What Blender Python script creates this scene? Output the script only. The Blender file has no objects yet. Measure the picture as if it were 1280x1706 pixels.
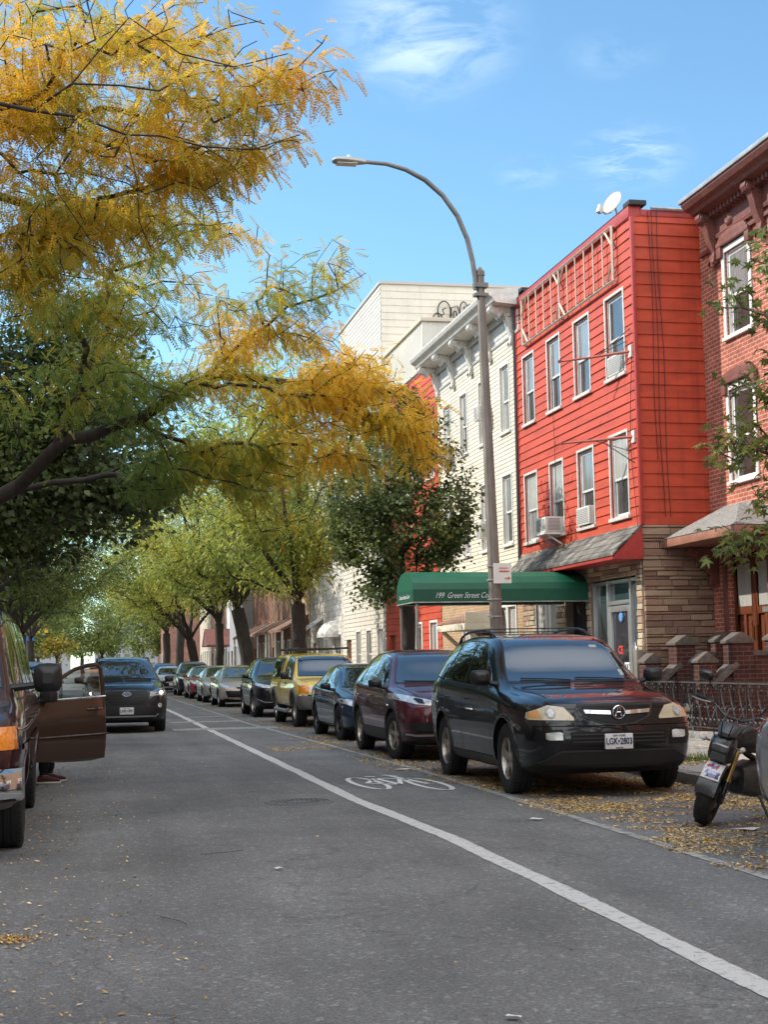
import bpy, bmesh, math, random
import numpy as np
from mathutils import Vector, Matrix
from mathutils.bvhtree import BVHTree
random.seed(7); RNG = np.random.default_rng(11)
SC = bpy.context.scene; COL = SC.collection
R_ = math.radians
# ---------------------------------------------------------------- camera
H = 1.45; F = 2450.0
yaw = math.atan(521 / F * math.cos(math.atan(250 / F))); pitch = math.atan(250 / F); roll = 0.018
fw = Vector((math.sin(yaw) * math.cos(pitch), math.cos(yaw) * math.cos(pitch), math.sin(pitch)))
rt = Vector((math.cos(yaw), -math.sin(yaw), 0)); up = rt.cross(fw)
cr, sr = math.cos(roll), math.sin(roll)
rt, up = rt * cr - up * sr, up * cr + rt * sr
cam = bpy.data.cameras.new('camera'); camo = bpy.data.objects.new('camera', cam); COL.objects.link(camo)
camo.matrix_world = Matrix(((rt.x, up.x, -fw.x, 0), (rt.y, up.y, -fw.y, 0), (rt.z, up.z, -fw.z, H), (0, 0, 0, 1)))
cam.sensor_fit = 'HORIZONTAL'; cam.sensor_width = 36; cam.lens = 36 * F / 1280; cam.clip_end = 4000; cam.clip_start = 0.1
SC.camera = camo
# ---------------------------------------------------------------- light
SUN_AZ = Vector((-0.90, 0.43, 0)).normalized(); SUN_EL = R_(37)
sd = Vector((SUN_AZ.x * math.cos(SUN_EL), SUN_AZ.y * math.cos(SUN_EL), math.sin(SUN_EL)))
sl = bpy.data.lights.new('sun', 'SUN'); sl.energy = 3.2; sl.angle = R_(0.55); sl.color = (1, 0.93, 0.82)
so = bpy.data.objects.new('sun', sl); COL.objects.link(so); so.rotation_euler = sd.to_track_quat('Z', 'Y').to_euler()
W = bpy.data.worlds.new('World'); SC.world = W; W.use_nodes = True
nt = W.node_tree; N = nt.nodes; L = nt.links; N.clear()
sky = N.new('ShaderNodeTexSky'); sky.sky_type = 'NISHITA'; sky.sun_disc = False
sky.sun_elevation = SUN_EL; sky.sun_rotation = math.atan2(SUN_AZ.x, SUN_AZ.y)
sky.air_density = 1.0; sky.dust_density = 0.15; sky.ozone_density = 3.0; sky.altitude = 800
tc = N.new('ShaderNodeTexCoord')
def wmask(d, size, sx=1, sz=1):
    """soft blob of thin cloud round a sky direction"""
    v = N.new('ShaderNodeVectorMath'); v.operation = 'SUBTRACT'; v.inputs[1].default_value = d; L.new(tc.outputs['Generated'], v.inputs[0])
    s = N.new('ShaderNodeVectorMath'); s.operation = 'MULTIPLY'; s.inputs[1].default_value = (sx, sx, sz); L.new(v.outputs[0], s.inputs[0])
    l = N.new('ShaderNodeVectorMath'); l.operation = 'LENGTH'; L.new(s.outputs[0], l.inputs[0])
    m = N.new('ShaderNodeMapRange'); m.inputs['From Min'].default_value = size; m.inputs['From Max'].default_value = 0; m.interpolation_type = 'SMOOTHSTEP'
    L.new(l.outputs['Value'], m.inputs['Value']); return m.outputs[0]
def wdir(px, py):
    return (fw * F + rt * (px - 640) - up * (py - 853)).normalized()
def wnoise(scale, stretch, lo, hi, det=8):
    mp = N.new('ShaderNodeMapping'); mp.inputs['Scale'].default_value = stretch; mp.inputs['Rotation'].default_value = (0.3, 0.25, 0); L.new(tc.outputs['Generated'], mp.inputs[0])
    n = N.new('ShaderNodeTexNoise'); n.inputs['Scale'].default_value = scale; n.inputs['Detail'].default_value = det; n.inputs['Roughness'].default_value = 0.62
    n.inputs['Distortion'].default_value = 0.6; L.new(mp.outputs[0], n.inputs['Vector'])
    m = N.new('ShaderNodeMapRange'); m.inputs['From Min'].default_value = lo; m.inputs['From Max'].default_value = hi; L.new(n.outputs[0], m.inputs['Value']); return m.outputs[0]
def wmath(op, a, b):
    n = N.new('ShaderNodeMath'); n.operation = op; n.use_clamp = op != 'MULTIPLY'
    for i, q in enumerate((a, b)):
        if isinstance(q, (int, float)): n.inputs[i].default_value = q
        else: L.new(q, n.inputs[i])
    return n.outputs[0]
puff = wmath('MULTIPLY', wmask(wdir(705, 55), 0.08, 1, 1.5), wnoise(17, (1, 1, 2.8), 0.38, 0.64, 12))
wisp = wmath('MULTIPLY', wmask(wdir(1050, 262), 0.05, 1, 1.8), wnoise(34, (1, 1, 4.5), 0.40, 0.70, 12))
wisp2 = wmath('MULTIPLY', wmask(wdir(1020, 90), 0.04, 1, 2), wnoise(16, (1, 1, 2.5), 0.4, 0.85))
wisp3 = wmath('MULTIPLY', wmask(wdir(880, 290), 0.03, 1, 2), wnoise(30, (1, 1, 2.5), 0.4, 0.85))
gen = wnoise(3.2, (1, 1, 2.2), 0.56, 0.92)
# broad bright cloud added behind the camera to fill the shade
dt = N.new('ShaderNodeVectorMath'); dt.operation = 'DOT_PRODUCT'; dt.inputs[1].default_value = (0.2, -0.95, 0.25); L.new(tc.outputs['Generated'], dt.inputs[0])
bk = N.new('ShaderNodeMapRange'); bk.inputs['From Min'].default_value = -0.15; bk.inputs['From Max'].default_value = 0.35; L.new(dt.outputs['Value'], bk.inputs['Value'])
genb = wmath('MULTIPLY', wnoise(2.6, (1, 1, 2), 0.27, 0.5), bk.outputs[0])
cl = wmath('ADD', wmath('MULTIPLY', puff, 0.22), wmath('ADD', wmath('MULTIPLY', wisp, 0.16), wmath('ADD', wmath('ADD', wmath('MULTIPLY', wisp2, 0.12), wmath('MULTIPLY', wisp3, 0.12)), wmath('MULTIPLY', genb, 0.8))))
skc = N.new('ShaderNodeMix'); skc.data_type = 'RGBA'; skc.blend_type = 'MIX'
skc.inputs[7].default_value = (12, 12, 12, 1); L.new(cl, skc.inputs[0]); tn = N.new('ShaderNodeVectorMath'); tn.operation = 'MULTIPLY'; tn.inputs[1].default_value = (0.90, 1.09, 1.03); L.new(sky.outputs[0], tn.inputs[0]); L.new(tn.outputs[0], skc.inputs[6])
bg = N.new('ShaderNodeBackground'); bg.inputs[1].default_value = 0.138; L.new(skc.outputs[2], bg.inputs[0])
wo = N.new('ShaderNodeOutputWorld'); L.new(bg.outputs[0], wo.inputs[0])
SC.view_settings.view_transform = 'Standard'; SC.view_settings.look = 'None'; SC.view_settings.gamma = 1; SC.view_settings.exposure = 0.82
SC.render.engine = 'CYCLES'; SC.cycles.max_bounces = 6; SC.cycles.transparent_max_bounces = 8; SC.cycles.diffuse_bounces = 3; SC.cycles.glossy_bounces = 3
SC.cycles.use_denoising = True

# ---------------------------------------------------------------- materials
MATS = {}
def lin(r, g, b):
    f = lambda c: (c / 255 / 12.92) if c <= 10 else ((c / 255 + 0.055) / 1.055) ** 2.4
    return (f(r), f(g), f(b), 1)
def mat(name, col, rough=0.6, metal=0.0, coat=0.0, var=0.0, streak=0.0, vscale=3.0, bump=0.0, bscale=40.0, spec=0.5, emit=None, vstretch=(1, 1, 1), cr=0.03, det=5):
    if name in MATS: return MATS[name]
    m = bpy.data.materials.new(name); m.use_nodes = True; t = m.node_tree; n = t.nodes; l = t.links
    b = n['Principled BSDF']
    if len(col) == 3: col = (*col, 1)
    b.inputs['Base Color'].default_value = col; b.inputs['Roughness'].default_value = rough; b.inputs['Metallic'].default_value = metal
    b.inputs['Coat Weight'].default_value = coat; b.inputs['Coat Roughness'].default_value = cr; b.inputs['Specular IOR Level'].default_value = spec
    if emit: b.inputs['Emission Color'].default_value = (*emit[0], 1); b.inputs['Emission Strength'].default_value = emit[1]
    co = n.new('ShaderNodeTexCoord')
    if var > 0:
        mp = n.new('ShaderNodeMapping'); mp.inputs['Scale'].default_value = vstretch; l.new(co.outputs['Object'], mp.inputs[0])
        ns = n.new('ShaderNodeTexNoise'); ns.inputs['Scale'].default_value = vscale; ns.inputs['Detail'].default_value = det; ns.inputs['Roughness'].default_value = 0.6
        l.new(mp.outputs[0], ns.inputs['Vector'])
        mr = n.new('ShaderNodeMapRange'); mr.inputs['From Min'].default_value = 0.3; mr.inputs['From Max'].default_value = 0.7
        mr.inputs['To Min'].default_value = 1 - var; mr.inputs['To Max'].default_value = 1 + var; l.new(ns.outputs[0], mr.inputs['Value'])
        mx = n.new('ShaderNodeVectorMath'); mx.operation = 'SCALE'; mx.inputs[0].default_value = col[:3]; l.new(mr.outputs[0], mx.inputs['Scale'])
        if streak > 0:
            m3 = n.new('ShaderNodeMapping'); m3.inputs['Scale'].default_value = (5, 5, 0.25); l.new(co.outputs['Object'], m3.inputs[0]); n3 = n.new('ShaderNodeTexNoise'); n3.inputs['Scale'].default_value = 1.0; n3.inputs['Detail'].default_value = 7; n3.inputs['Roughness'].default_value = 0.7; l.new(m3.outputs[0], n3.inputs['Vector'])
            r3 = n.new('ShaderNodeMapRange'); r3.inputs['From Min'].default_value = 0.52; r3.inputs['From Max'].default_value = 0.78; r3.inputs['To Min'].default_value = 1.0; r3.inputs['To Max'].default_value = 1 - streak; l.new(n3.outputs[0], r3.inputs['Value'])
            m4 = n.new('ShaderNodeVectorMath'); m4.operation = 'SCALE'; l.new(mx.outputs[0], m4.inputs[0]); l.new(r3.outputs[0], m4.inputs['Scale']); mx = m4
        l.new(mx.outputs[0], b.inputs['Base Color'])
        rr = n.new('ShaderNodeMapRange'); rr.inputs['To Min'].default_value = max(0, rough - var * 0.3); rr.inputs['To Max'].default_value = min(1, rough + var * 0.3); l.new(ns.outputs[0], rr.inputs['Value'])
        l.new(rr.outputs[0], b.inputs['Roughness'])
    if bump > 0:
        nb = n.new('ShaderNodeTexNoise'); nb.inputs['Scale'].default_value = bscale; nb.inputs['Detail'].default_value = 4; l.new(co.outputs['Object'], nb.inputs['Vector'])
        bp = n.new('ShaderNodeBump'); bp.inputs['Strength'].default_value = bump; bp.inputs['Distance'].default_value = 0.01; l.new(nb.outputs[0], bp.inputs['Height']); l.new(bp.outputs[0], b.inputs['Normal'])
    MATS[name] = m; return m

def asphalt_mat(name='asphalt', base=0.06):
    m = bpy.data.materials.new(name); m.use_nodes = True; t = m.node_tree; n = t.nodes; l = t.links; b = n['Principled BSDF']
    co = n.new('ShaderNodeTexCoord')
    def noise(s, d=4, r=0.6, vec=None):
        q = n.new('ShaderNodeTexNoise'); q.inputs['Scale'].default_value = s; q.inputs['Detail'].default_value = d; q.inputs['Roughness'].default_value = r
        l.new(vec or co.outputs['Object'], q.inputs['Vector']); return q.outputs[0]
    def rng(v, a, b_, c, d):
        q = n.new('ShaderNodeMapRange'); q.inputs['From Min'].default_value = a; q.inputs['From Max'].default_value = b_; q.inputs['To Min'].default_value = c; q.inputs['To Max'].default_value = d
        l.new(v, q.inputs['Value']); return q.outputs[0]
    vcell = n.new('ShaderNodeTexVoronoi'); vcell.inputs['Scale'].default_value = 105; l.new(co.outputs['Object'], vcell.inputs['Vector']); sepc = n.new('ShaderNodeSeparateColor'); l.new(vcell.outputs['Color'], sepc.inputs[0])
    vcell2 = n.new('ShaderNodeTexVoronoi'); vcell2.inputs['Scale'].default_value = 38; l.new(co.outputs['Object'], vcell2.inputs['Vector']); sepd = n.new('ShaderNodeSeparateColor'); l.new(vcell2.outputs['Color'], sepd.inputs[0])
    def mul(a, b_):
        q = n.new('ShaderNodeMath'); q.operation = 'MULTIPLY'; l.new(a, q.inputs[0]); l.new(b_, q.inputs[1]); return q.outputs[0]
    fine = rng(noise(95, 3, 0.8), 0.3, 0.7, 0.6, 1.35)
    vor = n.new('ShaderNodeTexVoronoi'); vor.inputs['Scale'].default_value = 70; l.new(co.outputs['Object'], vor.inputs['Vector'])
    chips = rng(vor.outputs['Distance'], 0.0, 0.35, 1.35, 0.95)
    mp = n.new('ShaderNodeMapping'); mp.inputs['Scale'].default_value = (1.4, 0.12, 1); l.new(co.outputs['Object'], mp.inputs[0])
    streak = rng(noise(1.3, 4, 0.6, mp.outputs[0]), 0.35, 0.65, 0.88, 1.1)
    blot = rng(noise(0.55, 5, 0.65), 0.35, 0.7, 0.80, 1.22)
    stain = rng(noise(1.1, 4, 0.6), 0.60, 0.74, 1.0, 0.68)
    grain = mul(rng(sepc.outputs[0], 0, 1, 0.7, 1.32), rng(sepd.outputs[1], 0.85, 1.0, 0.95, 1.5)); v = mul(mul(mul(mul(mul(fine, chips), streak), blot), stain), grain)
    sc = n.new('ShaderNodeVectorMath'); sc.operation = 'SCALE'; sc.inputs[0].default_value = (base * 1.01, base * 1.0, base * 0.97); l.new(v, sc.inputs['Scale'])
    # thin tar-dark cracks
    vc = n.new('ShaderNodeTexVoronoi'); vc.feature = 'DISTANCE_TO_EDGE'; vc.inputs['Scale'].default_value = 0.28
    wv = n.new('ShaderNodeVectorMath'); wv.operation = 'ADD'; l.new(co.outputs['Object'], wv.inputs[0])
    wn = n.new('ShaderNodeTexNoise'); wn.inputs['Scale'].default_value = 1.6; wn.inputs['Detail'].default_value = 6; l.new(co.outputs['Object'], wn.inputs['Vector']); l.new(wn.outputs['Color'], wv.inputs[1]); l.new(wv.outputs[0], vc.inputs['Vector'])
    ck = rng(vc.outputs['Distance'], 0.0, 0.006, 0.72, 1.0)
    sc2 = n.new('ShaderNodeVectorMath'); sc2.operation = 'SCALE'; l.new(sc.outputs[0], sc2.inputs[0]); l.new(ck, sc2.inputs['Scale'])
    l.new(sc2.outputs[0], b.inputs['Base Color']); b.inputs['Roughness'].default_value = 0.85; b.inputs['Specular IOR Level'].default_value = 0.35
    bp = n.new('ShaderNodeBump'); bp.inputs['Strength'].default_value = 0.4; bp.inputs['Distance'].default_value = 0.006; l.new(mul(fine, chips), bp.inputs['Height']); l.new(bp.outputs[0], b.inputs['Normal'])
    return m

def brick_mat(name, c1, c2, mortar, bw=0.215, rh=0.072, ms=0.011, rough=0.85, bump=0.6, var=0.25, offset=0.5, noise_scale=2.0, bias=0.0):
    if name in MATS: return MATS[name]
    m = bpy.data.materials.new(name); m.use_nodes = True; t = m.node_tree; n = t.nodes; l = t.links; b = n['Principled BSDF']
    co = n.new('ShaderNodeTexCoord'); sp = n.new('ShaderNodeSeparateXYZ'); l.new(co.outputs['Object'], sp.inputs[0])
    ad = n.new('ShaderNodeMath'); ad.operation = 'ADD'; l.new(sp.outputs[0], ad.inputs[0]); l.new(sp.outputs[1], ad.inputs[1])
    cb = n.new('ShaderNodeCombineXYZ'); l.new(ad.outputs[0], cb.inputs[0]); l.new(sp.outputs[2], cb.inputs[1])
    br = n.new('ShaderNodeTexBrick'); br.offset = offset; br.inputs['Scale'].default_value = 1; br.inputs['Brick Width'].default_value = bw; br.inputs['Row Height'].default_value = rh
    br.inputs['Mortar Size'].default_value = ms; br.inputs['Mortar Smooth'].default_value = 0.15; br.inputs['Bias'].default_value = bias
    br.inputs['Color1'].default_value = (*c1, 1); br.inputs['Color2'].default_value = (*c2, 1); br.inputs['Mortar'].default_value = (*mortar, 1); l.new(cb.outputs[0], br.inputs['Vector'])
    ns = n.new('ShaderNodeTexNoise'); ns.inputs['Scale'].default_value = noise_scale; ns.inputs['Detail'].default_value = 8; l.new(co.outputs['Object'], ns.inputs['Vector'])
    mr = n.new('ShaderNodeMapRange'); mr.inputs['From Min'].default_value = 0.3; mr.inputs['From Max'].default_value = 0.7; mr.inputs['To Min'].default_value = 1 - var; mr.inputs['To Max'].default_value = 1 + var; l.new(ns.outputs[0], mr.inputs['Value'])
    sc = n.new('ShaderNodeVectorMath'); sc.operation = 'SCALE'; l.new(br.outputs['Color'], sc.inputs[0]); l.new(mr.outputs[0], sc.inputs['Scale']); l.new(sc.outputs[0], b.inputs['Base Color'])
    b.inputs['Roughness'].default_value = rough; b.inputs['Specular IOR Level'].default_value = 0.25
    inv = n.new('ShaderNodeMath'); inv.operation = 'SUBTRACT'; inv.inputs[0].default_value = 1; l.new(br.outputs['Fac'], inv.inputs[1])
    bp = n.new('ShaderNodeBump'); bp.inputs['Strength'].default_value = bump; bp.inputs['Distance'].default_value = 0.012; l.new(inv.outputs[0], bp.inputs['Height']); l.new(bp.outputs[0], b.inputs['Normal'])
    MATS[name] = m; return m

def attr_mat(name, rough=0.7, trans=0.0, attr='tint', bump=0.0, bscale=30, spec=0.3):
    """colour comes from a per-piece attribute (the piece's own colour)"""
    if name in MATS: return MATS[name]
    m = bpy.data.materials.new(name); m.use_nodes = True; t = m.node_tree; n = t.nodes; l = t.links; b = n['Principled BSDF']
    a = n.new('ShaderNodeAttribute'); a.attribute_name = attr; l.new(a.outputs['Color'], b.inputs['Base Color']); b.inputs['Roughness'].default_value = rough; b.inputs['Specular IOR Level'].default_value = spec
    if trans > 0:
        tr = n.new('ShaderNodeBsdfTranslucent'); l.new(a.outputs['Color'], tr.inputs[0]); mx = n.new('ShaderNodeMixShader'); mx.inputs[0].default_value = trans
        l.new(b.outputs[0], mx.inputs[1]); l.new(tr.outputs[0], mx.inputs[2]); l.new(mx.outputs[0], n['Material Output'].inputs[0])
    if bump > 0:
        co = n.new('ShaderNodeTexCoord'); nb = n.new('ShaderNodeTexNoise'); nb.inputs['Scale'].default_value = bscale; nb.inputs['Detail'].default_value = 5; l.new(co.outputs['Object'], nb.inputs['Vector'])
        bp = n.new('ShaderNodeBump'); bp.inputs['Strength'].default_value = bump; bp.inputs['Distance'].default_value = 0.015; l.new(nb.outputs[0], bp.inputs['Height']); l.new(bp.outputs[0], b.inputs['Normal'])
    MATS[name] = m; return m

def paint_line_mat(name, col, wear=0.5, scale=14):
    m = bpy.data.materials.new(name); m.use_nodes = True; t = m.node_tree; n = t.nodes; l = t.links; b = n['Principled BSDF']
    co = n.new('ShaderNodeTexCoord'); q = n.new('ShaderNodeTexNoise'); q.inputs['Scale'].default_value = scale; q.inputs['Detail'].default_value = 10; q.inputs['Roughness'].default_value = 0.75; l.new(co.outputs['Object'], q.inputs['Vector'])
    mr = n.new('ShaderNodeMapRange'); mr.inputs['From Min'].default_value = wear - 0.12; mr.inputs['From Max'].default_value = wear + 0.06; l.new(q.outputs[0], mr.inputs['Value'])
    q2 = n.new('ShaderNodeTexNoise'); q2.inputs['Scale'].default_value = 160; q2.inputs['Detail'].default_value = 2; l.new(co.outputs['Object'], q2.inputs['Vector'])
    m2 = n.new('ShaderNodeMapRange'); m2.inputs['From Min'].default_value = 0.3; m2.inputs['From Max'].default_value = 0.7; m2.inputs['To Min'].default_value = 0.72; m2.inputs['To Max'].default_value = 1.15; l.new(q2.outputs[0], m2.inputs['Value'])
    sc = n.new('ShaderNodeVectorMath'); sc.operation = 'SCALE'; sc.inputs[0].default_value = col; l.new(m2.outputs[0], sc.inputs['Scale'])
    mx = n.new('ShaderNodeMix'); mx.data_type = 'RGBA'; mx.inputs[6].default_value = (0.085, 0.085, 0.085, 1); l.new(mr.outputs[0], mx.inputs[0]); l.new(sc.outputs[0], mx.inputs[7])
    l.new(mx.outputs[2], b.inputs['Base Color']); b.inputs['Roughness'].default_value = 0.75
    return m

def glass_clear():
    if 'clear_glass' in MATS: return MATS['clear_glass']
    m = bpy.data.materials.new('clear_glass'); m.use_nodes = True; t = m.node_tree; n = t.nodes; l = t.links; n.remove(n['Principled BSDF'])
    tr = n.new('ShaderNodeBsdfTransparent'); tr.inputs[0].default_value = (0.8, 0.86, 0.84, 1); g = n.new('ShaderNodeBsdfGlossy'); g.inputs['Roughness'].default_value = 0.02
    fr = n.new('ShaderNodeFresnel'); fr.inputs[0].default_value = 1.6; mx = n.new('ShaderNodeMixShader'); l.new(fr.outputs[0], mx.inputs[0]); l.new(tr.outputs[0], mx.inputs[1]); l.new(g.outputs[0], mx.inputs[2]); l.new(mx.outputs[0], n['Material Output'].inputs[0])
    MATS['clear_glass'] = m; return m

# ---------------------------------------------------------------- mesh helpers
def tag(o, label=None, cat=None, group=None, kind=None):
    if label: o['label'] = label
    if cat: o['category'] = cat
    if group: o['group'] = group
    if kind: o['kind'] = kind
    return o
def empty(name, loc, label, cat, group=None, rz=0):
    o = bpy.data.objects.new(name, None); COL.objects.link(o); o.location = loc; o.rotation_euler[2] = rz; o.empty_display_size = 0.2
    return tag(o, label, cat, group)
def origin_of(p):
    v = Vector((0, 0, 0))
    while p is not None: v += p.location; p = p.parent
    return v
def link_mesh(name, me, parent=None):
    o = bpy.data.objects.new(name, me); COL.objects.link(o)
    if parent is not None: o.parent = parent
    return o
def sharp_smooth(me, ang=38):
    bm = bmesh.new(); bm.from_mesh(me); a = math.radians(ang)
    for f in bm.faces: f.smooth = True
    for e in bm.edges:
        e.smooth = not (len(e.link_faces) == 2 and e.calc_face_angle(0) > a)
    bm.to_mesh(me); bm.free()

class MB:
    def __init__(s): s.v = []; s.f = []; s.m = []; s.tint = []; s.mi = 0; s.ct = None
    def face(s, pts):
        i = len(s.v); s.v += [tuple(p) for p in pts]; s.f.append(tuple(range(i, i + len(pts)))); s.m.append(s.mi); s.tint.append(s.ct)
    def idx(s, vs, fs):
        i = len(s.v); s.v += [tuple(p) for p in vs]
        for f in fs: s.f.append(tuple(i + k for k in f)); s.m.append(s.mi); s.tint.append(s.ct)
    def box(s, x0, x1, y0, y1, z0, z1, M=None):
        vs = [Vector((x, y, z)) for x in (x0, x1) for y in (y0, y1) for z in (z0, z1)]
        if M is not None: vs = [M @ q for q in vs]
        s.idx(vs, [(0, 1, 3, 2), (4, 6, 7, 5), (0, 4, 5, 1), (2, 3, 7, 6), (0, 2, 6, 4), (1, 5, 7, 3)])
    def obox(s, c, sx, sy, sz, M3):
        M = Matrix.Translation(Vector(c)) @ M3.to_4x4(); s.box(-sx / 2, sx / 2, -sy / 2, sy / 2, -sz / 2, sz / 2, M)
    def tube(s, pts, r, n=8, cap=True, flat=1.0):
        pts = [Vector(p) for p in pts]; k = len(pts); rs = r if isinstance(r, (list, tuple)) else [r] * k
        rings = []; prev = None
        for i in range(k):
            d = (pts[min(i + 1, k - 1)] - pts[max(i - 1, 0)]).normalized()
            if prev is None:
                a = Vector((0, 0, 1)) if abs(d.z) < 0.9 else Vector((1, 0, 0)); u = d.cross(a).normalized()
            else:
                u = (prev - d * prev.dot(d)).normalized()
            w = d.cross(u); prev = u
            rings.append([pts[i] + (u * math.cos(t) + w * math.sin(t) * flat) * rs[i] for t in (2 * math.pi * j / n for j in range(n))])
        vs = [q for r_ in rings for q in r_]; fs = []
        for i in range(k - 1):
            for j in range(n): fs.append((i * n + j, i * n + (j + 1) % n, (i + 1) * n + (j + 1) % n, (i + 1) * n + j))
        if cap: fs.append(tuple(range(n - 1, -1, -1))); fs.append(tuple((k - 1) * n + j for j in range(n)))
        s.idx(vs, fs)
    def lathe(s, prof, n=32, axis='y', c=(0, 0, 0), close=False):
        """prof: (radius, along) pairs"""
        vs = []; k = len(prof)
        for (r, a) in prof:
            for j in range(n):
                t = 2 * math.pi * j / n; x, z = r * math.cos(t), r * math.sin(t)
                vs.append({'y': (c[0] + x, c[1] + a, c[2] + z), 'z': (c[0] + x, c[1] + z, c[2] + a), 'x': (c[0] + a, c[1] + x, c[2] + z)}[axis])
        fs = []
        for i in range(k if close else k - 1):
            i2 = (i + 1) % k
            for j in range(n): fs.append((i * n + j, i2 * n + j, i2 * n + (j + 1) % n, i * n + (j + 1) % n))
        s.idx(vs, fs)
    def prism(s, poly, d, M=None):
        """poly in xy, extruded by d along z, matrix M"""
        n = len(poly); vs = [Vector((x, y, 0)) for x, y in poly] + [Vector((x, y, d)) for x, y in poly]
        if M is not None: vs = [M @ q for q in vs]
        s.idx(vs, [tuple(range(n - 1, -1, -1)), tuple(range(n, 2 * n))] + [(i, (i + 1) % n, n + (i + 1) % n, n + i) for i in range(n)])
    def build(s, name, mats, parent=None, smooth=False, bevel=0, world=True, ang=38, weld=True):
        if not isinstance(mats, (list, tuple)): mats = [mats]
        off = origin_of(parent) if (parent is not None and world) else Vector((0, 0, 0))
        if parent is None and world and s.v:
            a = np.array(s.v); off = Vector(((a[:, 0].min() + a[:, 0].max()) / 2, (a[:, 1].min() + a[:, 1].max()) / 2, a[:, 2].min()))
        me = bpy.data.meshes.new(name); me.from_pydata([tuple(Vector(q) - off) for q in s.v], [], s.f)
        for m in mats: me.materials.append(m)
        me.polygons.foreach_set('material_index', s.m)
        if any(t is not None for t in s.tint):
            at = me.attributes.new('tint', 'FLOAT_COLOR', 'FACE'); at.data.foreach_set('color', [c for t in s.tint for c in (*(t or (0.5, 0.5, 0.5)), 1)])
        if weld or bevel:
            bm = bmesh.new(); bm.from_mesh(me); bmesh.ops.remove_doubles(bm, verts=bm.verts, dist=1e-5)
            if bevel: bmesh.ops.bevel(bm, geom=[e for e in bm.edges if len(e.link_faces) == 2 and e.calc_face_angle(0) > 0.5], offset=bevel, segments=2, affect='EDGES', profile=0.6)
            bm.normal_update(); bm.to_mesh(me); bm.free()
        if smooth or bevel: sharp_smooth(me, ang)
        o = link_mesh(name, me, parent)
        if parent is None: o.location = off
        return o

def np_mesh(name, V, Fc, mats, parent=None, tint=None, off=(0, 0, 0), smooth=False):
    V = np.asarray(V, dtype=np.float32) - np.asarray(off, dtype=np.float32); Fc = np.asarray(Fc, dtype=np.int32); k = Fc.shape[1]
    me = bpy.data.meshes.new(name); me.vertices.add(len(V)); me.vertices.foreach_set('co', V.ravel())
    me.loops.add(Fc.size); me.loops.foreach_set('vertex_index', Fc.ravel()); me.polygons.add(len(Fc))
    me.polygons.foreach_set('loop_start', np.arange(0, Fc.size, k, dtype=np.int32))
    if smooth: me.polygons.foreach_set('use_smooth', np.ones(len(Fc), dtype=bool))
    if tint is not None:
        at = me.attributes.new('tint', 'FLOAT_COLOR', 'POINT'); c = np.ones((len(V), 4), dtype=np.float32); c[:, :3] = tint; at.data.foreach_set('color', c.ravel())
    me.update(calc_edges=True)
    for m in (mats if isinstance(mats, (list, tuple)) else [mats]): me.materials.append(m)
    return link_mesh(name, me, parent)

def text_mesh(txt, size, mtx, name, m, parent, extrude=0.002, shear=0.0, bold=0.0, align='CENTER', spacing=1.0, wscale=1.0):
    cu = bpy.data.curves.new('t', 'FONT'); cu.body = txt; cu.size = size; cu.extrude = extrude; cu.shear = shear; cu.offset = bold; cu.align_x = align; cu.align_y = 'CENTER'; cu.space_character = spacing; cu.resolution_u = 3
    o = bpy.data.objects.new('t', cu); COL.objects.link(o); dg = bpy.context.evaluated_depsgraph_get(); dg.update()
    me = bpy.data.meshes.new_from_object(o.evaluated_get(dg)); bpy.data.objects.remove(o); bpy.data.curves.remove(cu)
    off = Matrix.Translation(-origin_of(parent)) if parent is not None else Matrix.Identity(4)
    me.transform(off @ mtx @ Matrix.Diagonal((wscale, 1, 1, 1))); me.materials.clear(); me.materials.append(m); me.name = name
    return link_mesh(name, me, parent)
def frame(o, x, y, z=None):
    """matrix whose columns are the axes x, y (and their cross) at o"""
    x = Vector(x).normalized(); y = Vector(y).normalized(); z = x.cross(y)
    return Matrix(((x.x, y.x, z.x, o[0]), (x.y, y.y, z.y, o[1]), (x.z, y.z, z.z, o[2]), (0, 0, 0, 1)))

# ---------------------------------------------------------------- common materials
M_asph = asphalt_mat("asphalt", 0.178)
M_conc = mat('sidewalk_concrete', (0.30, 0.285, 0.26), 0.85, var=0.2, vscale=1.2, bump=0.3, bscale=60)
M_curb = mat('kerb_stone', (0.22, 0.21, 0.2), 0.85, var=0.3, vscale=5, bump=0.5, bscale=30)
M_white = mat('white_trim', (0.72, 0.70, 0.66), 0.5, var=0.08, vscale=6)
M_offwhite = mat('weathered_white_trim', (0.55, 0.53, 0.49), 0.6, var=0.2, vscale=9)
M_black = mat('black_plastic', (0.012, 0.012, 0.013), 0.45, var=0.2, vscale=8)
M_blackm = mat('matte_black', (0.008, 0.008, 0.008), 0.8)
M_iron = mat('wrought_iron', (0.012, 0.012, 0.013), 0.5, bump=0.2)
M_alum = mat('aluminium', (0.55, 0.56, 0.57), 0.35, metal=0.8, var=0.1)
M_pane = mat('window_glass_blind', (0.20, 0.21, 0.21), 0.06, spec=1.0, var=0.35, vscale=2.5, vstretch=(1, 6, 0.6))
M_paned = mat('window_glass_dark', (0.045, 0.045, 0.047), 0.04, spec=1.0, var=0.5, vscale=2.0)
M_panec = mat('window_glass_curtain', (0.38, 0.38, 0.35), 0.08, spec=0.9, var=0.25, vscale=2.0, vstretch=(1, 14, 0.2))
M_tar = mat('roof_tar', (0.03, 0.03, 0.032), 0.8, var=0.3)
M_galv = mat('galvanised_steel', (0.33, 0.32, 0.30), 0.55, metal=0.5, var=0.35, vscale=4, vstretch=(1, 1, 0.4))
M_rub = mat('rubber', (0.014, 0.014, 0.014), 0.75, bump=0.2, bscale=80)
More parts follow.
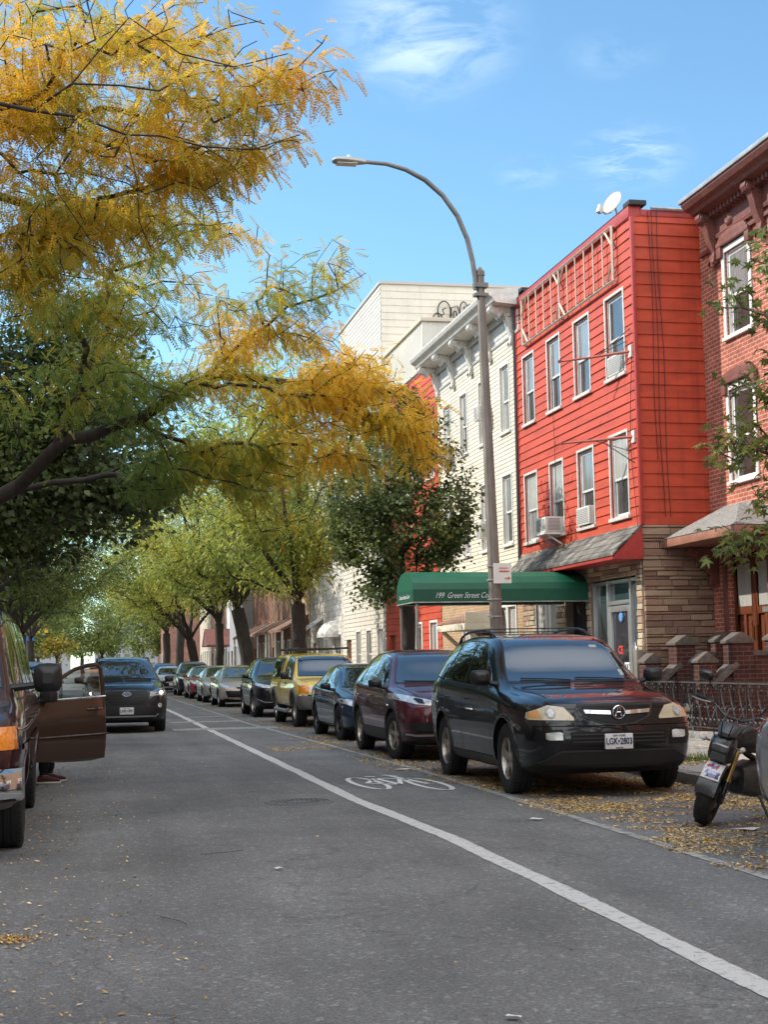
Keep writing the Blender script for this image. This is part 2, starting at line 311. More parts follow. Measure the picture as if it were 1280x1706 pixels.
M_chrome = mat('chrome', (0.8, 0.8, 0.82), 0.08, metal=1.0)
# ================================================================ ground and street
def sheet(name, pts, z, m, kind='structure'):
    b = MB(); b.face([(x, y, z) for x, y in pts]); o = b.build(name, m); o['kind'] = kind; return o
sheet('ground', [(-600, -200), (600, -200), (600, 1500), (-600, 1500)], -0.03, mat('far_ground', (0.14, 0.13, 0.11), 0.9, var=0.3, vscale=0.1))
ROADL, ROADR = -2.75, 6.85
b = MB()
ys = [-30 + 2 * i for i in range(0, 96)]
for y0, y1 in zip(ys[:-1], ys[1:]): b.face([(ROADL, y0, 0), (ROADR, y0, 0), (ROADR, y1, 0), (ROADL, y1, 0)])
b.build('road', M_asph)['kind'] = 'structure'
sheet('cross_street', [(-120, 128.01), (ROADL - .01, 128.01), (ROADL - .01, 138), (-120, 138)], 0.0, M_asph)
sheet('cross_street', [(ROADR + .01, 128.01), (120, 128.01), (120, 138), (ROADR + .01, 138)], 0.0, M_asph)
def sidewalk(x0, x1, y0, y1):
    b = MB(); sy = 1.5; y = y0
    while y < y1 - .01:
        ye = min(y + sy, y1); xs = np.linspace(x0, x1, 3)
        for a, c in zip(xs[:-1], xs[1:]):
            g = 0.006; h = 0.13 + random.uniform(-.003, .003)
            b.box(a + g, c - g, y + g, ye - g, 0.02, h)
        y = ye
    b.box(x0, x1, y0, y1, -0.02, 0.118)
    return b.build('sidewalk', M_conc, bevel=0)
def kerb(x0, x1, y0, y1):
    b = MB(); y = y0
    while y < y1 - .01:
        ye = min(y + 2.4, y1); d = random.uniform(-.006, .006); b.box(x0 + d, x1 + d, y + .004, ye - .004, -0.02, 0.132 + random.uniform(-.004, .004)); y = ye
    return b.build('kerb', M_curb, bevel=0.012)
for x0, x1, s in ((7.02, 10.0, 1), (-6.3, -2.93, 0)):
    for y0, y1 in ((-20, 128), (138, 160)):
        sidewalk(x0, x1, y0, y1)['kind'] = 'structure'
        (kerb(ROADR, 7.0, y0, y1) if s else kerb(-2.91, ROADL, y0, y1))['kind'] = 'structure'
M_line = paint_line_mat('worn_white_paint', (0.62, 0.61, 0.58), 0.42)
M_line2 = paint_line_mat('faded_white_paint', (0.46, 0.45, 0.41), 0.50, 8)
def strip(pts, w, z=0.004):
    b = MB(); L_, R2 = [], []
    pts = [Vector((x, y, z)) for x, y in pts]
    for i, p in enumerate(pts):
        d = (pts[min(i + 1, len(pts) - 1)] - pts[max(i - 1, 0)]).normalized(); n = Vector((d.y, -d.x, 0))
        jl, jr = random.uniform(-.005, .005) + .006 * math.sin(p.y * 3.1), random.uniform(-.005, .005) + .006 * math.sin(p.y * 2.3)
        L_.append(p - n * (w / 2 + jl)); R2.append(p + n * (w / 2 + jr))
    for i in range(len(pts) - 1): b.face([L_[i], R2[i], R2[i + 1], L_[i + 1]])
    return b
def wob(xk, y): return np.interp(y, [q[1] for q in xk], [q[0] for q in xk])
k1 = [(2.93, 0), (2.96, 6.1), (3.02, 9), (3.04, 12.2), (2.93, 15.6), (2.95, 19), (2.98, 27), (3.05, 46), (3.05, 128)]
o = strip([(wob(k1, y), y) for y in np.arange(0, 127, .09 if 1 else 1)], 0.15).build('road_marking', M_line); tag(o, kind='structure')
k2 = [(4.43, 0), (4.46, 9.1), (4.52, 14), (4.55, 19.5), (4.4, 28), (4.22, 36.8), (4.25, 60), (4.3, 128)]
o = strip([(wob(k2, y), y) for y in np.arange(0, 127, .35)], 0.10).build('road_marking', M_line2); tag(o, kind='structure')
# pale bars across the bike lane further down the block
b = MB()
for x0, x1, y0, y1 in ((2.2, 4.6, 33.6, 34.6), (2.4, 4.2, 38.2, 38.9), (3.1, 4.2, 42, 42.5)): b.face([(x0, y0, .005), (x1, y0, .005), (x1, y1, .005), (x0, y1, .005)])
o = b.build('road_marking', M_line2); tag(o, kind='structure')
# bicycle symbol painted in the bike lane (wheels side by side across the lane)
b = MB()
def bk(u, v):  # u across lane 0..1.05, v along lane 0..1.9 of the stretched symbol
    return (3.30 + u * 1.0 + (0 - v) * 0.0, 17.75 + v * 1.45 - u * 0.55, 0.005)
def bstroke(pts, w=0.045):
    P = [Vector(bk(*p)) for p in pts]
    for a, c in zip(P[:-1], P[1:]):
        d = (c - a); 
        if d.length < 1e-6: continue
        d.normalize(); n = Vector((d.y, -d.x, 0)) * w; e = d * 0.01
        b.face([a - n * .5 * 1.4 - e, a + n * .5 * 1.4 - e, c + n * .5 * 1.4 + e, c - n * .5 * 1.4 + e])
M_fresh = paint_line_mat('fresh_white_paint', (.78, .78, .76), .30)
for cu in (0.17, 0.83):
    bstroke([(cu + .165 * math.cos(t), -.02 + .62 * math.sin(t)) for t in np.linspace(0, 2 * math.pi, 25)])
bstroke([(.17, 0), (.40, .55), (.68, .55), (.50, -.12), (.17, 0)]); bstroke([(.40, .55), (.50, -.12)]); bstroke([(.83, 0), (.66, .85)]); bstroke([(.60, .95), (.72, .85)])
bstroke([(.34, .75), (.45, .75)])
o = b.build('road_marking', M_fresh, weld=False); tag(o, kind='structure')
# manhole
b = MB(); b.lathe([(0.0, .008), (.10, .008), (.11, .004), (.2, .004), (.21, .009), (.29, .009), (.30, .003), (.315, .003), (.32, .011), (.36, .011), (.375, .002)], 40, 'z', (2.33, 15.6, 0))
for i in range(-5, 6):
    for j in range(-5, 6):
        x, y = i * .05, j * .05
        if .02 < x * x + y * y < .075: b.box(2.33 + x - .012, 2.33 + x + .012, 15.6 + y - .012, 15.6 + y + .012, .004, .013)
o = b.build('manhole_cover', mat('cast_iron', (0.12, 0.118, 0.112), 0.6, var=.3, vscale=12)); tag(o, 'round cast iron manhole cover set in the asphalt left of the bike lane line', 'manhole')

# ---------------------------------------------------------------- fallen leaves
def scatter(name, P, size, m, cols, z0=0.006):
    n = len(P); a = RNG.uniform(0, 2 * np.pi, n); s = RNG.lognormal(0, .35, n) * size; w = RNG.uniform(.32, .5, n)
    ca, sa = np.cos(a), np.sin(a); V = np.zeros((n, 4, 3), dtype=np.float32)
    for k, (u, v) in enumerate(((-1, 0), (0, -1), (1, 0), (0, 1))):
        uu = u * s / 2; vv = v * s * w / 2
        V[:, k, 0] = P[:, 0] + uu * ca - vv * sa; V[:, k, 1] = P[:, 1] + uu * sa + vv * ca
        V[:, k, 2] = z0 + P[:, 2] + RNG.uniform(0, .012, n) * (1 if k in (1, 2) else .4)
    Fc = np.arange(n * 4).reshape(n, 4); ci = RNG.choice(len(cols), n); c = np.array(cols)[ci] * RNG.uniform(.7, 1.2, (n, 1))
    o = np_mesh(name, V.reshape(-1, 3), Fc, m, tint=np.repeat(c, 4, 0)); o['kind'] = 'stuff'; return o
M_fallen = attr_mat('fallen_leaf', 0.7, spec=0.2)
def clumpy(n, x0, x1, y0, y1, seed, thr=.0, sc=1.0, zf=0.0):
    r = np.random.default_rng(seed); out = []
    cx = r.uniform(x0, x1, 60); cy = r.uniform(y0, y1, 60); ph = r.uniform(0, 6.28, 6)
    while len(out) < n:
        m_ = n * 3; x = r.uniform(x0, x1, m_); y = r.uniform(y0, y1, m_)
        f = (np.sin(x * 2.1 / sc + ph[0] + .6 * np.sin(y * 1.3)) + np.sin(y * 1.1 / sc + ph[1]) + np.sin((x + y) * 3.3 / sc + ph[2]) + .7 * np.sin((x * 1.7 - y * 2.9) / sc + ph[3])) / 3.7
        k = r.uniform(-.5, 1.1, m_) < f - thr
        out += list(zip(x[k], y[k], np.full(k.sum(), zf)))
    return np.array(out[:n])
YC = [(.66, .40, .10), (.74, .52, .20), (.50, .28, .07), (.78, .62, .34), (.32, .18, .06), (.66, .48, .22), (.40, .22, .08)]
def edge(P, f): return P[f(P)]
Pl = np.vstack([edge(clumpy(26000, 4.35, 6.84, 9, 20, 1, thr=.12, sc=.45), lambda p: p[:, 0] > 4.46 + .28 * np.sin(p[:, 1] * 1.7) + .15 * np.sin(p[:, 1] * 5) + np.abs(RNG.normal(0, .16, len(p))) - .12),
                clumpy(14000, 4.55, 6.84, 20, 36, 2), clumpy(8000, 4.4, 6.84, 36, 75, 3), clumpy(1500, 4.1, 4.75, 17, 29, 4), clumpy(600, 3.3, 4.3, 24.6, 25.8, 5, sc=.5), clumpy(4000, 6.45, 6.85, 9, 40, 6, thr=-.4)])
scatter('fallen_leaves', Pl, .026, M_fallen, YC)
Pr = np.vstack([clumpy(500, -.5, .7, 6, 26, 7), clumpy(450, -.5, .05, 9, 21, 8), clumpy(260, -.5, .6, 5, 9, 9), np.column_stack([RNG.normal(-.34, .09, 330), RNG.normal(8.32, .09, 330), np.zeros(330)]), clumpy(60, .5, 4, 6, 30, 10)])
scatter('fallen_leaves', Pr, .022, M_fallen, YC)
scatter('fallen_leaves', np.vstack([clumpy(1500, 7.05, 9.9, 8, 24, 12, zf=.13), clumpy(1600, 7.05, 9.9, 24, 60, 13, zf=.13)]), .035, M_fallen, YC)
# weedy tree pit strip on the sidewalk by the black suv
Pg = np.column_stack([RNG.uniform(7.05, 8.2, 900), RNG.uniform(17.0, 18.6, 900), np.full(900, .135)])
scatter('fallen_leaves', Pg, .05, M_fallen, YC[:5])
n = 260; P = np.column_stack([RNG.normal(7.75, .16, n), RNG.normal(17.7, .18, n)]); V = np.zeros((n, 3, 3)); h = RNG.uniform(.05, .17, n)
V[:, 0, :2] = P - [.004, 0]; V[:, 1, :2] = P + [.004, 0]; V[:, 2, :2] = P + RNG.normal(0, .04, (n, 2)); V[:, :2, 2] = .13; V[:, 2, 2] = .13 + h
o = np_mesh('grass', V.reshape(-1, 3), np.arange(n * 3).reshape(n, 3), mat('grass_blade', (.07, .14, .03), .6)); o['kind'] = 'stuff'
# scraps of paper on the road
for i, (x, y, s, lb) in enumerate(((1.75, 5.9, .035, 'small white paper scrap on the asphalt nearest the camera'), (4.12, 13.0, .07, 'torn white paper scrap in the bike lane before the black suv'), (1.42, 10.55, .04, 'tiny white scrap in the middle of the traffic lane'), (4.35, 19.6, .13, 'flattened white litter beside the parking line near the maroon suv'), (5.5, 11.6, .12, 'pale flattened litter beside the motorcycle front wheel'))):
    b = MB(); k = 9; c = [(x + s * (.6 + .5 * random.random()) * math.cos(t) * 1.1, y + s * (.6 + .5 * random.random()) * math.sin(t) * .8, .012 + random.random() * .012) for t in [2 * math.pi * j / k for j in range(k)]]
    for j in range(k): b.face([(x, y, .02), c[j], c[(j + 1) % k]])
    tag(b.build('paper_scrap', M_white), lb, 'litter', 'paper scraps on the road')
# twigs
for i, (x, y, a, lb) in enumerate(((.95, 11.5, .4, 'thin bent twig lying in the lane near the left kerbside leaves'), (.62, 8.4, 1.9, 'long thin twig on asphalt beside scattered yellow leaves'))):
    b = MB(); p = [(x + math.cos(a) * t + .03 * math.sin(9 * t), y + math.sin(a) * t, .015) for t in np.linspace(0, .38, 7)]; b.tube(p, .0022, 5)
    tag(b.build('twig', mat('twig_bark', (.08, .06, .045), .8)), lb, 'twig')
# ================================================================ buildings
class Face:
    def __init__(s, O, U, Nn): s.O = Vector(O); s.U = Vector(U); s.N = Vector(Nn)
    def p(s, u, z, o=0.0): return s.O + s.U * u + Vector((0, 0, z)) + s.N * o
    def box(s, b, u0, u1, z0, z1, o0, o1):
        vs = [s.p(u, z, o) for u in (u0, u1) for z in (z0, z1) for o in (o0, o1)]
        b.idx(vs, [(0, 1, 3, 2), (4, 6, 7, 5), (0, 4, 5, 1), (2, 3, 7, 6), (0, 2, 6, 4), (1, 5, 7, 3)])
    def quad(s, b, u0, u1, z0, z1, o): b.face([s.p(u0, z0, o), s.p(u1, z0, o), s.p(u1, z1, o), s.p(u0, z1, o)])
def street(X): return Face((X, 0, 0), (0, 1, 0), (-1, 0, 0))
def flank(Y): return Face((0, Y, 0), (1, 0, 0), (0, -1, 0))
def reveals(b, fc, h, o0, o1):
    u0, u1, z0, z1 = h
    b.face([fc.p(u0, z0, o0), fc.p(u0, z0, o1), fc.p(u0, z1, o1), fc.p(u0, z1, o0)]); b.face([fc.p(u1, z0, o0), fc.p(u1, z0, o1), fc.p(u1, z1, o1), fc.p(u1, z1, o0)])
    b.face([fc.p(u0, z1, o0), fc.p(u1, z1, o0), fc.p(u1, z1, o1), fc.p(u0, z1, o1)]); b.face([fc.p(u0, z0, o0), fc.p(u1, z0, o0), fc.p(u1, z0, o1), fc.p(u0, z0, o1)])
def flat_wall(b, fc, u0, u1, z0, z1, holes=(), depth=0.15):
    us = sorted({u0, u1, *[q for h in holes for q in h[:2] if u0 < q < u1]}); zs = sorted({z0, z1, *[q for h in holes for q in h[2:] if z0 < q < z1]})
    for a, c in zip(us[:-1], us[1:]):
        for d, e in zip(zs[:-1], zs[1:]):
            mu, mz = (a + c) / 2, (d + e) / 2
            if any(h[0] < mu < h[1] and h[2] < mz < h[3] for h in holes): continue
            fc.quad(b, a, c, d, e, 0)
    for h in holes: reveals(b, fc, h, 0, -depth)
def clap_wall(b, fc, u0, u1, z0, z1, pitch, lap, holes=(), depth=0.12, jig=0.0, joint=3.6):
    z = z0; k = 0
    while z < z1 - 1e-4:
        ze = min(z + pitch, z1); cuts = sorted({z, ze, *[q for h in holes for q in h[2:] if z < q < ze]})
        off = lambda q: lap * (1 - (q - z) / pitch) + .001
        for d, e in zip(cuts[:-1], cuts[1:]):
            mz = (d + e) / 2; iv = sorted((h[0], h[1]) for h in holes if h[2] < mz < h[3]); a = u0; segs = []
            for p, q in iv:
                if p > a: segs.append((a, p))
                a = max(a, q)
            if a < u1: segs.append((a, u1))
            for p, q in segs:
                # boards butt at staggered joints, each board sits a hair differently
                js = [p] + [j for j in np.arange(u0 + (k * 1.37) % joint, u1, joint) if p < j < q] + [q]
                for p2, q2 in zip(js[:-1], js[1:]):
                    t = random.uniform(-jig, jig)
                    b.face([fc.p(p2, d, off(d) + t), fc.p(q2, d, off(d) + t * .3), fc.p(q2, e, off(e)), fc.p(p2, e, off(e))])
                    if d == z: b.face([fc.p(p2, d, -.004), fc.p(q2, d, -.004), fc.p(q2, d, off(d) + t * .3), fc.p(p2, d, off(d) + t)])
        z = ze; k += 1
    for h in holes: reveals(b, fc, h, .004, -depth)
def window(parent, fc, u0, u1, z0, z1, style='alum', casing=0.06, sill=True, top='pale', low='dark', depth=0.10, nm='window', label=None, mid=0.47, mc=None):
    mc = mc or (M_white if style == 'white' else M_offwhite)
    b = MB(); c = casing; o = 0.03
    fc.box(b, u0 - c, u0, z0 - (0 if sill else c), z1 + c, .002, o); fc.box(b, u1, u1 + c, z0 - (0 if sill else c), z1 + c, .002, o); fc.box(b, u0, u1, z1, z1 + c, .002, o - .003)
    if not sill: fc.box(b, u0, u1, z0 - c, z0, .002, o - .003)
    t = .035
    fc.box(b, u0 + .002, u0 + t, z0, z1 - .002, -depth, -.03); fc.box(b, u1 - t, u1 - .002, z0, z1 - .002, -depth, -.03); fc.box(b, u0 + t, u1 - t, z1 - t, z1 - .002, -depth, -.031); fc.box(b, u0 + t, u1 - t, z0 + .002, z0 + t, -depth, -.031)
    w = b.build(nm, mc, parent, bevel=0.004)
    if label: w['label'] = label
    zm = z0 + (z1 - z0) * mid; s = .045; uu0, uu1 = u0 + t + .002, u1 - t - .002
    b = MB()
    for a, d, of in ((z0 + t + .003, zm + .02, -.085), (zm - .02, z1 - t - .003, -.055)):
        fc.box(b, uu0, uu0 + s, a, d, of - .02, of); fc.box(b, uu1 - s, uu1, a, d, of - .02, of); fc.box(b, uu0 + s, uu1 - s, a, a + s, of - .02, of - .001); fc.box(b, uu0 + s, uu1 - s, d - s, d, of - .02, of - .001)
    b.build('sash', M_white if style != 'alum' else M_alumw, w, bevel=.003)
    PM = {'pale': M_pane, 'dark': M_paned, 'curtain': M_panec}
    for a, d, of, k in ((z0 + t, zm, -.094, low), (zm, z1 - t, -.064, top if random.random() < .75 else random.choice(('pale', 'dark', 'curtain')))):
        b = MB(); fc.quad(b, uu0 + .01, uu1 - .01, a + .01, d - .0, of); b.build('pane', PM[k], w)
    if sill:
        b = MB(); fc.box(b, u0 - c - .02, u1 + c + .02, z0 - .07, z0 - .001, -.02, .07); b.build('sill', mc, w, bevel=.005)
    return w
M_alumw = mat('white_aluminium', (0.6, 0.61, 0.61), 0.4, var=.08)
def building(name, loc, label, cat='house', group=None): return empty(name, loc, label, cat, group)

# ---------- red clapboard corner building
XR = 10.5
M_red = mat('red_clapboard', (0.47, 0.055, 0.020), 0.62, streak=.42, var=0.2, vscale=1.5, vstretch=(1, .5, 3), bump=.12, bscale=25)
M_redd = mat('red_trim', (0.36, 0.035, 0.028), 0.5, var=.15, vscale=5)
red = building('red_clapboard_building', (12.5, 30, 0), 'bright red clapboard three storey building with shopfront below and lattice frame on top')
wins = [(32.38, 33.2, 7.0, 8.6), (30.5, 31.36, 7.0, 8.6), (28.6, 29.52, 7.0, 8.6), (26.62, 27.6, 7.0, 8.62), (32.38, 33.3, 4.2, 5.78), (30.52, 31.4, 4.2, 5.8), (28.58, 29.52, 4.2, 5.8), (26.66, 27.6, 4.2, 5.82)]
fs = street(XR); ff = flank(26.12)
b = MB(); clap_wall(b, fs, 26.12, 33.72, 3.95, 9.92, 0.186, 0.022, wins, jig=.008, joint=2.9)
b.build('wall', M_red, red)
b = MB(); clap_wall(b, ff, XR, 12.2, 3.95, 9.95, 0.245, 0.024, (), jig=.003, joint=9); b.build('wall', M_red, red)
b = MB(); b.box(XR + .16, 20, 26.14, 33.7, 0, 9.6)
b.box(XR + .13, XR + .159, 26.14, 33.7, 3.9, 9.6); b.build('inner_structure', M_blackm, red)
b = MB(); fs.box(b, 26.10, 33.72, 9.92, 10.14, -.2, .045); ff.box(b, XR + .2, 12.2, 9.95, 10.08, -.25, .03)
fs.box(b, 26.03, 26.12, 3.95, 9.92, -.03, .035); fs.box(b, 33.66, 33.74, 3.95, 9.92, -.02, .03); b.build('roof_fascia', M_redd, red, bevel=.008)
b = MB(); b.box(XR + .02, 20, 26.15, 33.7, 9.9, 10.06); b.box(XR - .06, XR + .3, 26.0, 26.35, 10.14, 10.24); b.box(XR - .05, XR + .15, 26.35, 33.72, 10.14, 10.165); b.build('roof', M_tar, red, bevel=.02)
b = MB(); b.tube([(XR + .4, 26.05, 10.1), (XR + 1, 26.04, 10.09), (12.2, 26.02, 10.06)], .03, 6); b.build('gutter', M_galv, red)
for i, w in enumerate(wins):
    window(red, fs, *w, top='pale' if i in (0, 1, 2, 6) else 'curtain', low='dark' if i != 4 else 'pale', casing=.055)
# lattice sign frame
b = MB(); Y0, Y1, Z0, Z1 = 26.88, 32.9, 8.86, 9.96; M_lat = mat('beige_lattice', (.52, .42, .33), .6, var=.2, vscale=6)
def bar(b, a, c, r=.022): b.tube([Vector((XR - .10, a[0], a[1])), Vector((XR - .10, c[0], c[1]))], r, 4)
for a, c in (((Y0, Z0), (Y1, Z0)), ((Y0, Z1), (Y1, Z1)), ((Y0, Z0), (Y0, Z1)), ((Y1, Z0), (Y1, Z1))): bar(b, a, c, .034)
for i in range(1, 11): y = Y0 + (Y1 - Y0) * i / 11; bar(b, (y, Z0), (y, Z1), .02 if i != 6 else .03)
ym = Y0 + (Y1 - Y0) * 6 / 11
for a, c in (((Y0, Z0 + .4), (Y0 + .4, Z0)), ((Y0, Z1 - .4), (Y0 + .4, Z1)), ((Y1, Z0 + .4), (Y1 - .4, Z0)), ((Y1, Z1 - .4), (Y1 - .4, Z1)), ((ym - .35, Z1), (ym, Z1 - .35)), ((ym + .35, Z1), (ym, Z1 - .35)), ((ym - .35, Z0), (ym, Z0 + .35)), ((ym + .35, Z0), (ym, Z0 + .35))): bar(b, a, c, .028)
for y in (Y0, ym, Y1):
    for z in (Z0, Z1): b.tube([(XR - .1, y, z), (XR + .01, y, z)], .02, 4)
b.build('lattice_frame', M_lat, red)
# pent roof of grey shingles over the shop
M_shing = brick_mat('asphalt_shingles', (.085, .08, .075), (.20, .185, .16), (.03, .03, .03), .30, .14, .006, var=.5, bump=.8, noise_scale=3)
b = MB()
def pent(b, y0, y1, zt, zb, out, t=.05):
    a = [(XR, y0, zt), (XR, y1, zt), (XR - out, y1, zb), (XR - out, y0, zb)]; c = [(x, y, z - t) for x, y, z in a]
    b.idx(a + c, [(0, 1, 2, 3), (7, 6, 5, 4), (0, 3, 7, 4), (1, 5, 6, 2), (3, 2, 6, 7)])
pent(b, 26.05, 29.9, 3.98, 3.42, .62); pent(b, 29.91, 33.7, 3.93, 3.46, .42); pr = b.build('pent_roof', M_shing, red)
b = MB(); b.box(XR - .60, XR - .01, 26.09, 29.88, 3.30, 3.40); b.box(XR - .40, XR - .01, 29.9, 33.68, 3.34, 3.42)
for y in (26.06, 29.86): b.idx([(XR, y, 3.93), (XR, y, 3.30), (XR - .58, y, 3.30), (XR - .58, y, 3.37), (XR, y + .03, 3.93), (XR, y + .03, 3.30), (XR - .58, y + .03, 3.30), (XR - .58, y + .03, 3.37)], [(0, 1, 2, 3), (7, 6, 5, 4), (0, 3, 7, 4), (1, 5, 6, 2), (0, 4, 5, 1), (2, 6, 7, 3)])
b.build('soffit', M_redd, red)
# rough ashlar ground floor, every stone its own block
M_stone = attr_mat('ashlar_stone', .9, bump=1.0, bscale=14)
def ashlar(b, fc, u0, u1, z0, z1, holes=(), seed=1, pal=((.29, .18, .125), (.32, .21, .14), (.25, .15, .11), (.31, .22, .15), (.27, .17, .125)), d=.05):
    rg = random.Random(seed); z = z0
    while z < z1 - .02:
        hh = min(rg.choice((.05, .07, .10, .12, .14)), z1 - z); u = u0
        while u < u1 - .02:
            ll = min(rg.uniform(.22, .62), u1 - u)
            if u1 - (u + ll) < .12: ll = u1 - u
            segs = [(u, u + ll)]
            for h in holes:
                if h[2] < z + hh - .03 and h[3] > z + .03:
                    ns = []
                    for a, c in segs:
                        if c <= h[0] or a >= h[1]: ns.append((a, c))
                        else:
                            if a < h[0]: ns.append((a, h[0]))
                            if c > h[1]: ns.append((h[1], c))
                    segs = ns
            for a, c in segs:
                if c - a < .03: continue
                p = rg.choice(pal); k = rg.uniform(.75, 1.2); b.ct = tuple(q * k for q in p); o = d + rg.uniform(-.014, .018); g = .005; e = .012
                a0, c0, z_0, z_1 = a + g, c - g, z + g, z + hh - g
                outer = [fc.p(a0, z_0, 0), fc.p(c0, z_0, 0), fc.p(c0, z_1, 0), fc.p(a0, z_1, 0)]; e2 = min(e, (c0 - a0) / 3, (z_1 - z_0) / 3)
                inn = [fc.p(a0 + e2, z_0 + e2, o + rg.uniform(-.008, .008)), fc.p(c0 - e2, z_0 + e2, o + rg.uniform(-.008, .008)), fc.p(c0 - e2, z_1 - e2, o + rg.uniform(-.008, .008)), fc.p(a0 + e2, z_1 - e2, o + rg.uniform(-.008, .008))]
                md = [fc.p(a0, z_0, o * .6), fc.p(c0, z_0, o * .6), fc.p(c0, z_1, o * .6), fc.p(a0, z_1, o * .6)]
                b.idx(outer + md + inn, [(0, 1, 5, 4), (1, 2, 6, 5), (2, 3, 7, 6), (3, 0, 4, 7), (4, 5, 9, 8), (5, 6, 10, 9), (6, 7, 11, 10), (7, 4, 8, 11), (8, 9, 10, 11)])
            u += ll
        z += hh
    b.ct = (.22, .19, .16)
gh = [(26.42, 29.0, .25, 3.02), (29.25, 30.6, .15, 2.7), (31.2, 32.75, 1.0, 2.78)]
b = MB(); ashlar(b, fs, 26.16, 33.7, .13, 3.95, gh, 3, d=.03, pal=((.36, .24, .17), (.42, .31, .2), (.30, .19, .14), (.40, .33, .24), (.46, .38, .28)))
b.ct = (.2, .17, .14); flat_wall(b, fs, 26.14, 33.7, .1, 3.95, gh, .25); b.build('stone_wall', M_stone, red, weld=False)
b = MB(); ashlar(b, ff, XR, 12.2, .13, 3.95, (), 5, d=.04); b.ct = (.2, .17, .14); flat_wall(b, ff, XR, 12.2, .1, 3.95); b.build('stone_wall', M_stone, red, weld=False)
# shopfront
M_shopg = mat('shop_glass', (.028, .05, .052), .03, spec=1.0, var=.4, vscale=1.2)
b = MB(); zb, zt = .3, 3.0
for u in (26.42, 26.86, 28.10, 28.93): fs.box(b, u, u + .07, zb, zt, -.14, -.02)
fs.box(b, 26.49, 28.93, zt - .08, zt - .01, -.14, -.021); fs.box(b, 26.49, 26.86, zb, zb + .1, -.14, -.021); fs.box(b, 28.17, 28.93, zb, zb + .1, -.14, -.021); fs.box(b, 26.93, 28.1, 2.5, 2.58, -.14, -.021)
sf = b.build('shopfront', M_alum, red, bevel=.006)
b = MB(); fs.quad(b, 26.49, 28.93, zb, zt, -.1); b.build('pane', M_shopg, sf)
b = MB(); fs.box(b, 26.95, 27.06, .3, 2.48, -.095, -.03); fs.box(b, 27.98, 28.08, .3, 2.48, -.095, -.03); fs.box(b, 27.06, 27.98, 2.36, 2.48, -.095, -.031); fs.box(b, 27.06, 27.98, .3, .52, -.095, -.031); dr = b.build('shop_door', M_alum, red, bevel=.006)
b = MB(); b.tube([(XR - .0, 27.9, 1.2), (XR - .03, 27.9, 1.2), (XR - .03, 27.2, 1.2), (XR - .0, 27.2, 1.2)], .016, 8); b.build('handle', M_chrome, dr)
b = MB(); fs.quad(b, 27.06, 27.98, .5, 2.4, -.085); b.build('pane', mat('door_glass', (.02, .022, .03), .03, spec=1.0), dr)
M_txw = mat('white_letters', (.75, .75, .75), .5); M_txr = mat('red_letters', (.6, .05, .04), .5); M_txb = mat('blue_letters', (.12, .3, .6), .5)
def fst(x, y, z): return frame((x, y, z), (0, -1, 0), (0, 0, 1))
for tx, y, z, s, m in (('★ D', 26.72, 1.62, .22, M_txw), ('CE', 27.62, 1.6, .22, M_txr), ('ITS', 27.3, 1.28, .2, M_txw), ('★', 26.62, 1.3, .2, M_txb)):
    text_mesh(tx, s, fst(XR + .08, y, z), 'lettering', m, sf, bold=.008)
b = MB(); b.lathe([(0, 0), (.09, 0), (.1, -.02), (.09, -.04), (0, -.05)], 14, 'x', (XR + .09, 27.5, 2.25)); b.build('decal', M_txb, sf)
# dark doorway behind the canopy and side window
b = MB(); fs.box(b, 29.3, 30.55, .15, 2.66, -.24, -.2); dd = b.build('door', mat('dark_door', (.035, .025, .02), .5, var=.3), red, bevel=.01)
b = MB(); b.tube([(XR + .19, 29.45, 1.0), (XR + .12, 29.45, 1.0), (XR + .12, 29.45, 1.2)], .015, 6); b.build('handle', M_chrome, dd)
window(red, fs, 31.22, 31.95, 1.02, 2.76, style='white', top='curtain', low='dark', casing=.02, sill=False); window(red, fs, 32.02, 32.72, 1.02, 2.76, style='white', top='curtain', low='dark', casing=.02, sill=False)
b = MB(); fs.box(b, 26.08, 26.26, 1.05, 1.6, .05, .2); b.build('mailbox', mat('grey_mailbox', (.25, .23, .2), .5, metal=.4), red, bevel=.02)
# old awning arms sticking out of the red wall
for z, lb in ((7.32, 'rusty red folded awning arm on the red wall beside the top floor windows'), (5.66, 'rusty red folded awning arm on the red wall beside the middle floor windows')):
    a = empty('awning_arm', (XR, 26.3, z), lb, 'awning arm', 'old awning arms on the red wall')
    b = MB(); b.tube([(XR - .02, 26.28, z), (XR - .55, 27.2, z + .05), (XR - .95, 27.7, z + .07)], [.03, .026, .02], 8); b.lathe([(0, -.03), (.035, -.03), (.035, .03), (0, .03)], 10, 'y', (XR - .97, 27.72, z + .075)); b.build('arm', mat('rusty_red', (.30, .07, .05), .7, var=.4, vscale=20), a)
    b = MB(); b.tube([(XR - .02, 26.3, z + (-.5 if z < 6 else .45)), (XR - .45, 27.0, z + .03)], .010, 5); b.tube([(XR - .01, 26.5, z + (-.25 if z < 6 else .25)), (XR - .5, 27.1, z + .03)], .008, 5); b.build('brace', M_iron, a)
    b = MB(); b.box(XR - .05, XR, 26.2, 26.36, z - .12, z + .12); b.build('bracket', M_offwhite, a, bevel=.005)
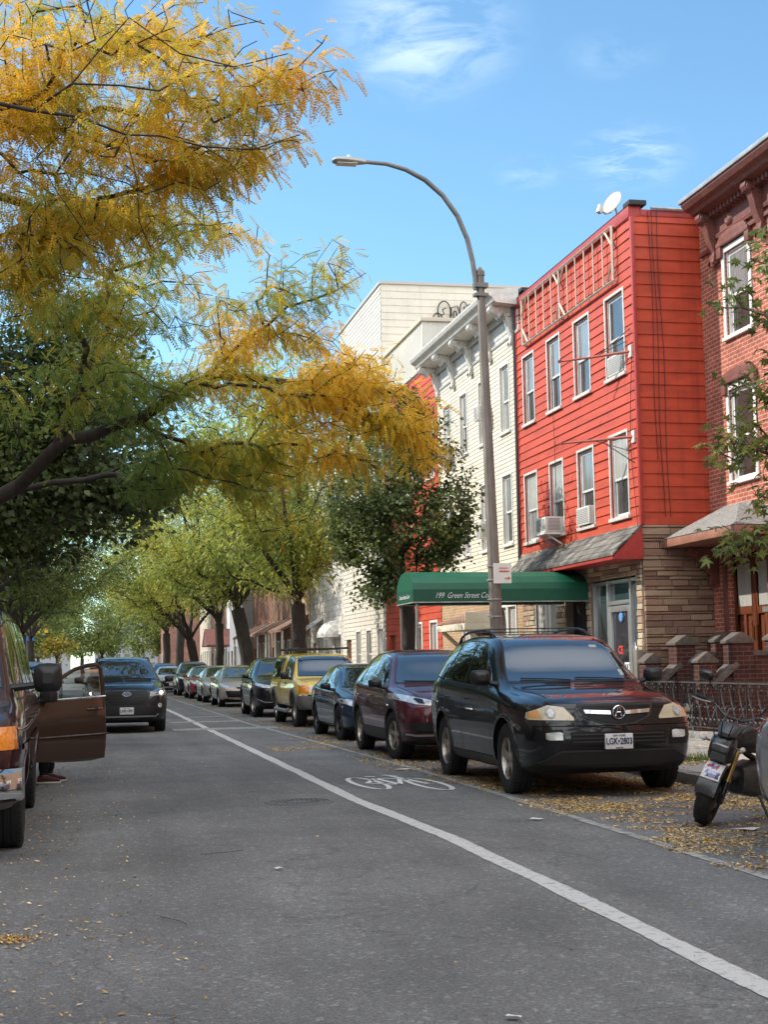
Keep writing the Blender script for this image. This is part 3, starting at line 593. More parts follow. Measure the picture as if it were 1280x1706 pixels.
# cables hanging down the side wall
b = MB()
for k, x in enumerate((10.86, 10.93, 11.02)):
    b.tube([(x + .02 * math.sin(z * 1.7 + k) + .05 * k * (1 - z / 10), 26.07, z) for z in np.linspace(4.1 if k else 5.2, 10.05, 14)], .007, 4)
tag(b.build('cable', M_iron), 'thin black cables hanging down the shaded side of the red building', 'cable')
b = MB(); b.tube([(XR - .045, 30.95 + .03 * math.sin(z * 2), z) for z in np.linspace(4.2, 8.2, 12)], .006, 4); b.tube([(XR - .05, 26.25 + .12 * math.sin(z * 1.4), z) for z in np.linspace(3.9, 7.2, 12)], .007, 4)
tag(b.build('cable', M_iron), 'thin dark cables stapled to the sunlit red clapboard front', 'cable')
# air conditioners
M_ac = mat('ac_shell', (.62, .60, .55), .5, var=.1); M_acg = mat('ac_grille', (.22, .23, .24), .6)
def air_con(fc, u0, u1, z0, z1, out, lb, grp='window air conditioners', front=True):
    a = empty('air_conditioner', fc.p((u0 + u1) / 2, z0, 0), lb, 'air conditioner', grp)
    b = MB(); fc.box(b, u0, u1, z0, z1, -.02, out); b.build('case', M_ac, a, bevel=.02)
    b = MB(); n = 9
    for i in range(n):
        z = z0 + .05 + (z1 - z0 - .1) * i / (n - 1); fc.box(b, u0 + .05, u1 - .05, z - .007, z + .007, out, out + .006)
        fc.box(b, u0 - .006, u0, z - .007, z + .007, .08, out - .06)
    b.build('grille', M_acg, a)
air_con(fs, 26.68, 27.5, 7.03, 7.42, .05, 'air conditioner in the upper window of the red building nearest its corner')
air_con(fs, 30.62, 31.28, 4.22, 4.56, .42, 'boxy grey air conditioner on a white bracket in a lower window of the red building')
b = MB(); b.tube([(XR, 30.7, 3.95), (XR - .4, 30.72, 4.2)], .02, 6); b.tube([(XR, 31.2, 3.95), (XR - .4, 31.18, 4.2)], .02, 6); fs.box(b, 30.6, 31.3, 4.17, 4.21, .03, .46); tag(b.build('bracket_shelf', M_white), 'white angled bracket under the boxy air conditioner on the red wall', 'bracket')
air_con(fs, 28.66, 29.44, 4.22, 4.60, .12, 'slim air conditioner in the lower window of the red building right of the boxy one')
# satellite dish
sd_ = empty('satellite_dish', (10.85, 27.7, 10.1), 'pale grey satellite dish with feed arm on the roof edge of the red building', 'satellite dish')
dc = Vector((10.78, 27.72, 10.72)); dn = Vector((-.84, -.38, .38)).normalized(); q = dn.to_track_quat('Z', 'Y').to_matrix().to_4x4()
b = MB(); MT = Matrix.Translation(dc) @ q @ Matrix.Scale(.82, 4); prof = [(r, .42 * r * r) for r in np.linspace(0, .30, 9)] + [(.31, .045), (.295, .02)] + [(r, .42 * r * r - .025) for r in np.linspace(.27, 0, 6)]
bb = MB(); bb.lathe(prof, 32, 'z'); b.idx([MT @ Vector(v) for v in bb.v], bb.f); b.build('dish', mat('dish_grey', (.40, .37, .31), .45, var=.05), sd_, smooth=True)
b = MB(); tip = MT @ Vector((0, -.42, .34)); b.tube([MT @ Vector((0, -.27, -.02)), MT @ Vector((0, -.40, .12)), tip], .018, 6); b.build('feed_arm', mat('dish_arm', (.3, .3, .3), .5), sd_)
b = MB(); b.obox(tip, .09, .14, .1, q.to_3x3()); b.obox(tip + Vector((.0, .0, .07)), .07, .09, .06, q.to_3x3()); b.build('feed_horn', mat('dish_horn', (.45, .44, .42), .5), sd_, bevel=.01)
b = MB(); b.tube([(10.85, 27.7, 10.06), (10.85, 27.7, 10.5), dc - dn * .05], .022, 8); b.tube([(10.85, 27.7, 10.4), (10.6, 27.6, 10.08)], .01, 6); b.build('mast', M_galv, sd_)

# ---------- brick building with stoop
XB = 11.9
M_brick = brick_mat('red_brick', (.42, .12, .075), (.32, .085, .055), (.50, .38, .30), .215, .080, .0075, var=.25, bump=.5)
M_brn = mat('brown_carved_wood', (.16, .055, .042), .6, var=.3, vscale=8, bump=.4, bscale=20)
brk = building('brick_rowhouse', (14, 22, 0), 'red brick rowhouse with carved brown cornice and white framed windows at the right edge')
fb = street(XB); bw = [(24.02, 25.0, 7.35, 8.95), (24.05, 25.05, 4.65, 6.35), (21.4, 22.4, 7.35, 8.95), (21.4, 22.4, 4.65, 6.35), (19, 20, 7.35, 8.95), (19, 20, 4.65, 6.35)]
b = MB(); flat_wall(b, fb, 17.5, 26.1, .1, 10.0, bw + [(23.75, 25.45, .95, 3.3)], .3); flat_wall(b, flank(17.5), XB, 20, 0, 10.0); b.build('wall', M_brick, brk)
b = MB(); b.box(XB + .35, 20, 17.52, 26.08, 0, 9.9); b.build('inner_structure', M_blackm, brk)
b = MB(); b.box(11.4, 20, 17.4, 25.5, 10.0, 10.05); b.box(11.85, 20, 25.5, 26.1, 10.0, 10.05); b.build('roof', M_tar, brk)
for i, w in enumerate(bw):
    window(brk, fb, *w, style='white', top='pale', low='dark', casing=.10, depth=.18, mc=M_white)
    b = MB(); u0, u1, z1 = w[0], w[1], w[3]; fb.box(b, u0 - .18, u1 + .18, z1 + .12, z1 + .2, .0, .10)
    for s in (-1, 1):
        c = (u0 - .1) if s < 0 else (u1 + .1); fb.box(b, c - .09, c + .09, z1 - .08, z1 + .12, 0, .09)
    b.prism([(0, 0), (u1 - u0 + .3, 0), (u1 - u0 + .16, .13), ((u1 - u0 + .3) / 2, .17), (.14, .13)], .09, frame(fb.p(u0 - .15, z1 + .2, 0), (0, 1, 0), (0, 0, 1)) @ Matrix.Translation((0, 0, -.09)) )
    b.build('window_hood', M_brn, brk, bevel=.012)
# cornice
b = MB(); prof = [(0, 9.28), (.06, 9.28), (.08, 9.34), (.04, 9.38), (.04, 9.66), (.10, 9.70), (.14, 9.76), (.40, 9.80), (.44, 9.86), (.54, 9.90), (.60, 9.98), (.60, 10.02), (0, 10.04)]
L0 = [fb.p(17.4, z, o) for o, z in prof]; L1 = [fb.p(25.55, z, o) for o, z in prof]; k = len(prof)
b.idx(L0 + L1, [(i, (i + 1) % k, k + (i + 1) % k, k + i) for i in range(k)] + [tuple(range(k - 1, -1, -1)), tuple(range(k, 2 * k))]); co = b.build('cornice', M_brn, brk)
b = MB(); fb.box(b, 17.4, 25.6, 10.02, 10.10, -.1, .64); b.build('gutter', mat('gutter_grey', (.34, .35, .35), .5, metal=.4, var=.2), co, bevel=.015)
def scroll_bracket(b, fc, u, zt, h, out, w=.16):
    pr = [(0, 0), (out, 0), (out + .02, -.09), (out * .93, -.16), (out * .72, -.20), (out * .62, -.30), (out * .45, -.48 * h / .8), (out * .25, -.62 * h / .8), (out * .32, -.72 * h / .8), (out * .30, -.84 * h / .8), (out * .12, -h), (0, -h)]
    n = len(pr); A = [fc.p(u - w / 2, zt + z, o) for o, z in pr]; B = [fc.p(u + w / 2, zt + z, o) for o, z in pr]
    b.idx(A + B, [tuple(range(n - 1, -1, -1)), tuple(range(n, 2 * n))] + [(i, (i + 1) % n, n + (i + 1) % n, n + i) for i in range(n)])
    for o, z, r in ((out * .75, -.1, .085), (out * .24, -.78 * h / .8, .06)):
        for s in (-1, 1):
            bb = MB(); bb.lathe([(0, .0), (r * .3, .03), (r * .6, .01), (r * .8, .03), (r, .0), (r, -.04)], 12, 'z')
            M = Matrix.Translation(fc.p(u + s * (w / 2 + .0), zt + z, o)) @ Matrix((( *fc.N, 0), (0, 0, 1, 0), (*(fc.U * s), 0), (0, 0, 0, 1))).transposed(); M.translation = fc.p(u + s * w / 2, zt + z, o)
            b.idx([M @ Vector(v) for v in bb.v], bb.f)
for u in (25.35, 23.4, 21.4, 19.4): b = MB(); scroll_bracket(b, fb, u, 9.78, .95, .36, .2); b.build('bracket', M_brn, co, bevel=.01)
for q0, q1 in ((23.4, 25.35), (21.4, 23.4), (19.4, 21.4), (17.4, 19.4)):
    b = MB(); u = q0 + .19
    while u < q1 - .15: fb.box(b, u - .04, u + .04, 9.68, 9.79, .05, .22); u += .15
    b.build('dentils', M_brn, co)
b = MB(); fb.box(b, 17.5, 26.0, 9.12, 9.2, 0, .06)
for u in (24.65, 22.55, 20.4):
    bb = MB(); bb.lathe([(0, .06), (.05, .05), (.07, .07), (.12, .04), (.15, .0)], 12, 'x', (0, 0, 0)); b.idx([Vector((XB - .04 - v[0], u + v[1], 9.5 + v[2])) for v in bb.v], bb.f)
b.build('moulding', M_brn, co, bevel=.01)
# double door
M_door = mat('varnished_wood', (.13, .038, .016), .35, var=.3, vscale=3, vstretch=(1, 8, .6))
b = MB(); fb.box(b, 23.65, 23.75, .95, 3.4, -.2, .06); fb.box(b, 25.45, 25.55, .95, 3.4, -.2, .06); fb.box(b, 23.75, 25.45, 3.3, 3.4, -.2, .05); fr = b.build('door_frame', M_brn, brk, bevel=.01)
for u0, u1 in ((23.76, 24.595), (24.605, 25.44)):
    b = MB(); fb.box(b, u0, u1, .97, 3.28, -.2, -.15)
    for a, c, d, e in ((u0, u0 + .12, .97, 3.28), (u1 - .12, u1, .97, 3.28), (u0 + .12, u1 - .12, 3.14, 3.28), (u0 + .12, u1 - .12, 2.2, 2.34), (u0 + .12, u1 - .12, .97, 1.2), ((u0 + u1) / 2 - .05, (u0 + u1) / 2 + .05, 1.2, 2.2)): fb.box(b, a, c, d, e, -.149, -.11)
    fb.box(b, u0 + .2, (u0 + u1) / 2 - .1, 1.32, 2.08, -.149, -.125); fb.box(b, (u0 + u1) / 2 + .1, u1 - .2, 1.32, 2.08, -.149, -.125)
    d_ = b.build('door', M_door, brk, bevel=.008)
    b = MB(); fb.quad(b, u0 + .13, u1 - .13, 2.35, 3.13, -.13); b.build('pane', M_panec, d_)
    b = MB(); fb.box(b, u1 - .09 if u0 < 24 else u0 + .05, u1 - .05 if u0 < 24 else u0 + .09, 1.75, 2.0, -.109, -.07); b.build('handle', mat('brass', (.6, .42, .2), .3, metal=1), d_)
    if u0 < 24.0:
        b = MB(); fb.box(b, u0 + .3, u1 - .3, 2.22, 2.31, -.109, -.1); b.build('mail_slot', M_alum, d_)
# hipped hood over the stoop
b = MB(); ex, ey0, ey1, ez = 10.88, 22.9, 26.05, 3.66; ap = [(11.9, 24.0, 4.2), (11.9, 25.2, 4.2), (11.65, 24.3, 4.18), (11.65, 24.9, 4.18)]
c = [(ex, ey0, ez), (ex, ey1, ez), (11.9, ey1, ez), (11.9, ey0, ez)]
b.face([c[0], c[1], ap[3], ap[2]]); b.face([c[1], c[2], ap[1], ap[3]]); b.face([c[3], c[0], ap[2], ap[0]]); b.face([ap[2], ap[3], ap[1], ap[0]]); hd = b.build('porch_roof', mat('slate_shingles', (.20, .19, .175), .85, var=.45, vscale=14, bump=.8, bscale=30), brk)
b = MB(); b.box(ex + .01, 11.89, ey0 + .01, ey1 - .01, ez - .16, ez - .004); b.build('fascia', mat('copper_brown', (.27, .12, .08), .55, var=.3), hd, bevel=.015)
for y in (23.1, 25.85): b = MB(); scroll_bracket(b, fb, y, 3.5, .7, .6, .12); b.build('bracket', M_brn, hd, bevel=.01)

# ---------- stoop: brick side walls, piers, steps
M_dbrick = brick_mat('sooty_brick', (.085, .028, .022), (.055, .021, .017), (.10, .08, .07), .215, .075, .008, var=.35, bump=.6)
M_cap = mat('pier_cap_stone', (.10, .082, .07), .85, var=.35, vscale=12, bump=.5, bscale=40)
st = empty('entrance_stoop', (11, 24.4, .1), 'dark brick entrance stoop with pointed pier caps and slanted stone copings', 'stoop')
b = MB(); 
for i in range(5): b.box(10.25 + i * .22, 11.9, 23.42, 25.38, .1 + i * .17, .1 + (i + 1) * .17 - .001)
b.build('steps', M_cap, st, bevel=.01)
for Yw in (25.55, 23.2):
    b = MB(); b.idx([(10.3, Yw - .13, .1), (11.0, Yw - .13, .1), (11.0, Yw - .13, 1.25), (10.3, Yw - .13, .85), (10.3, Yw + .13, .1), (11.0, Yw + .13, .1), (11.0, Yw + .13, 1.25), (10.3, Yw + .13, .85)], [(0, 1, 2, 3), (7, 6, 5, 4), (3, 2, 6, 7)])
    b.box(11.0, 11.9, Yw - .13, Yw + .13, .1, 1.45); b.build('side_wall', M_dbrick, st)
    b = MB(); M_ = Matrix.Translation((10.66, Yw, 1.14)) @ Matrix.Rotation(-math.atan2(.5, .62), 4, 'Y'); b.box(-.30, .30, -.19, .19, -.05, .05, M_); b.box(11.05, 11.88, Yw - .17, Yw + .17, 1.452, 1.54); b.build('coping', M_cap, st, bevel=.012)
    for X, zt in ((10.35, 1.34), (10.98, 1.66), (11.75, 1.70)):
        w = .155 if X < 10.5 else .185
        b = MB(); b.box(X - w, X + w, Yw - w, Yw + w, .1, zt); pr_ = b.build('pier', M_dbrick, st)
        b = MB(); w2 = w + .035; z = zt + .002; h = .19
        b.idx([(X - w2, Yw - w2, z), (X + w2, Yw - w2, z), (X + w2, Yw + w2, z), (X - w2, Yw + w2, z), (X - w2, Yw - w2, z + .045), (X + w2, Yw - w2, z + .045), (X + w2, Yw + w2, z + .045), (X - w2, Yw + w2, z + .045), (X, Yw - w2, z + h), (X, Yw + w2, z + h)], [(0, 3, 2, 1), (0, 1, 5, 4), (2, 3, 7, 6), (1, 2, 6, 5), (3, 0, 4, 7), (4, 5, 8), (6, 7, 9), (5, 6, 9, 8), (7, 4, 8, 9)])
        b.build('pier_cap', M_cap, pr_, bevel=.008)
# yard and iron fence
b = MB(); b.box(10.0, 11.9, 12, 26.1, -.02, .12); b.build('yard', M_conc)['kind'] = 'structure'
b = MB(); y = 12.0
while y < 25.6: b.box(9.9, 10.1, y, y + .8, .05, .24 + random.uniform(-.01, .01)); y += .805
tag(b.build('fence_kerb', M_curb, bevel=.02), 'low rough stone kerb under the wrought iron fence', 'stone kerb')
fe = empty('iron_fence', (10, 20, .24), 'ornate black wrought iron scroll fence in front of the brick rowhouse', 'fence')
b = MB(); b.box(9.975, 10.025, 12, 25.6, 1.015, 1.04); b.box(9.985, 10.015, 12, 25.6, .30, .32); b.build('rail', mat('worn_iron_rail', (.05, .046, .043), .6, metal=.1, var=.4, vscale=20), fe)
b = MB()
def arc(b, c, r, a0, a1, sr_=.008, n=10, spiral=0.0): b.tube([(10, c[0] + (r * (1 - spiral * i / n)) * math.cos(a0 + (a1 - a0) * i / n), c[1] + (r * (1 - spiral * i / n)) * math.sin(a0 + (a1 - a0) * i / n)) for i in range(n + 1)], sr_, 4, cap=False)
y = 12.1; k = 0
while y < 25.5:
    # S-shaped twisted bars crossing, with scrolls at waist and foot
    for s in (-1, 1):
        b.tube([(10 + s * .006, y + s * (.10 * math.cos(math.pi * t)), .31 + .71 * t) for t in np.linspace(0, 1, 8)], .013, 4, cap=False)
        arc(b, (y + s * .065, .66), .055, math.pi / 2, math.pi / 2 + s * 5.2, .012, 10, .6)
        arc(b, (y + s * .08, .41), .07, -math.pi / 2, -math.pi / 2 + s * 5.4, .013, 11, .6)
        arc(b, (y + s * .07, .95), .05, math.pi / 2, math.pi / 2 + s * 3.6, .007, 8, .5)
    if k % 3 == 0: b.tube([(10, y + .16, .24), (10, y + .16, 1.06)], .014, 5)
    y += .32; k += 1
y = 12.05
while y < 25.6: b.tube([(10, y, 1.04), (10, y, 1.075)], [.008, .002], 4, cap=False); y += .065
b.build('scroll_panel', M_iron, fe)

# ---------- cream clapboard building with bracketed cornice
M_cream = mat('cream_clapboard', (.66, .60, .47), .6, streak=.3, var=.10, vscale=1.2, vstretch=(1, .5, 3), bump=.1)
cr_ = building('cream_clapboard_rowhouse', (12.5, 37.5, 0), 'cream clapboard rowhouse with white bracketed cornice left of the red building')
cw = []
for z0, z1 in ((7.1, 8.75), (4.3, 6.0)):
    for u0, u1 in ((34.38, 35.15), (36.4, 37.17), (38.38, 39.1), (40.15, 40.95)): cw.append((u0, u1, z0, z1))
b = MB(); clap_wall(b, fs, 33.76, 41.7, 3.1, 9.35, .104, .014, cw, jig=.0015); b.build('wall', M_cream, cr_)
b = MB(); b.box(XR + .16, 20, 33.78, 41.68, 0, 9.95); b.build('inner_structure', M_blackm, cr_)
for i, w in enumerate(cw): window(cr_, fs, *w, style='white', top='pale', low='dark' if i % 3 else 'pale', casing=.05)
M_tanb = brick_mat('tan_brick', (.42, .27, .14), (.34, .20, .11), (.45, .38, .28), .21, .075, .009, var=.15)
gw = [(34.3, 34.95, .9, 2.75), (35.1, 35.8, .9, 2.75), (38.6, 39.3, .9, 2.6), (36.4, 37.5, .15, 2.5)]
b = MB(); flat_wall(b, fs, 33.76, 41.7, .1, 3.1, gw, .2); b.build('wall', M_tanb, cr_)
for w in gw[:3]: window(cr_, fs, *w, style='white', top='curtain', low='dark', casing=.06, mc=M_white)
b = MB(); fs.box(b, 36.42, 37.48, .15, 2.48, -.18, -.13); b.build('door', M_door, cr_, bevel=.01)
# cornice
b = MB(); prof = [(0, 9.34), (.03, 9.34), (.05, 9.38), (.02, 9.42), (.02, 9.98), (.06, 10.0), (.55, 10.04), (.62, 10.08), (.66, 10.16), (.76, 10.22), (.80, 10.30), (.80, 10.34), (0, 10.42)]
k = len(prof); L0 = [fs.p(33.45, z, o) for o, z in prof]; L1 = [fs.p(41.85, z, o) for o, z in prof]
b.idx(L0 + L1, [(i, (i + 1) % k, k + (i + 1) % k, k + i) for i in range(k)] + [tuple(range(k - 1, -1, -1)), tuple(range(k, 2 * k))]); co = b.build('cornice', M_offwhite, cr_)
br_u = (33.95, 35.9, 37.75, 39.65, 41.45)
for u in br_u: b = MB(); scroll_bracket(b, fs, u, 10.03, .92, .34, .2); scroll_bracket(b, fs, u, 10.03, .2, .62, .26); b.build('bracket', M_offwhite, co, bevel=.01)
for a, c in zip(br_u[:-1], br_u[1:]):
    b = MB(); fs.box(b, a + .25, c - .25, 9.5, 9.8, .02, .035)
    for u in np.arange(a + .2, c - .15, .11): fs.box(b, u, u + .05, 9.84, 10.0, .02, .13)
    b.build('dentils', M_offwhite, co)
b = MB(); b.box(XR - .1, 20, 33.8, 41.66, 10.0, 10.36); b.box(XR + .1, 11.2, 33.5, 34.1, 10.36, 10.44); b.build('roof', M_tar, cr_)
b = MB(); b.tube([(XR - .05, 33.74, 10.2), (XR - .06, 33.74, 3.6)], .04, 8); b.build('downpipe', mat('dark_pipe', (.06, .055, .05), .5), cr_)
for u0, u1, z0, z1, lb in ((36.0, 36.4, 7.6, 7.98, 'air conditioner sticking out of the cream wall right behind the lamp post'), (39.95, 40.85, 7.12, 7.5, 'white air conditioner in the top window at the far end of the cream wall'), (36.05, 36.42, 4.55, 4.95, 'small air conditioner low on the cream wall beside the lamp post')):
    air_con(fs, u0, u1, z0, z1, .38, lb)
# little gabled door hood
ho = empty('door_hood', (10.1, 37, 2.3), 'beige clapboard gabled door hood with slanted struts beside the canopy', 'door hood')
b = MB(); x0, x1, y0, y1 = 9.55, 10.48, 35.6, 38.4
b.idx([(x0, y0, 2.45), (x0, y1, 2.45), (x1, y1, 2.75), (x1, y0, 2.75), (x0, y0, 2.40), (x0, y1, 2.40), (x1, y1, 2.70), (x1, y0, 2.70)], [(0, 1, 2, 3), (7, 6, 5, 4), (0, 3, 7, 4), (1, 5, 6, 2), (0, 4, 5, 1)]); b.build('shingles', brick_mat('brown_shingles', (.30, .18, .13), (.22, .14, .11), (.08, .06, .05), .3, .1, .006), ho)
b = MB(); b.box(x0 - .02, x1, y0 - .02, y1 + .02, 2.22, 2.38); b.box(x0, x1, y0 - .01, y0 + .03, 2.38, 2.66); b.build('fascia', M_cream, ho, bevel=.01)
for y in (y0 + .15, y1 - .15): b = MB(); b.tube([(x0 + .1, y, 2.22), (x1, y, 1.45)], .055, 4); b.build('strut', M_cream, ho)

# ---------- generic row further up the street
def rowhouse(name, label, X, y0, y1, h, wall_m, rows, ncol, win_w=.85, win_h=1.6, clap=None, ground=3.2, group=None, cornice=.35, side=True, depthx=9, cm=None, sgn=1, door=True, style='white', roof=None, wins_on=True):
    """sgn 1: right side of the street, -1: left"""
    fc = Face((X, 0, 0), (0, 1, 0), (-sgn, 0, 0)); rt_ = building(name, (X + sgn * depthx / 2, (y0 + y1) / 2, 0), label, 'house', group)
    holes = []; w_ = (y1 - y0) / ncol
    for r in range(rows):
        zb = (ground + .9 + r * 2.85) if r else 1.0
        if r and zb + win_h > h - .5: continue
        for c in range(ncol):
            u = y0 + w_ * (c + .5)
            if r == 0 and door and c == ncol - 1: holes.append((u - .5, u + .5, .15, 2.35)); continue
            holes.append((u - win_w / 2, u + win_w / 2, zb, zb + win_h))
    b = MB()
    if clap: clap_wall(b, fc, y0, y1, .1, h, clap, .02, holes, jig=.003)
    else: flat_wall(b, fc, y0, y1, .1, h, holes, .15)
    for Yf, n_ in ((y0, -1), (y1, 1)):
        f2 = Face((0, Yf, 0), (sgn, 0, 0), (0, n_, 0))
        if clap and n_ < 0: clap_wall(b, f2, sgn * X, sgn * X + depthx, .1, h, clap * 1.6, .018, (), joint=20)
        else: flat_wall(b, f2, sgn * X, sgn * X + depthx, .1, h)
    b.build('wall', wall_m, rt_)
    b = MB(); a, c = sorted((X + sgn * .17, X + sgn * depthx)); b.box(a, c, y0 + .05, y1 - .05, 0, h - .05); b.build('inner_structure', M_blackm, rt_)
    a, c = sorted((X - sgn * .02, X + sgn * depthx)); b = MB(); b.box(a, c, y0 + .003, y1 - .003, h, h + .08); b.build('roof', M_tar, rt_)
    if cornice:
        b = MB(); fc.box(b, y0, y1, h - .1, h + .15, .01, cornice); fc.box(b, y0, y1, h - .3, h - .1, .01, cornice * .5); fc.box(b, y0, y1, h - .7, h - .62, .01, .06)
        for u in np.linspace(y0 + .3, y1 - .3, ncol + 1): fc.box(b, u - .08, u + .08, h - .68, h - .1, .01, cornice * .8)
        b.build('cornice', cm or M_offwhite, rt_, bevel=.01)
    for hh in holes:
        if hh[3] - hh[2] > 2.1 and hh[2] < .3:
            b = MB(); fc.box(b, hh[0], hh[1], hh[2], hh[3], -.13, -.09); fc.box(b, hh[0] + .15, hh[1] - .15, hh[2] + .3, hh[3] - .9, -.089, -.07); b.build('door', M_door if X % 2 < 1 else M_redd, rt_, bevel=.01)
        else: window(rt_, fc, *hh, style=style, top=random.choice(('pale', 'pale', 'curtain')), low='dark', casing=.07, mc=M_white)
    return rt_, fc
M_wht = mat('white_vinyl', (.60, .56, .48), .6, streak=.25, var=.09, vscale=1.5, bump=.1)
M_whs = brick_mat('white_asbestos_shingle', (.62, .60, .55), (.50, .47, .42), (.12, .11, .10), .62, .24, .006, var=.2, bump=.7)
M_brs = brick_mat('brown_brick', (.23, .12, .075), (.17, .085, .055), (.26, .21, .17), .215, .075, .009, var=.25)
M_pale = brick_mat('pale_brick', (.50, .40, .30), (.42, .33, .25), (.45, .42, .36), .215, .075, .009, var=.15)
M_gryst = mat('grey_stucco', (.30, .31, .33), .8, var=.1, bump=.2)
M_whst = mat('white_stucco', (.66, .66, .64), .8, var=.1, bump=.2)
rowhouse('red_clapboard_rowhouse', 'low red clapboard rowhouse behind the dark tree between cream and white houses', XR, 41.72, 49.5, 10.35, M_red, 3, 4, clap=.2, cornice=0)
# set-back attic of pale vertical siding on its roof
at_ = building('rooftop_addition', (13, 47, 10.4), 'pale vertically sided rooftop addition with slanting coping above the small red house', 'rooftop addition')
b = MB()
u = 43.8
while u < 49.4: b.box(XR + .1, 19, u + .01, min(u + .29, 49.45), 10.44, 12.0); b.box(XR + .08, XR + .12, u - .012, u + .012, 10.44, 12.0); u += .3
b.build('wall', M_wht, at_)
b = MB(); b.box(XR + .02, 19, 43.72, 49.48, 12.0, 12.12); b.build('coping', mat('beige_coping', (.55, .45, .33), .6), at_, bevel=.01)
tw, _ = rowhouse('tall_white_building', 'tallest building, white clapboard, with black outline graffiti high on its blank side wall', XR, 49.55, 57.6, 14.7, M_wht, 4, 4, clap=.16, cornice=0, depthx=16)
b = MB(); b.box(XR - .05, XR + 16, 49.48, 49.6, 14.68, 14.78); b.box(XR - .06, XR + .1, 49.6, 57.6, 14.68, 14.78); b.build('parapet_trim', mat('grey_trim', (.4, .39, .37), .6), tw)
# graffiti outlines on the side wall (bubble letters)
g = MB(); 
def gl(pts, r=.028): g.tube([(12.45 + (x - gx0) * .52, 49.46, 13.4 + (z - gz0) * .75) for x, z in pts], r * .7, 4)
def circ(cx, cz, rx, rz, a0=0, a1=2 * math.pi, n=18): return [(cx + rx * math.cos(a0 + (a1 - a0) * i / n), cz + rz * math.sin(a0 + (a1 - a0) * i / n)) for i in range(n + 1)]
gx0, gz0 = 12.95, 12.65
gl(circ(gx0 + .15, gz0 - .05, .36, .42)); gl(circ(gx0 + .62, gz0 + .45, .45, .5, -.6, 3.9)); gl([(gx0 + .9, gz0 + .15), (gx0 + .62, gz0 - .75), (gx0 + .2, gz0 - .42)]); gl([(gx0 + .4, gz0 + .25), (gx0 + .62, gz0 + .35), (gx0 + .5, gz0 + .55), (gx0 + .75, gz0 + .62)])
gl([(gx0 + .45, gz0 + .05), (gx0 + .75, gz0 + .1)]); gl([(gx0 - .05, gz0), (gx0 + .2, gz0 + .12), (gx0 + .1, gz0 - .2), (gx0 + .32, gz0 - .1)])
gl([(gx0 + 1.1, gz0 - .3), (gx0 + 1.12, gz0 + .65), (gx0 + 1.55, gz0 + .75), (gx0 + 1.75, gz0 + .3), (gx0 + 1.5, gz0 - .2), (gx0 + 1.1, gz0 - .3)]); gl(circ(gx0 + 1.38, gz0 + .3, .12, .2)); gl(circ(gx0 + 2.0, gz0 + .5, .28, .45, -1.2, 4.2)); gl(circ(gx0 + 2.45, gz0 + .35, .24, .5, -1.2, 4.2)); gl([(gx0 + 2.0, gz0 + .3), (gx0 + 2.05, gz0 + .75)])
gl([(gx0 + 1.8, gz0 + .1), (gx0 + 2.3, gz0 - .1), (gx0 + 2.6, gz0)])
g.build('graffiti', M_blackm, tw)
wh, _f = rowhouse('white_shingle_rowhouse', 'white shingled rowhouse with a small ribbed metal awning over its door', XR, 57.65, 66.2, 10.2, M_whs, 3, 4, cornice=.3)
b = MB()
for i in range(12): y = 62.6 + i * .15; b.idx([(XR - .02, y, 3.35), (XR - .02, y + .15, 3.35), (XR - 1.1, y + .15, 2.65), (XR - 1.1, y, 2.65), (XR - .02, y + .075, 3.39), (XR - 1.1, y + .075, 2.69)], [(0, 4, 5, 3), (4, 1, 2, 5)])
b.box(XR - 1.1, XR - 1.07, 62.6, 64.4, 2.5, 2.66); b.build('awning', mat('ribbed_awning', (.35, .35, .35), .5, var=.15), wh)
b = MB(); b.idx([(XR - .8 * math.cos(t) * math.cos(s), 59.6 + .8 * math.sin(s), 2.5 + .7 * math.sin(t) * math.cos(s)) for t in np.linspace(0, math.pi / 2, 7) for s in np.linspace(-math.pi / 2, math.pi / 2, 9)], [(i * 9 + j, i * 9 + j + 1, (i + 1) * 9 + j + 1, (i + 1) * 9 + j) for i in range(6) for j in range(8)]); b.build('awning', M_offwhite, wh)
specs = [('tan_clapboard_rowhouse', 'tan clapboard house behind the forked tree trunk, between the white shingle and brown brick houses', 66.25, 72, 9.8, mat('tan_clapboard', (.42, .29, .2), .6, var=.1), .2),
         ('brown_brick_rowhouse', 'brown brick rowhouse with sloping shingled porch roof and white window frames', 72.05, 80, 10.4, M_brs, None),
         ('red_porch_rowhouse', 'reddish brick rowhouse with dark red porch awning beyond the brown house', 80.05, 88, 10.0, brick_mat('rust_brick', (.28, .10, .06), (.22, .08, .05), (.3, .24, .2), var=.25), None)]
for nm, lb, y0, y1, h, m, cl_ in specs:
    rh, fc_ = rowhouse(nm, lb, XR, y0, y1, h, m, 3, 4, clap=cl_, cornice=.4, cm=M_brn if 'brick' in lb else None)
    b = MB(); pent_x = 1.3; b.idx([(XR - .01, y0 + .4, 3.7), (XR - .01, y1 - .6, 3.7), (XR - pent_x, y1 - .6, 3.05), (XR - pent_x, y0 + .4, 3.05), (XR - .01, y0 + .4, 3.6), (XR - .01, y1 - .6, 3.6), (XR - pent_x, y1 - .6, 2.92), (XR - pent_x, y0 + .4, 2.92)], [(0, 1, 2, 3), (7, 6, 5, 4), (0, 3, 7, 4), (1, 5, 6, 2), (3, 2, 6, 7)])
    b.build('porch_roof', brick_mat('brown_shingles', (.30, .18, .13), (.22, .14, .11), (.08, .06, .05), .3, .1, .006), rh)
    for y in (y0 + .5, (y0 + y1) / 2, y1 - .7): b = MB(); b.tube([(XR - pent_x + .08, y, .1), (XR - pent_x + .08, y, 2.95)], .05, 8); b.build('porch_post', M_white, rh)
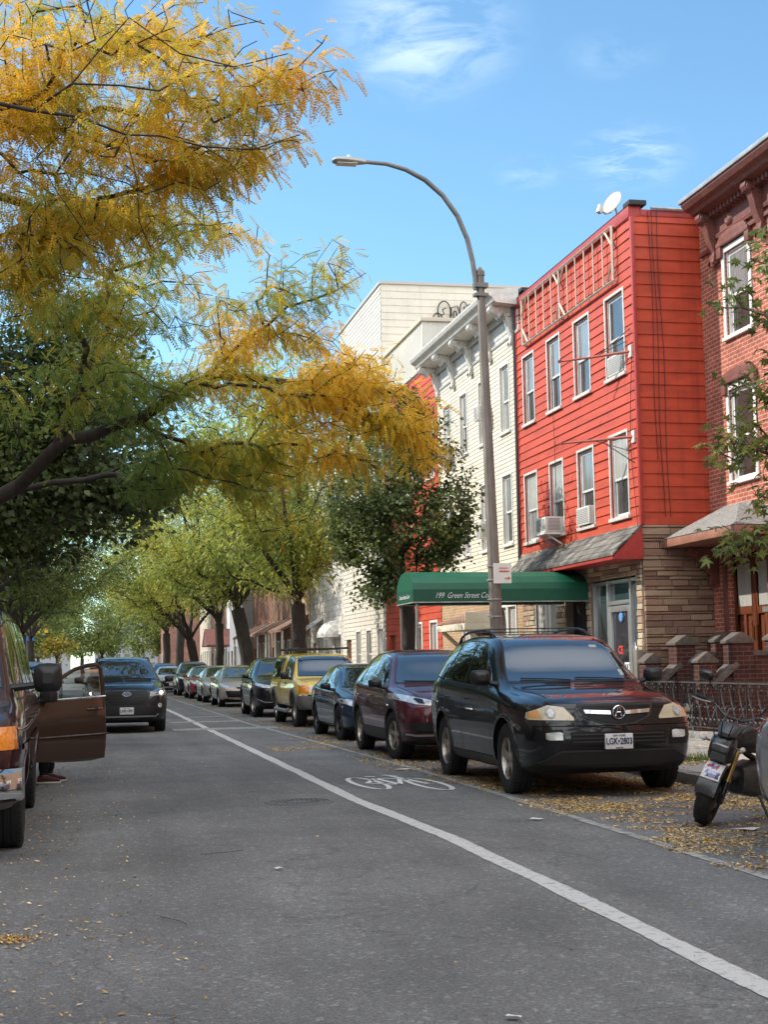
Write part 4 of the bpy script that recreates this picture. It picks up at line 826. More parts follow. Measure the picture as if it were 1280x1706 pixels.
rowhouse('grey_stucco_building', 'plain grey stucco building with blank side wall far along the right side', XR - .6, 88.1, 96, 11.5, M_gryst, 4, 3, cornice=.1, cm=M_gryst, depthx=10)
gb, fg_ = rowhouse('white_gabled_house', 'small white stucco house with brown gabled porch past the grey building', XR, 96.1, 104, 9.0, M_whst, 3, 3, cornice=.2)
b = MB(); 
for s in (-1, 1): b.idx([(8.6, 100, 3.9), (XR, 100, 3.9), (XR, 100 + s * 2, 2.8), (8.6, 100 + s * 2, 2.8), (8.6, 100, 3.8), (XR, 100, 3.8), (XR, 100 + s * 2, 2.7), (8.6, 100 + s * 2, 2.7)], [(0, 1, 2, 3), (7, 6, 5, 4), (0, 3, 7, 4), (2, 6, 7, 3)])
b.face([(8.65, 98.1, 2.75), (8.65, 101.9, 2.75), (8.65, 100, 3.8)]); b.build('porch_roof', M_brn, gb)
rowhouse('far_brick_building', 'brick building with pale trim near the far corner on the right', XR, 104.1, 116, 12.0, M_brs, 4, 5, cornice=.5)
rowhouse('far_pale_building', 'pale brick building at the far street corner on the right', XR, 116.1, 126.5, 11.0, M_pale, 3, 5, cornice=.4)
rowhouse('far_corner_building', 'brick building with white columns across the far junction', XR - 2, 140, 156, 10.5, brick_mat('rust_brick', (.28, .10, .06), (.22, .08, .05), (.3, .24, .2), var=.25), 3, 6, cornice=.5)
# left side of the street: outside the frame near the camera, behind the trees further on
lm = [M_brs, M_pale, M_whst, M_brick, M_wht, M_brs, M_gryst, M_pale, M_brick]
ln = ['brown brick', 'pale brick', 'white stucco', 'red brick', 'white vinyl', 'dark brown brick', 'grey stucco', 'sand coloured brick', 'rust red brick']
y = -26
for i in range(9):
    w_ = (9, 8, 11, 7.5, 9, 12, 8, 10, 10)[i] * (1 if i < 4 else 1.9); rowhouse('left_rowhouse' if 0 else 'rowhouse', ln[i] + ' rowhouse behind the kerbside trees on the left side of the street', -6.4, y, y + w_, (10.8, 10.0, 11.2, 10.4, 10.8, 11.5, 10.2, 11, 10.5)[i], lm[i], 3, 4 if i < 4 else 7, cornice=.4, sgn=-1); y += w_ + .05
y = -34  # unseen houses added to darken what the cars reflect
for i, (w_, m_, n_) in enumerate(((10, M_pale, 'pale brick'), (9, M_brs, 'brown brick'), (9, M_whst, 'white stucco'), (11, M_brick, 'red brick'), (12.2, M_brs, 'dark brick'))):
    rowhouse('rowhouse', n_ + ' rowhouse added out of view on the right side of the street nearer than the stoop house', 11.9, y, y + w_, 10.2 + .3 * i, m_, 3, 4, cornice=.4); y += w_ + .05
# distant apartment towers closing the view
for nm, x, yy, w_, h, lb in (('apartment_tower', -14, 420, 26, 24, 'pale distant apartment tower closing the far end of the street'), ('apartment_tower', 22, 520, 30, 18, 'lower distant apartment tower right of the tallest one')):
    a = building(nm, (x, yy, 0), lb, 'apartment tower'); b = MB(); b.box(x - w_ / 2, x + w_ / 2, yy, yy + 18, 0, h); b.box(x - 3, x + 3, yy + 4, yy + 12, h, h + 4); b.build('wall', mat('far_tower_wall', (.26, .27, .28), .8), a)
    b = MB()
    for fl in range(int(h // 3)):
        for c in range(int(w_ // 3)): b.box(x - w_ / 2 + 1 + c * 3, x - w_ / 2 + 2.6 + c * 3, yy - .05, yy + .01, 1.2 + fl * 3, 2.8 + fl * 3)
    b.build('windows', M_paned, a)

# ---------- green entrance canopy
M_green = mat('green_canvas', (.004, .10, .052), .5, var=.15, vscale=3, bump=.15, bscale=120)
M_green2 = mat('green_canvas_skirt', (.003, .078, .042), .5, var=.12, vscale=3)
ca = empty('entrance_canopy', (8.7, 29.9, 2.6), 'long green canvas entrance canopy lettered 199 Green Street Court', 'canopy')
y0, y1 = 29.05, 30.6; yc = (y0 + y1) / 2; x0, x1 = 6.72, 10.45
prof = [(y0, 2.64), (y0, 2.90)] + [(yc - (yc - y0) * math.cos(t), 2.90 + .40 * math.sin(t)) for t in (.35, .75, 1.15, math.pi / 2, math.pi - 1.15, math.pi - .75, math.pi - .35)] + [(y1, 2.90), (y1, 2.64)]
b = MB(); xs = np.linspace(x0, x1, 9)
for i in range(2, len(prof) - 2):
    for a, c in zip(xs[:-1], xs[1:]):
        b.face([(a, *prof[i - 1]), (c, *prof[i - 1]), (c, *prof[i]), (a, *prof[i])])
b.face([(a_, *q) for a_, q in zip([x0] * 9, prof[1:-1])])
b.build('canvas_top', M_green, ca, smooth=False)
b = MB()
for yy in (y0, y1): b.box(x0, x1, yy - .004, yy + .004, 2.64, 2.905)
b.box(x0 - .004, x0 + .004, y0, y1, 2.64, 2.905); sk = b.build('valance', M_green2, ca)
b = MB(); b.tube([(x0, y0, 2.64), (x1, y0, 2.64)], .014, 6); b.tube([(x0, y1, 2.64), (x1, y1, 2.64)], .014, 6); b.tube([(x0, y0, 2.64), (x0, y1, 2.64)], .014, 6)
for yy in (y0 + .05, y1 - .05): b.tube([(x0 + .08, yy, .13), (x0 + .08, yy, 2.66)], .028, 8)
b.build('pole', M_galv, ca)
text_mesh('199  Green Street Court', .165, frame((7.80, y0 - .012, 2.775), (1, 0, 0), (0, 0, 1)), 'lettering', M_txw, sk, shear=.45, bold=-.001, extrude=.001, wscale=.76)
text_mesh('Green Street Court', .12, frame((x0 - .012, yc, 2.775), (0, -1, 0), (0, 0, 1)), 'lettering', M_txw, sk, shear=.42, extrude=.001)

# ---------- street lamp
la = empty('street_lamp', (7.22, 24.8, .13), 'tall grey street lamp with long curved arm reaching over the street', 'street lamp')
b = MB(); b.tube([(7.22, 24.8, .13), (7.22, 24.8, 2.0), (7.15, 24.8, 5.2), (7.08, 24.8, 8.3)], [.125, .115, .095, .072], 8, cap=True); b.lathe([(.085, 8.28), (.085, 8.36), (0, 8.46)], 8, 'z', (7.08, 24.8, 0)); b.lathe([(.2, .13), (.2, .3), (.15, .42), (.13, .7)], 8, 'z', (7.22, 24.8, 0)); b.build('pole', mat('weathered_steel', (.20, .175, .155), .6, metal=.4, var=.35, vscale=3, vstretch=(2, 2, .5)), la)
arm = [(6.99, 8.02), (6.98, 8.25), (6.94, 8.55), (6.85, 8.95), (6.68, 9.36), (6.42, 9.72), (6.1, 9.99), (5.75, 10.16), (5.4, 10.245), (5.0, 10.26)]
b = MB(); b.tube([(x, 24.78, z) for x, z in arm], [.045] * 7 + [.04, .036, .034], 10); b.box(6.95, 7.2, 24.70, 24.86, 8.06, 8.14); b.box(6.95, 7.2, 24.70, 24.86, 7.9, 7.95); b.build('arm', mat('dark_steel', (.16, .16, .155), .5, metal=.5, var=.2), la)
b = MB(); hp = [(5.02, .05, .055), (4.9, .09, .075), (4.7, .13, .08), (4.5, .14, .07), (4.44, .1, .04), (4.42, .04, .02)]; n = 12; vs = []; 
for x, w_, h_ in hp: vs += [(x, 24.78 + w_ * math.cos(t), 10.25 + h_ * math.sin(t) * (1 if math.sin(t) > 0 else .55)) for t in [2 * math.pi * j / n for j in range(n)]]
b.idx(vs, [(i * n + j, i * n + (j + 1) % n, (i + 1) * n + (j + 1) % n, (i + 1) * n + j) for i in range(len(hp) - 1) for j in range(n)] + [tuple(range(n)), tuple(range((len(hp) - 1) * n, len(hp) * n))]); lh = b.build('lamp_head', mat('lamp_head_grey', (.35, .34, .32), .5, metal=.3), la, smooth=True)
b = MB(); b.box(4.5, 4.86, 24.68, 24.88, 10.196, 10.206); b.build('lens', mat('lamp_lens', (.5, .48, .42), .2), lh)
b = MB(); b.lathe([(0.03, 10.32), (.03, 10.37), (0, 10.385)], 10, 'z', (4.72, 24.78, 0)); b.build('photocell', M_alumw, lh)
sg = empty('parking_sign', (7.3, 24.6, 2.8), 'white parking sign with red arrow strapped to the street lamp', 'sign')
b = MB(); b.box(7.14, 7.46, 24.62, 24.63, 2.78, 3.13); b.build('plate', M_white, sg)
b = MB(); b.box(7.34, 7.42, 24.612, 24.617, 2.86, 2.875); b.prism([(7.40, 2.84), (7.44, 2.8675), (7.40, 2.895)], .005, Matrix.Translation((0, 24.617, 0)) @ Matrix.Rotation(math.pi / 2, 4, 'X')); b.box(7.24, 7.42, 24.612, 24.617, 2.98, 3.0); b.box(7.24, 7.40, 24.612, 24.617, 3.04, 3.05); b.build('print', M_txr, sg)
b = MB(); 
for z, w_ in ((2.84, .13), (3.08, .13), (2.5, .13), (2.2, .135)): b.lathe([(w_, z), (w_ + .004, z), (w_ + .004, z + .02), (w_, z + .02)], 10, 'z', (7.2, 24.8, 0))
b.build('strap', M_galv, sg)
# traffic signal at the far junction, with a blue street sign
tl = empty('traffic_signal', (-3.4, 127, .13), 'yellow traffic signal on a pole at the far left junction', 'traffic signal')
b = MB(); b.tube([(-3.6, 127, .1), (-3.6, 127, 6)], .12, 8); b.tube([(-3.6, 127, 5.4), (-2.4, 127, 5.6)], .05, 6); b.build('pole', M_galv, tl)
M_sigy = mat('signal_yellow', (.65, .38, .03), .5)
for x in (-2.95, -2.3): b = MB(); b.box(x - .15, x + .15, 126.7, 127.0, 4.4, 5.3); b.build('signal_head', M_sigy, tl, bevel=.03)
b = MB(); b.box(-4.4, -3.3, 126.8, 126.85, 3.6, 4.1); b.build('street_sign', mat('sign_blue', (.03, .1, .4), .5), tl)
# ================================================================ vehicles
def smooth_f(keys, w=0.1):
    xs = [k[0] for k in keys]; zs = [k[1] for k in keys]
    if xs[0] > xs[-1]: xs, zs = xs[::-1], zs[::-1]
    def f(x, w=w):
        q = np.linspace(-w, w, 9); wt = 1 - np.abs(q) / (w * 1.05); wt = wt / wt.sum()
        return float((np.interp(x + q, xs, zs) * wt).sum())
    return f
def eval_mesh(o, name):
    dg = bpy.context.evaluated_depsgraph_get(); dg.update(); me = bpy.data.meshes.new_from_object(o.evaluated_get(dg)); me.name = name; return me

class Car:
    """local frame: +x forward, front axle at x=0, y left, z up"""
    def __init__(s, name, label, cat, spec, paint, group=None):
        s.S = spec; s.paint = paint; s.root = empty(name, (0, 0, 0), label, cat, group)
        S = spec; top = smooth_f(S['top'], S.get('sm', .10)); belt = smooth_f(S['belt'], .12); plan = smooth_f(S['plan'], .05); wt = smooth_f(S['wt'], .12); zb = smooth_f(S['zb'], .1)
        s.top, s.belt, s.plan, s.wt = top, belt, plan, wt
        xf, xr = S['xf'], S['xr']; W = S['w'] / 2
        n = S.get('n', 34); xs = [xf - (xf - xr) * (0.5 - 0.5 * math.cos(math.pi * i / (n - 1))) * 0.35 - (xf - xr) * 0.65 * i / (n - 1) for i in range(n)]
        lean_f = smooth_f(S.get('lean_f', [(0.2, -.08), (.35, -.02), (.55, 0), (.75, -.02), (.95, -.10)]), .03); lean_r = smooth_f(S.get('lean_r', [(0.2, .08), (.4, 0), (.7, 0), (1.0, .03), (1.3, .1), (1.7, .25)]), .03)
        secs = []
        for x in xs:
            w = W * plan(x); zt = top(x); zl = min(belt(x), zt - .035); z0 = zb(x); wr = min(wt(x), w * .97); hh = zl - z0
            ze = zt - (.045 if zt - zl > .2 else .03); ze = max(ze, zl + .008)
            inset = min(max((ze - zl) / .5, 0), 1)
            wb_ = wr + (w * .95 - wr) * (.92 if inset > .3 else .55)
            P = [(0, z0), (w * .55, z0), (w * .86, z0 + .01), (w * .955, z0 + .07), (w * .985, z0 + hh * .30), (w * 1.0, z0 + hh * .58), (w * .99, z0 + hh * .80), (w * .965, zl - .02), (wb_, zl + .006 if inset > .3 else (zl + ze) / 2),
                 ((wb_ * .45 + wr * .55) + .012 * inset, zl + (ze - zl) * .58), (wr + .004, ze - .03 * inset), (wr * .93, ze + (zt - ze) * .45), (wr * .6, ze + (zt - ze) * .85), (0, zt)]
            kf = max(0, 1 - (xf - x) / .45); kr = max(0, 1 - (x - xr) / .45)
            secs.append([(x + lean_f(z) * kf + lean_r(z) * kr, y, z) for y, z in P])
        m = len(secs[0]); vs = []; fs = []
        for sec in secs: vs += sec; vs += [(x, -y, z) for x, y, z in sec[1:-1]]
        per = m + m - 2
        ring = list(range(m)) + [m + (m - 2) - 1 - j for j in range(m - 2)]   # around: left side up then right side down
        for i in range(len(secs) - 1):
            a, b_ = i * per, (i + 1) * per
            for j in range(per):
                j2 = (j + 1) % per; fs.append((a + ring[j], a + ring[j2], b_ + ring[j2], b_ + ring[j]))
        # end caps, gridded and bulged
        for end, base, sgn in ((0, 0, 1), (1, (len(secs) - 1) * per, -1)):
            Lf = [base + j for j in range(m)]; Rt = [base] + [base + m + j - 1 for j in range(1, m - 1)] + [base + m - 1]
            bul = S.get('bulge_f' if end == 0 else 'bulge_r', .07); nc = 8; grid = []
            for j in range(m):
                row = []
                for c in range(nc + 1):
                    if j in (0, m - 1): row.append(Lf[j]); continue
                    if c == 0: row.append(Lf[j]); continue
                    if c == nc: row.append(Rt[j]); continue
                    l, r = vs[Lf[j]], vs[Rt[j]]; t = c / nc; y = l[1] + (r[1] - l[1]) * t
                    vs.append((l[0] + sgn * bul * (1 - (2 * t - 1) ** 2), y, l[2])); row.append(len(vs) - 1)
                grid.append(row)
            for j in range(m - 1):
                for c in range(nc):
                    q = [grid[j][c], grid[j][c + 1], grid[j + 1][c + 1], grid[j + 1][c]]; u = []
                    for k in q:
                        if k not in u: u.append(k)
                    if len(u) > 2: fs.append(tuple(u if sgn > 0 else u[::-1]))
        me = bpy.data.meshes.new('body'); me.from_pydata(vs, [], fs); bm = bmesh.new(); bm.from_mesh(me); bmesh.ops.recalc_face_normals(bm, faces=bm.faces); bm.to_mesh(me); bm.free()
        o = bpy.data.objects.new('tmp', me); COL.objects.link(o); sb = o.modifiers.new('s', 'SUBSURF'); sb.levels = S.get('sub', 1); sb.render_levels = sb.levels
        me2 = eval_mesh(o, 'body'); o.data = me2; o.modifiers.clear()
        bm = bmesh.new(); bm.from_mesh(me2); s.bvh = BVHTree.FromBMesh(bm); bm.free()
        # wheel wells
        cuts = []; s.R = S['R']; s.ax = (0.0, -S['wb']); ra = S['R'] + S.get('gap', .045)
        for ax in s.ax:
            for sd_ in (1, -1):
                b = MB(); b.lathe([(0, 0), (ra, 0), (ra, .9), (0, .9)], 36, 'y', (ax, -.45 + sd_ * (W - .32 + .45), S['R'] + S.get('arch_up', .02)))
                b.box(ax - ra * .985, ax + ra * .985, sd_ * (W - .32), sd_ * (W + .45), -.3, S['R'] + .02) if 0 else None
                c = b.build('cut', M_blackm, None, world=False); bm = bmesh.new(); bm.from_mesh(c.data); bmesh.ops.recalc_face_normals(bm, faces=bm.faces); bm.to_mesh(c.data); bm.free(); cuts.append(c)
        for bx in S.get('cutbox', []):
            b = MB(); b.box(*bx); c = b.build('cut', M_blackm, None, world=False); bm = bmesh.new(); bm.from_mesh(c.data); bmesh.ops.recalc_face_normals(bm, faces=bm.faces); bm.to_mesh(c.data); bm.free(); cuts.append(c)
        for c in cuts: md = o.modifiers.new('b', 'BOOLEAN'); md.operation = 'DIFFERENCE'; md.object = c; md.solver = 'EXACT'
        me3 = eval_mesh(o, 'body'); o.data = me3; o.modifiers.clear()
        for c in cuts: bpy.data.objects.remove(c)
        me3.materials.clear(); me3.materials.append(paint); me3.materials.append(M_blackm)
        def in_well(p):
            for ax in s.ax:
                vr = [math.hypot(me3.vertices[i].co.x - ax, me3.vertices[i].co.z - S['R'] - S.get('arch_up', .02)) for i in p.vertices]
                if all(abs(q - ra) < .006 for q in vr) and abs(p.normal.y) < .5: return True
                if all(q < ra + .006 for q in vr) and abs(abs(p.center.y) - (W - .32)) < .004: return True
            return False
        for p in me3.polygons:
            c = p.center; ins = True
            if in_well(p): p.material_index = 1
            elif p.normal.z < -.6 and c.z < .5: p.material_index = 1
            else: p.material_index = 0
            for bx in S.get('cutbox', []):
                if bx[0] - .01 < c.x < bx[1] + .01 and bx[2] - .01 < c.y < bx[3] - .0 and bx[4] - .01 < c.z < bx[5] + .01 and abs(c.y) < W * .93: p.material_index = 1
        sharp_smooth(me3, 50); bpy.data.objects.remove(o); s.body = link_mesh('body', me3, s.root)
    # --- shapes laid on the body by projection
    def patch(s, name, poly, view, m, off=.004, parent=None, cell=.045, sides=(1,), skirt=.012, smooth=True, label=None, yaw_=0.0):
        """poly: convex polygon; view 'front'/'rear' -> (y,z), 'side' -> (x,z), 'top' -> (x,y); sides=(1,-1) mirrors. returns objects"""
        outs = []
        for sd_ in sides:
            a = math.radians(yaw_) * sd_
            if view == 'front': D = Vector((-math.cos(a), -math.sin(a), 0)); T = Vector((-math.sin(a), math.cos(a), 0)) * sd_ ; mk = lambda u, v: T * u + Vector((0, 0, v)) - D * 4
            elif view == 'rear': D = Vector((math.cos(a), -math.sin(a), 0)); T = Vector((math.sin(a), math.cos(a), 0)) * sd_; mk = lambda u, v: T * u + Vector((0, 0, v)) - D * 8
            elif view == 'side': D = Vector((0, -sd_, 0)); mk = lambda u, v: Vector((u, 3 * sd_, v))
            else: D = Vector((0, 0, -1)); mk = lambda u, v: Vector((u, v * sd_, 4))
            pts = [Vector((p[0], p[1], 0)) for p in poly]; xs = [p.x for p in pts]; ys = [p.y for p in pts]; x0, x1, y0, y1 = min(xs), max(xs), min(ys), max(ys)
            nx = max(1, int((x1 - x0) / cell)); ny = max(1, int((y1 - y0) / cell)); bm = bmesh.new()
            g = [[bm.verts.new((x0 + (x1 - x0) * i / nx, y0 + (y1 - y0) * j / ny, 0)) for j in range(ny + 1)] for i in range(nx + 1)]
            for i in range(nx):
                for j in range(ny): bm.faces.new((g[i][j], g[i + 1][j], g[i + 1][j + 1], g[i][j + 1]))
            area = sum(pts[i].x * pts[(i + 1) % len(pts)].y - pts[(i + 1) % len(pts)].x * pts[i].y for i in range(len(pts)))
            for i in range(len(pts)):
                p, q = pts[i], pts[(i + 1) % len(pts)]; d = q - p
                if d.length < 1e-6: continue
                nrm = Vector((d.y, -d.x, 0)) * (1 if area > 0 else -1)
                bmesh.ops.bisect_plane(bm, geom=bm.verts[:] + bm.edges[:] + bm.faces[:], plane_co=p, plane_no=nrm, clear_outer=True, dist=1e-5)
            bad = []
            for v in bm.verts:
                h = s.bvh.ray_cast(mk(v.co.x, v.co.y), D)
                if h[0] is None: bad.append(v); continue
                v.co = h[0] - D * off * .5 + h[1] * off * .5
            if bad: bmesh.ops.delete(bm, geom=bad, context='VERTS')
            ed = [e for e in bm.edges if len(e.link_faces) == 1]
            if ed and skirt:
                r = bmesh.ops.extrude_edge_only(bm, edges=ed); 
                for v in [x for x in r['geom'] if isinstance(x, bmesh.types.BMVert)]: v.co += D * skirt
            bmesh.ops.recalc_face_normals(bm, faces=bm.faces)
            # make sure outward faces look outward
            flip = sum(f.normal.dot(D) * f.calc_area() for f in bm.faces)
            if flip > 0: bmesh.ops.reverse_faces(bm, faces=bm.faces)
            me = bpy.data.meshes.new(name); bm.to_mesh(me); bm.free(); me.materials.append(m)
            if len(me.polygons) == 0: continue
            sharp_smooth(me, 45); o = link_mesh(name, me, parent or s.root)
            if label: o['label'] = label
            outs.append(o)
        return outs
    def hit(s, u, v, view='side', sd_=1):
        if view == 'side': h = s.bvh.ray_cast(Vector((u, 3 * sd_, v)), Vector((0, -sd_, 0)))
        elif view == 'front': h = s.bvh.ray_cast(Vector((4, u, v)), Vector((-1, 0, 0)))
        elif view == 'rear': h = s.bvh.ray_cast(Vector((-8, u, v)), Vector((1, 0, 0)))
        else: h = s.bvh.ray_cast(Vector((u, v, 4)), Vector((0, 0, -1)))
        return h
    def seam(s, b, pts, view, w=.007, off=.003, sd_=1, step=.05):
        P = []
        for a, c in zip(pts[:-1], pts[1:]):
            n = max(1, int(math.hypot(c[0] - a[0], c[1] - a[1]) / step))
            for i in range(n + (1 if c is pts[-1] else 0)): t = i / n; P.append((a[0] + (c[0] - a[0]) * t, a[1] + (c[1] - a[1]) * t))
        prev = None
        for i, p in enumerate(P):
            h = s.hit(p[0], p[1], view, sd_)
            if h[0] is None: prev = None; continue
            q = P[min(i + 1, len(P) - 1)]; r = P[max(i - 1, 0)]; d2 = Vector((q[0] - r[0], q[1] - r[1])); 
            if d2.length < 1e-6: continue
            d2.normalize(); nn = Vector((-d2.y, d2.x))
            N3 = {'side': Vector((nn.x, 0, nn.y)), 'front': Vector((0, nn.x, nn.y)), 'rear': Vector((0, nn.x, nn.y)), 'top': Vector((nn.x, nn.y, 0))}[view]
            c = h[0] + h[1] * off; N3 = (N3 - h[1] * N3.dot(h[1])).normalized() * w / 2; cur = (c - N3, c + N3)
            if prev: b.face([prev[0], prev[1], cur[1], cur[0]])
            prev = cur
    def arch_trim(s, wid, m, off=.012):
        ra = s.R + s.S.get('gap', .045)
        for ax in s.ax:
            for sd_ in (1, -1):
                b = MB(); prev = None
                for t in np.linspace(-.25, math.pi + .25, 26):
                    ps = []
                    for r_, of in ((ra - .004, -.03), (ra - .004, off), (ra + wid * .5, off * 1.5), (ra + wid, off * .7), (ra + wid + .004, -.004)):
                        x = ax + r_ * math.cos(t); z = s.R + .02 + r_ * math.sin(t); h = s.hit(ax + (ra + max(r_ - ra, .02)) * math.cos(t), s.R + .02 + (ra + max(r_ - ra, .02)) * math.sin(t), 'side', sd_)
                        if h[0] is None: ps = None; break
                        ps.append(Vector((x, h[0].y + sd_ * of, z)))
                    if ps and prev:
                        for k in range(4): b.face([prev[k], prev[k + 1], ps[k + 1], ps[k]])
                    prev = ps
                b.build('arch_trim', m, s.root, world=False, smooth=True)
    def wheels(s, rim_m, spokes=5, steer=0.0, rr=.62, tw=.235, style='spoke', far=False, tread=True):
        W = s.S['w'] / 2; R = s.R; made = None
        for i, ax in enumerate(s.ax):
            for sd_ in (1, -1):
                yc = sd_ * (W - tw / 2 - .03); 
                b = MB(); hw = tw / 2; r0 = R * rr
                prof = [(r0 - .01, -hw * .82), (r0 + .02, -hw * .92), (R * .84, -hw * 1.0), (R * .93, -hw * .97), (R * .985, -hw * .84), (R, -hw * .66), (R, -hw * .3), (R - .008, -hw * .27), (R - .008, -hw * .22), (R, -hw * .19), (R + .001, 0), (R, hw * .19), (R - .008, hw * .22), (R - .008, hw * .27), (R, hw * .3), (R, hw * .66), (R * .985, hw * .84), (R * .93, hw * .97), (R * .84, hw * 1.0), (r0 + .02, hw * .92), (r0 - .01, hw * .82)]
                b.lathe(prof, 20 if far else 48, 'y')
                if tread and not far:
                    for k in range(48):
                        a = 2 * math.pi * k / 48
                        for yy in (-.72, .72): M = Matrix.Rotation(-a, 4, 'Y') @ Matrix.Translation((R * .995, yy * hw, 0)); b.box(-.006, .006, -hw * .17, hw * .17, -.007, .007, M)
                ty = b.build('wheel', M_rub, s.root, world=False, smooth=True, weld=False)
                b = MB(); o_ = hw * .55
                b.lathe([(r0, -hw * .8), (r0, hw * .84), (r0 * .97, hw * .84), (r0 * .93, hw * .6), (r0 * .90, hw * .1), (r0 * .90, -hw * .8)], 20 if far else 40, 'y')
                b.lathe([(.0, o_ + .012), (r0 * .13, o_ + .012), (r0 * .2, o_), (r0 * .22, o_ - .05)], 20, 'y')
                for k in range(spokes):
                    a = 2 * math.pi * k / spokes + .3; M = Matrix.Rotation(-a, 4, 'Y'); w1, w2 = (r0 * .20, r0 * .14) if spokes <= 6 else (r0 * .11, r0 * .07)
                    q = [(r0 * .12, -w1, o_), (r0 * .12, w1, o_), (r0 * .6, w2 * 1.05, o_ + .004), (r0 * .96, w1 * .95, hw * .72), (r0 * .96, -w1 * .95, hw * .72), (r0 * .6, -w2 * 1.05, o_ + .004)]
                    vv = [M @ Vector((x, y_, z)) for x, z, y_ in q] + [M @ Vector((x, y_ - .035, z * .85)) for x, z, y_ in q]
                    b.idx(vv, [(0, 1, 2, 5), (5, 2, 3, 4), (0, 5, 11, 6), (5, 4, 10, 11), (1, 7, 8, 2), (2, 8, 9, 3)])
                rm = b.build('rim', rim_m, ty, world=False, smooth=True, weld=False, ang=30)
                b = MB(); b.lathe([(0, -hw * .35), (r0 * .92, -hw * .35)], 20, 'y'); b.lathe([(r0 * .5, -hw * .1), (r0 * .62, -hw * .1), (r0 * .62, -hw * .2)], 20, 'y'); b.build('brake_disc', M_discm, ty, world=False)
                ty.location = (ax, yc, R)
                if sd_ < 0: ty.rotation_euler[2] = math.pi
                if i == 0: ty.rotation_euler[2] += steer
    def mirrors(s, x, z, m, w=.20, h=.14, out=None, arm=.06, lab=None):
        for sd_ in (1, -1):
            hd_ = s.hit(x, z - .06, 'side', sd_); y = (hd_[0].y if hd_[0] else sd_ * s.S['w'] / 2 * .9); b = MB(); n = 10; yc = y + sd_ * (arm + w / 2)
            P = []
            for k, (dx, sc) in enumerate(((.10, .35), (.085, .7), (.05, .93), (0, 1.0), (-.03, .98), (-.035, .9))):
                for j in range(16):
                    t = 2 * math.pi * j / 16; cx, cz = math.cos(t), math.sin(t); e = .55; P.append((x + dx, yc + sd_ * (w / 2) * sc * math.copysign(abs(cx) ** e, cx), z + .03 + (h / 2) * sc * math.copysign(abs(cz) ** e, cz)))
            fs = [(k * 16 + j, k * 16 + (j + 1) % 16, (k + 1) * 16 + (j + 1) % 16, (k + 1) * 16 + j) for k in range(5) for j in range(16)] + [tuple(range(16)), tuple(range(80, 96))]
            b.idx(P, fs); b.tube([(x, y - sd_ * .04, z - .05), (x, y + sd_ * arm, z - .03), (x, yc, z)], [.035, .028, .03], 8); mo = b.build('side_mirror', m, s.root, world=False, smooth=True)
            b = MB(); b.face([(x - .037, yc + a * w * .4, z + .03 + c * h * .4) for a, c in ((-1, -1), (1, -1), (1, 1), (-1, 1))]); b.build('mirror_glass', M_chrome, mo, world=False)
    def wipers(s, pts):
        b = MB()
        for p in pts:
            P = []
            for u, v in p:
                h = s.hit(u, v, 'front'); P.append(h[0] + Vector((.02, 0, .012)))
            b.tube(P, .008, 5)
        b.build('wiper', M_black, s.root, world=False)
    def rails(s, x0, x1, y, h=.06, m=None, cross=True, r=.015):
        for sd_ in (1, -1):
            b = MB(); P = []; n = 9
            for i in range(n + 1):
                x = x0 + (x1 - x0) * i / n; hh = s.hit(x, y * sd_, 'top')[0]; z = hh.z + (h if 0 < i < n else .0) * (1 if 1 < i < n - 1 else .75); P.append((x, y * sd_, z))
            b.tube(P, r, 6)
            for i in (1, n - 1): b.tube([P[i], (P[i][0], P[i][1], P[i][2] - h)], r, 5)
            b.build('roof_rail', m or M_black, s.root, world=False, smooth=True)
        if cross:
            for t in (.25, .72):
                x = x0 + (x1 - x0) * t; z = s.hit(x, y, 'top')[0].z + h; b = MB(); b.tube([(x, -y, z + .01), (x, y, z + .01)], r * .9, 6, flat=.6); b.build('crossbar', m or M_black, s.root, world=False)
    def handles(s, xs, z, m, sides=(1, -1), w=.17):
        for x in xs:
            for sd_ in sides:
                h = s.hit(x, z, 'side', sd_)[0]; b = MB(); b.tube([(x + w / 2, h.y - sd_ * .01, z), (x + w / 2 - .02, h.y + sd_ * .03, z), (x - w / 2 + .02, h.y + sd_ * .03, z), (x - w / 2, h.y - sd_ * .01, z)], .013, 6); b.build('door_handle', m, s.root, world=False, smooth=True)
    def place(s, X, Y, heading_deg=-90):
        """X, Y of the ground point under the centre of the front axle"""
        s.root.location = (X, Y, 0); s.root.rotation_euler[2] = math.radians(heading_deg)
M_discm = mat('brake_disc', (.18, .17, .16), .4, metal=.8)
M_glassc = mat('car_glass', (.012, .016, .016), .02, spec=1.0, coat=1.0, cr=.01)
M_glassw = mat('car_windscreen', (.022, .027, .028), .02, spec=1.0, coat=1.0, cr=.01)
M_glassw.node_tree.nodes['Principled BSDF'].inputs['IOR'].default_value = 1.75
M_glassw.node_tree.nodes['Principled BSDF'].inputs['Coat IOR'].default_value = 1.75
M_rimS = mat('silver_rim', (.50, .46, .41), .35, metal=.85, var=.15, vscale=12)
M_rimD = mat('dark_rim', (.10, .10, .10), .35, metal=.8)
M_lens = mat('headlight_lens', (.52, .53, .52), .08, spec=1.0, coat=1.0, var=.5, vscale=9)
M_lensy = mat('aged_headlight_lens', (.55, .47, .33), .18, spec=.8, coat=.6, var=.25, vscale=5)
M_lensd = mat('dark_headlight_lens', (.10, .10, .105), .05, spec=1.0, coat=1.0, var=.6, vscale=10)
M_amber = mat('amber_lens', (.75, .24, .02), .15, coat=1.0, var=.25, vscale=30)
M_redl = mat('red_lens', (.5, .02, .015), .12, coat=1.0, var=.2, vscale=20)
M_grill = mat('grille_black', (.008, .008, .009), .4, spec=.3)
M_seam = mat('panel_gap', (.002, .002, .002), .9, spec=.1)
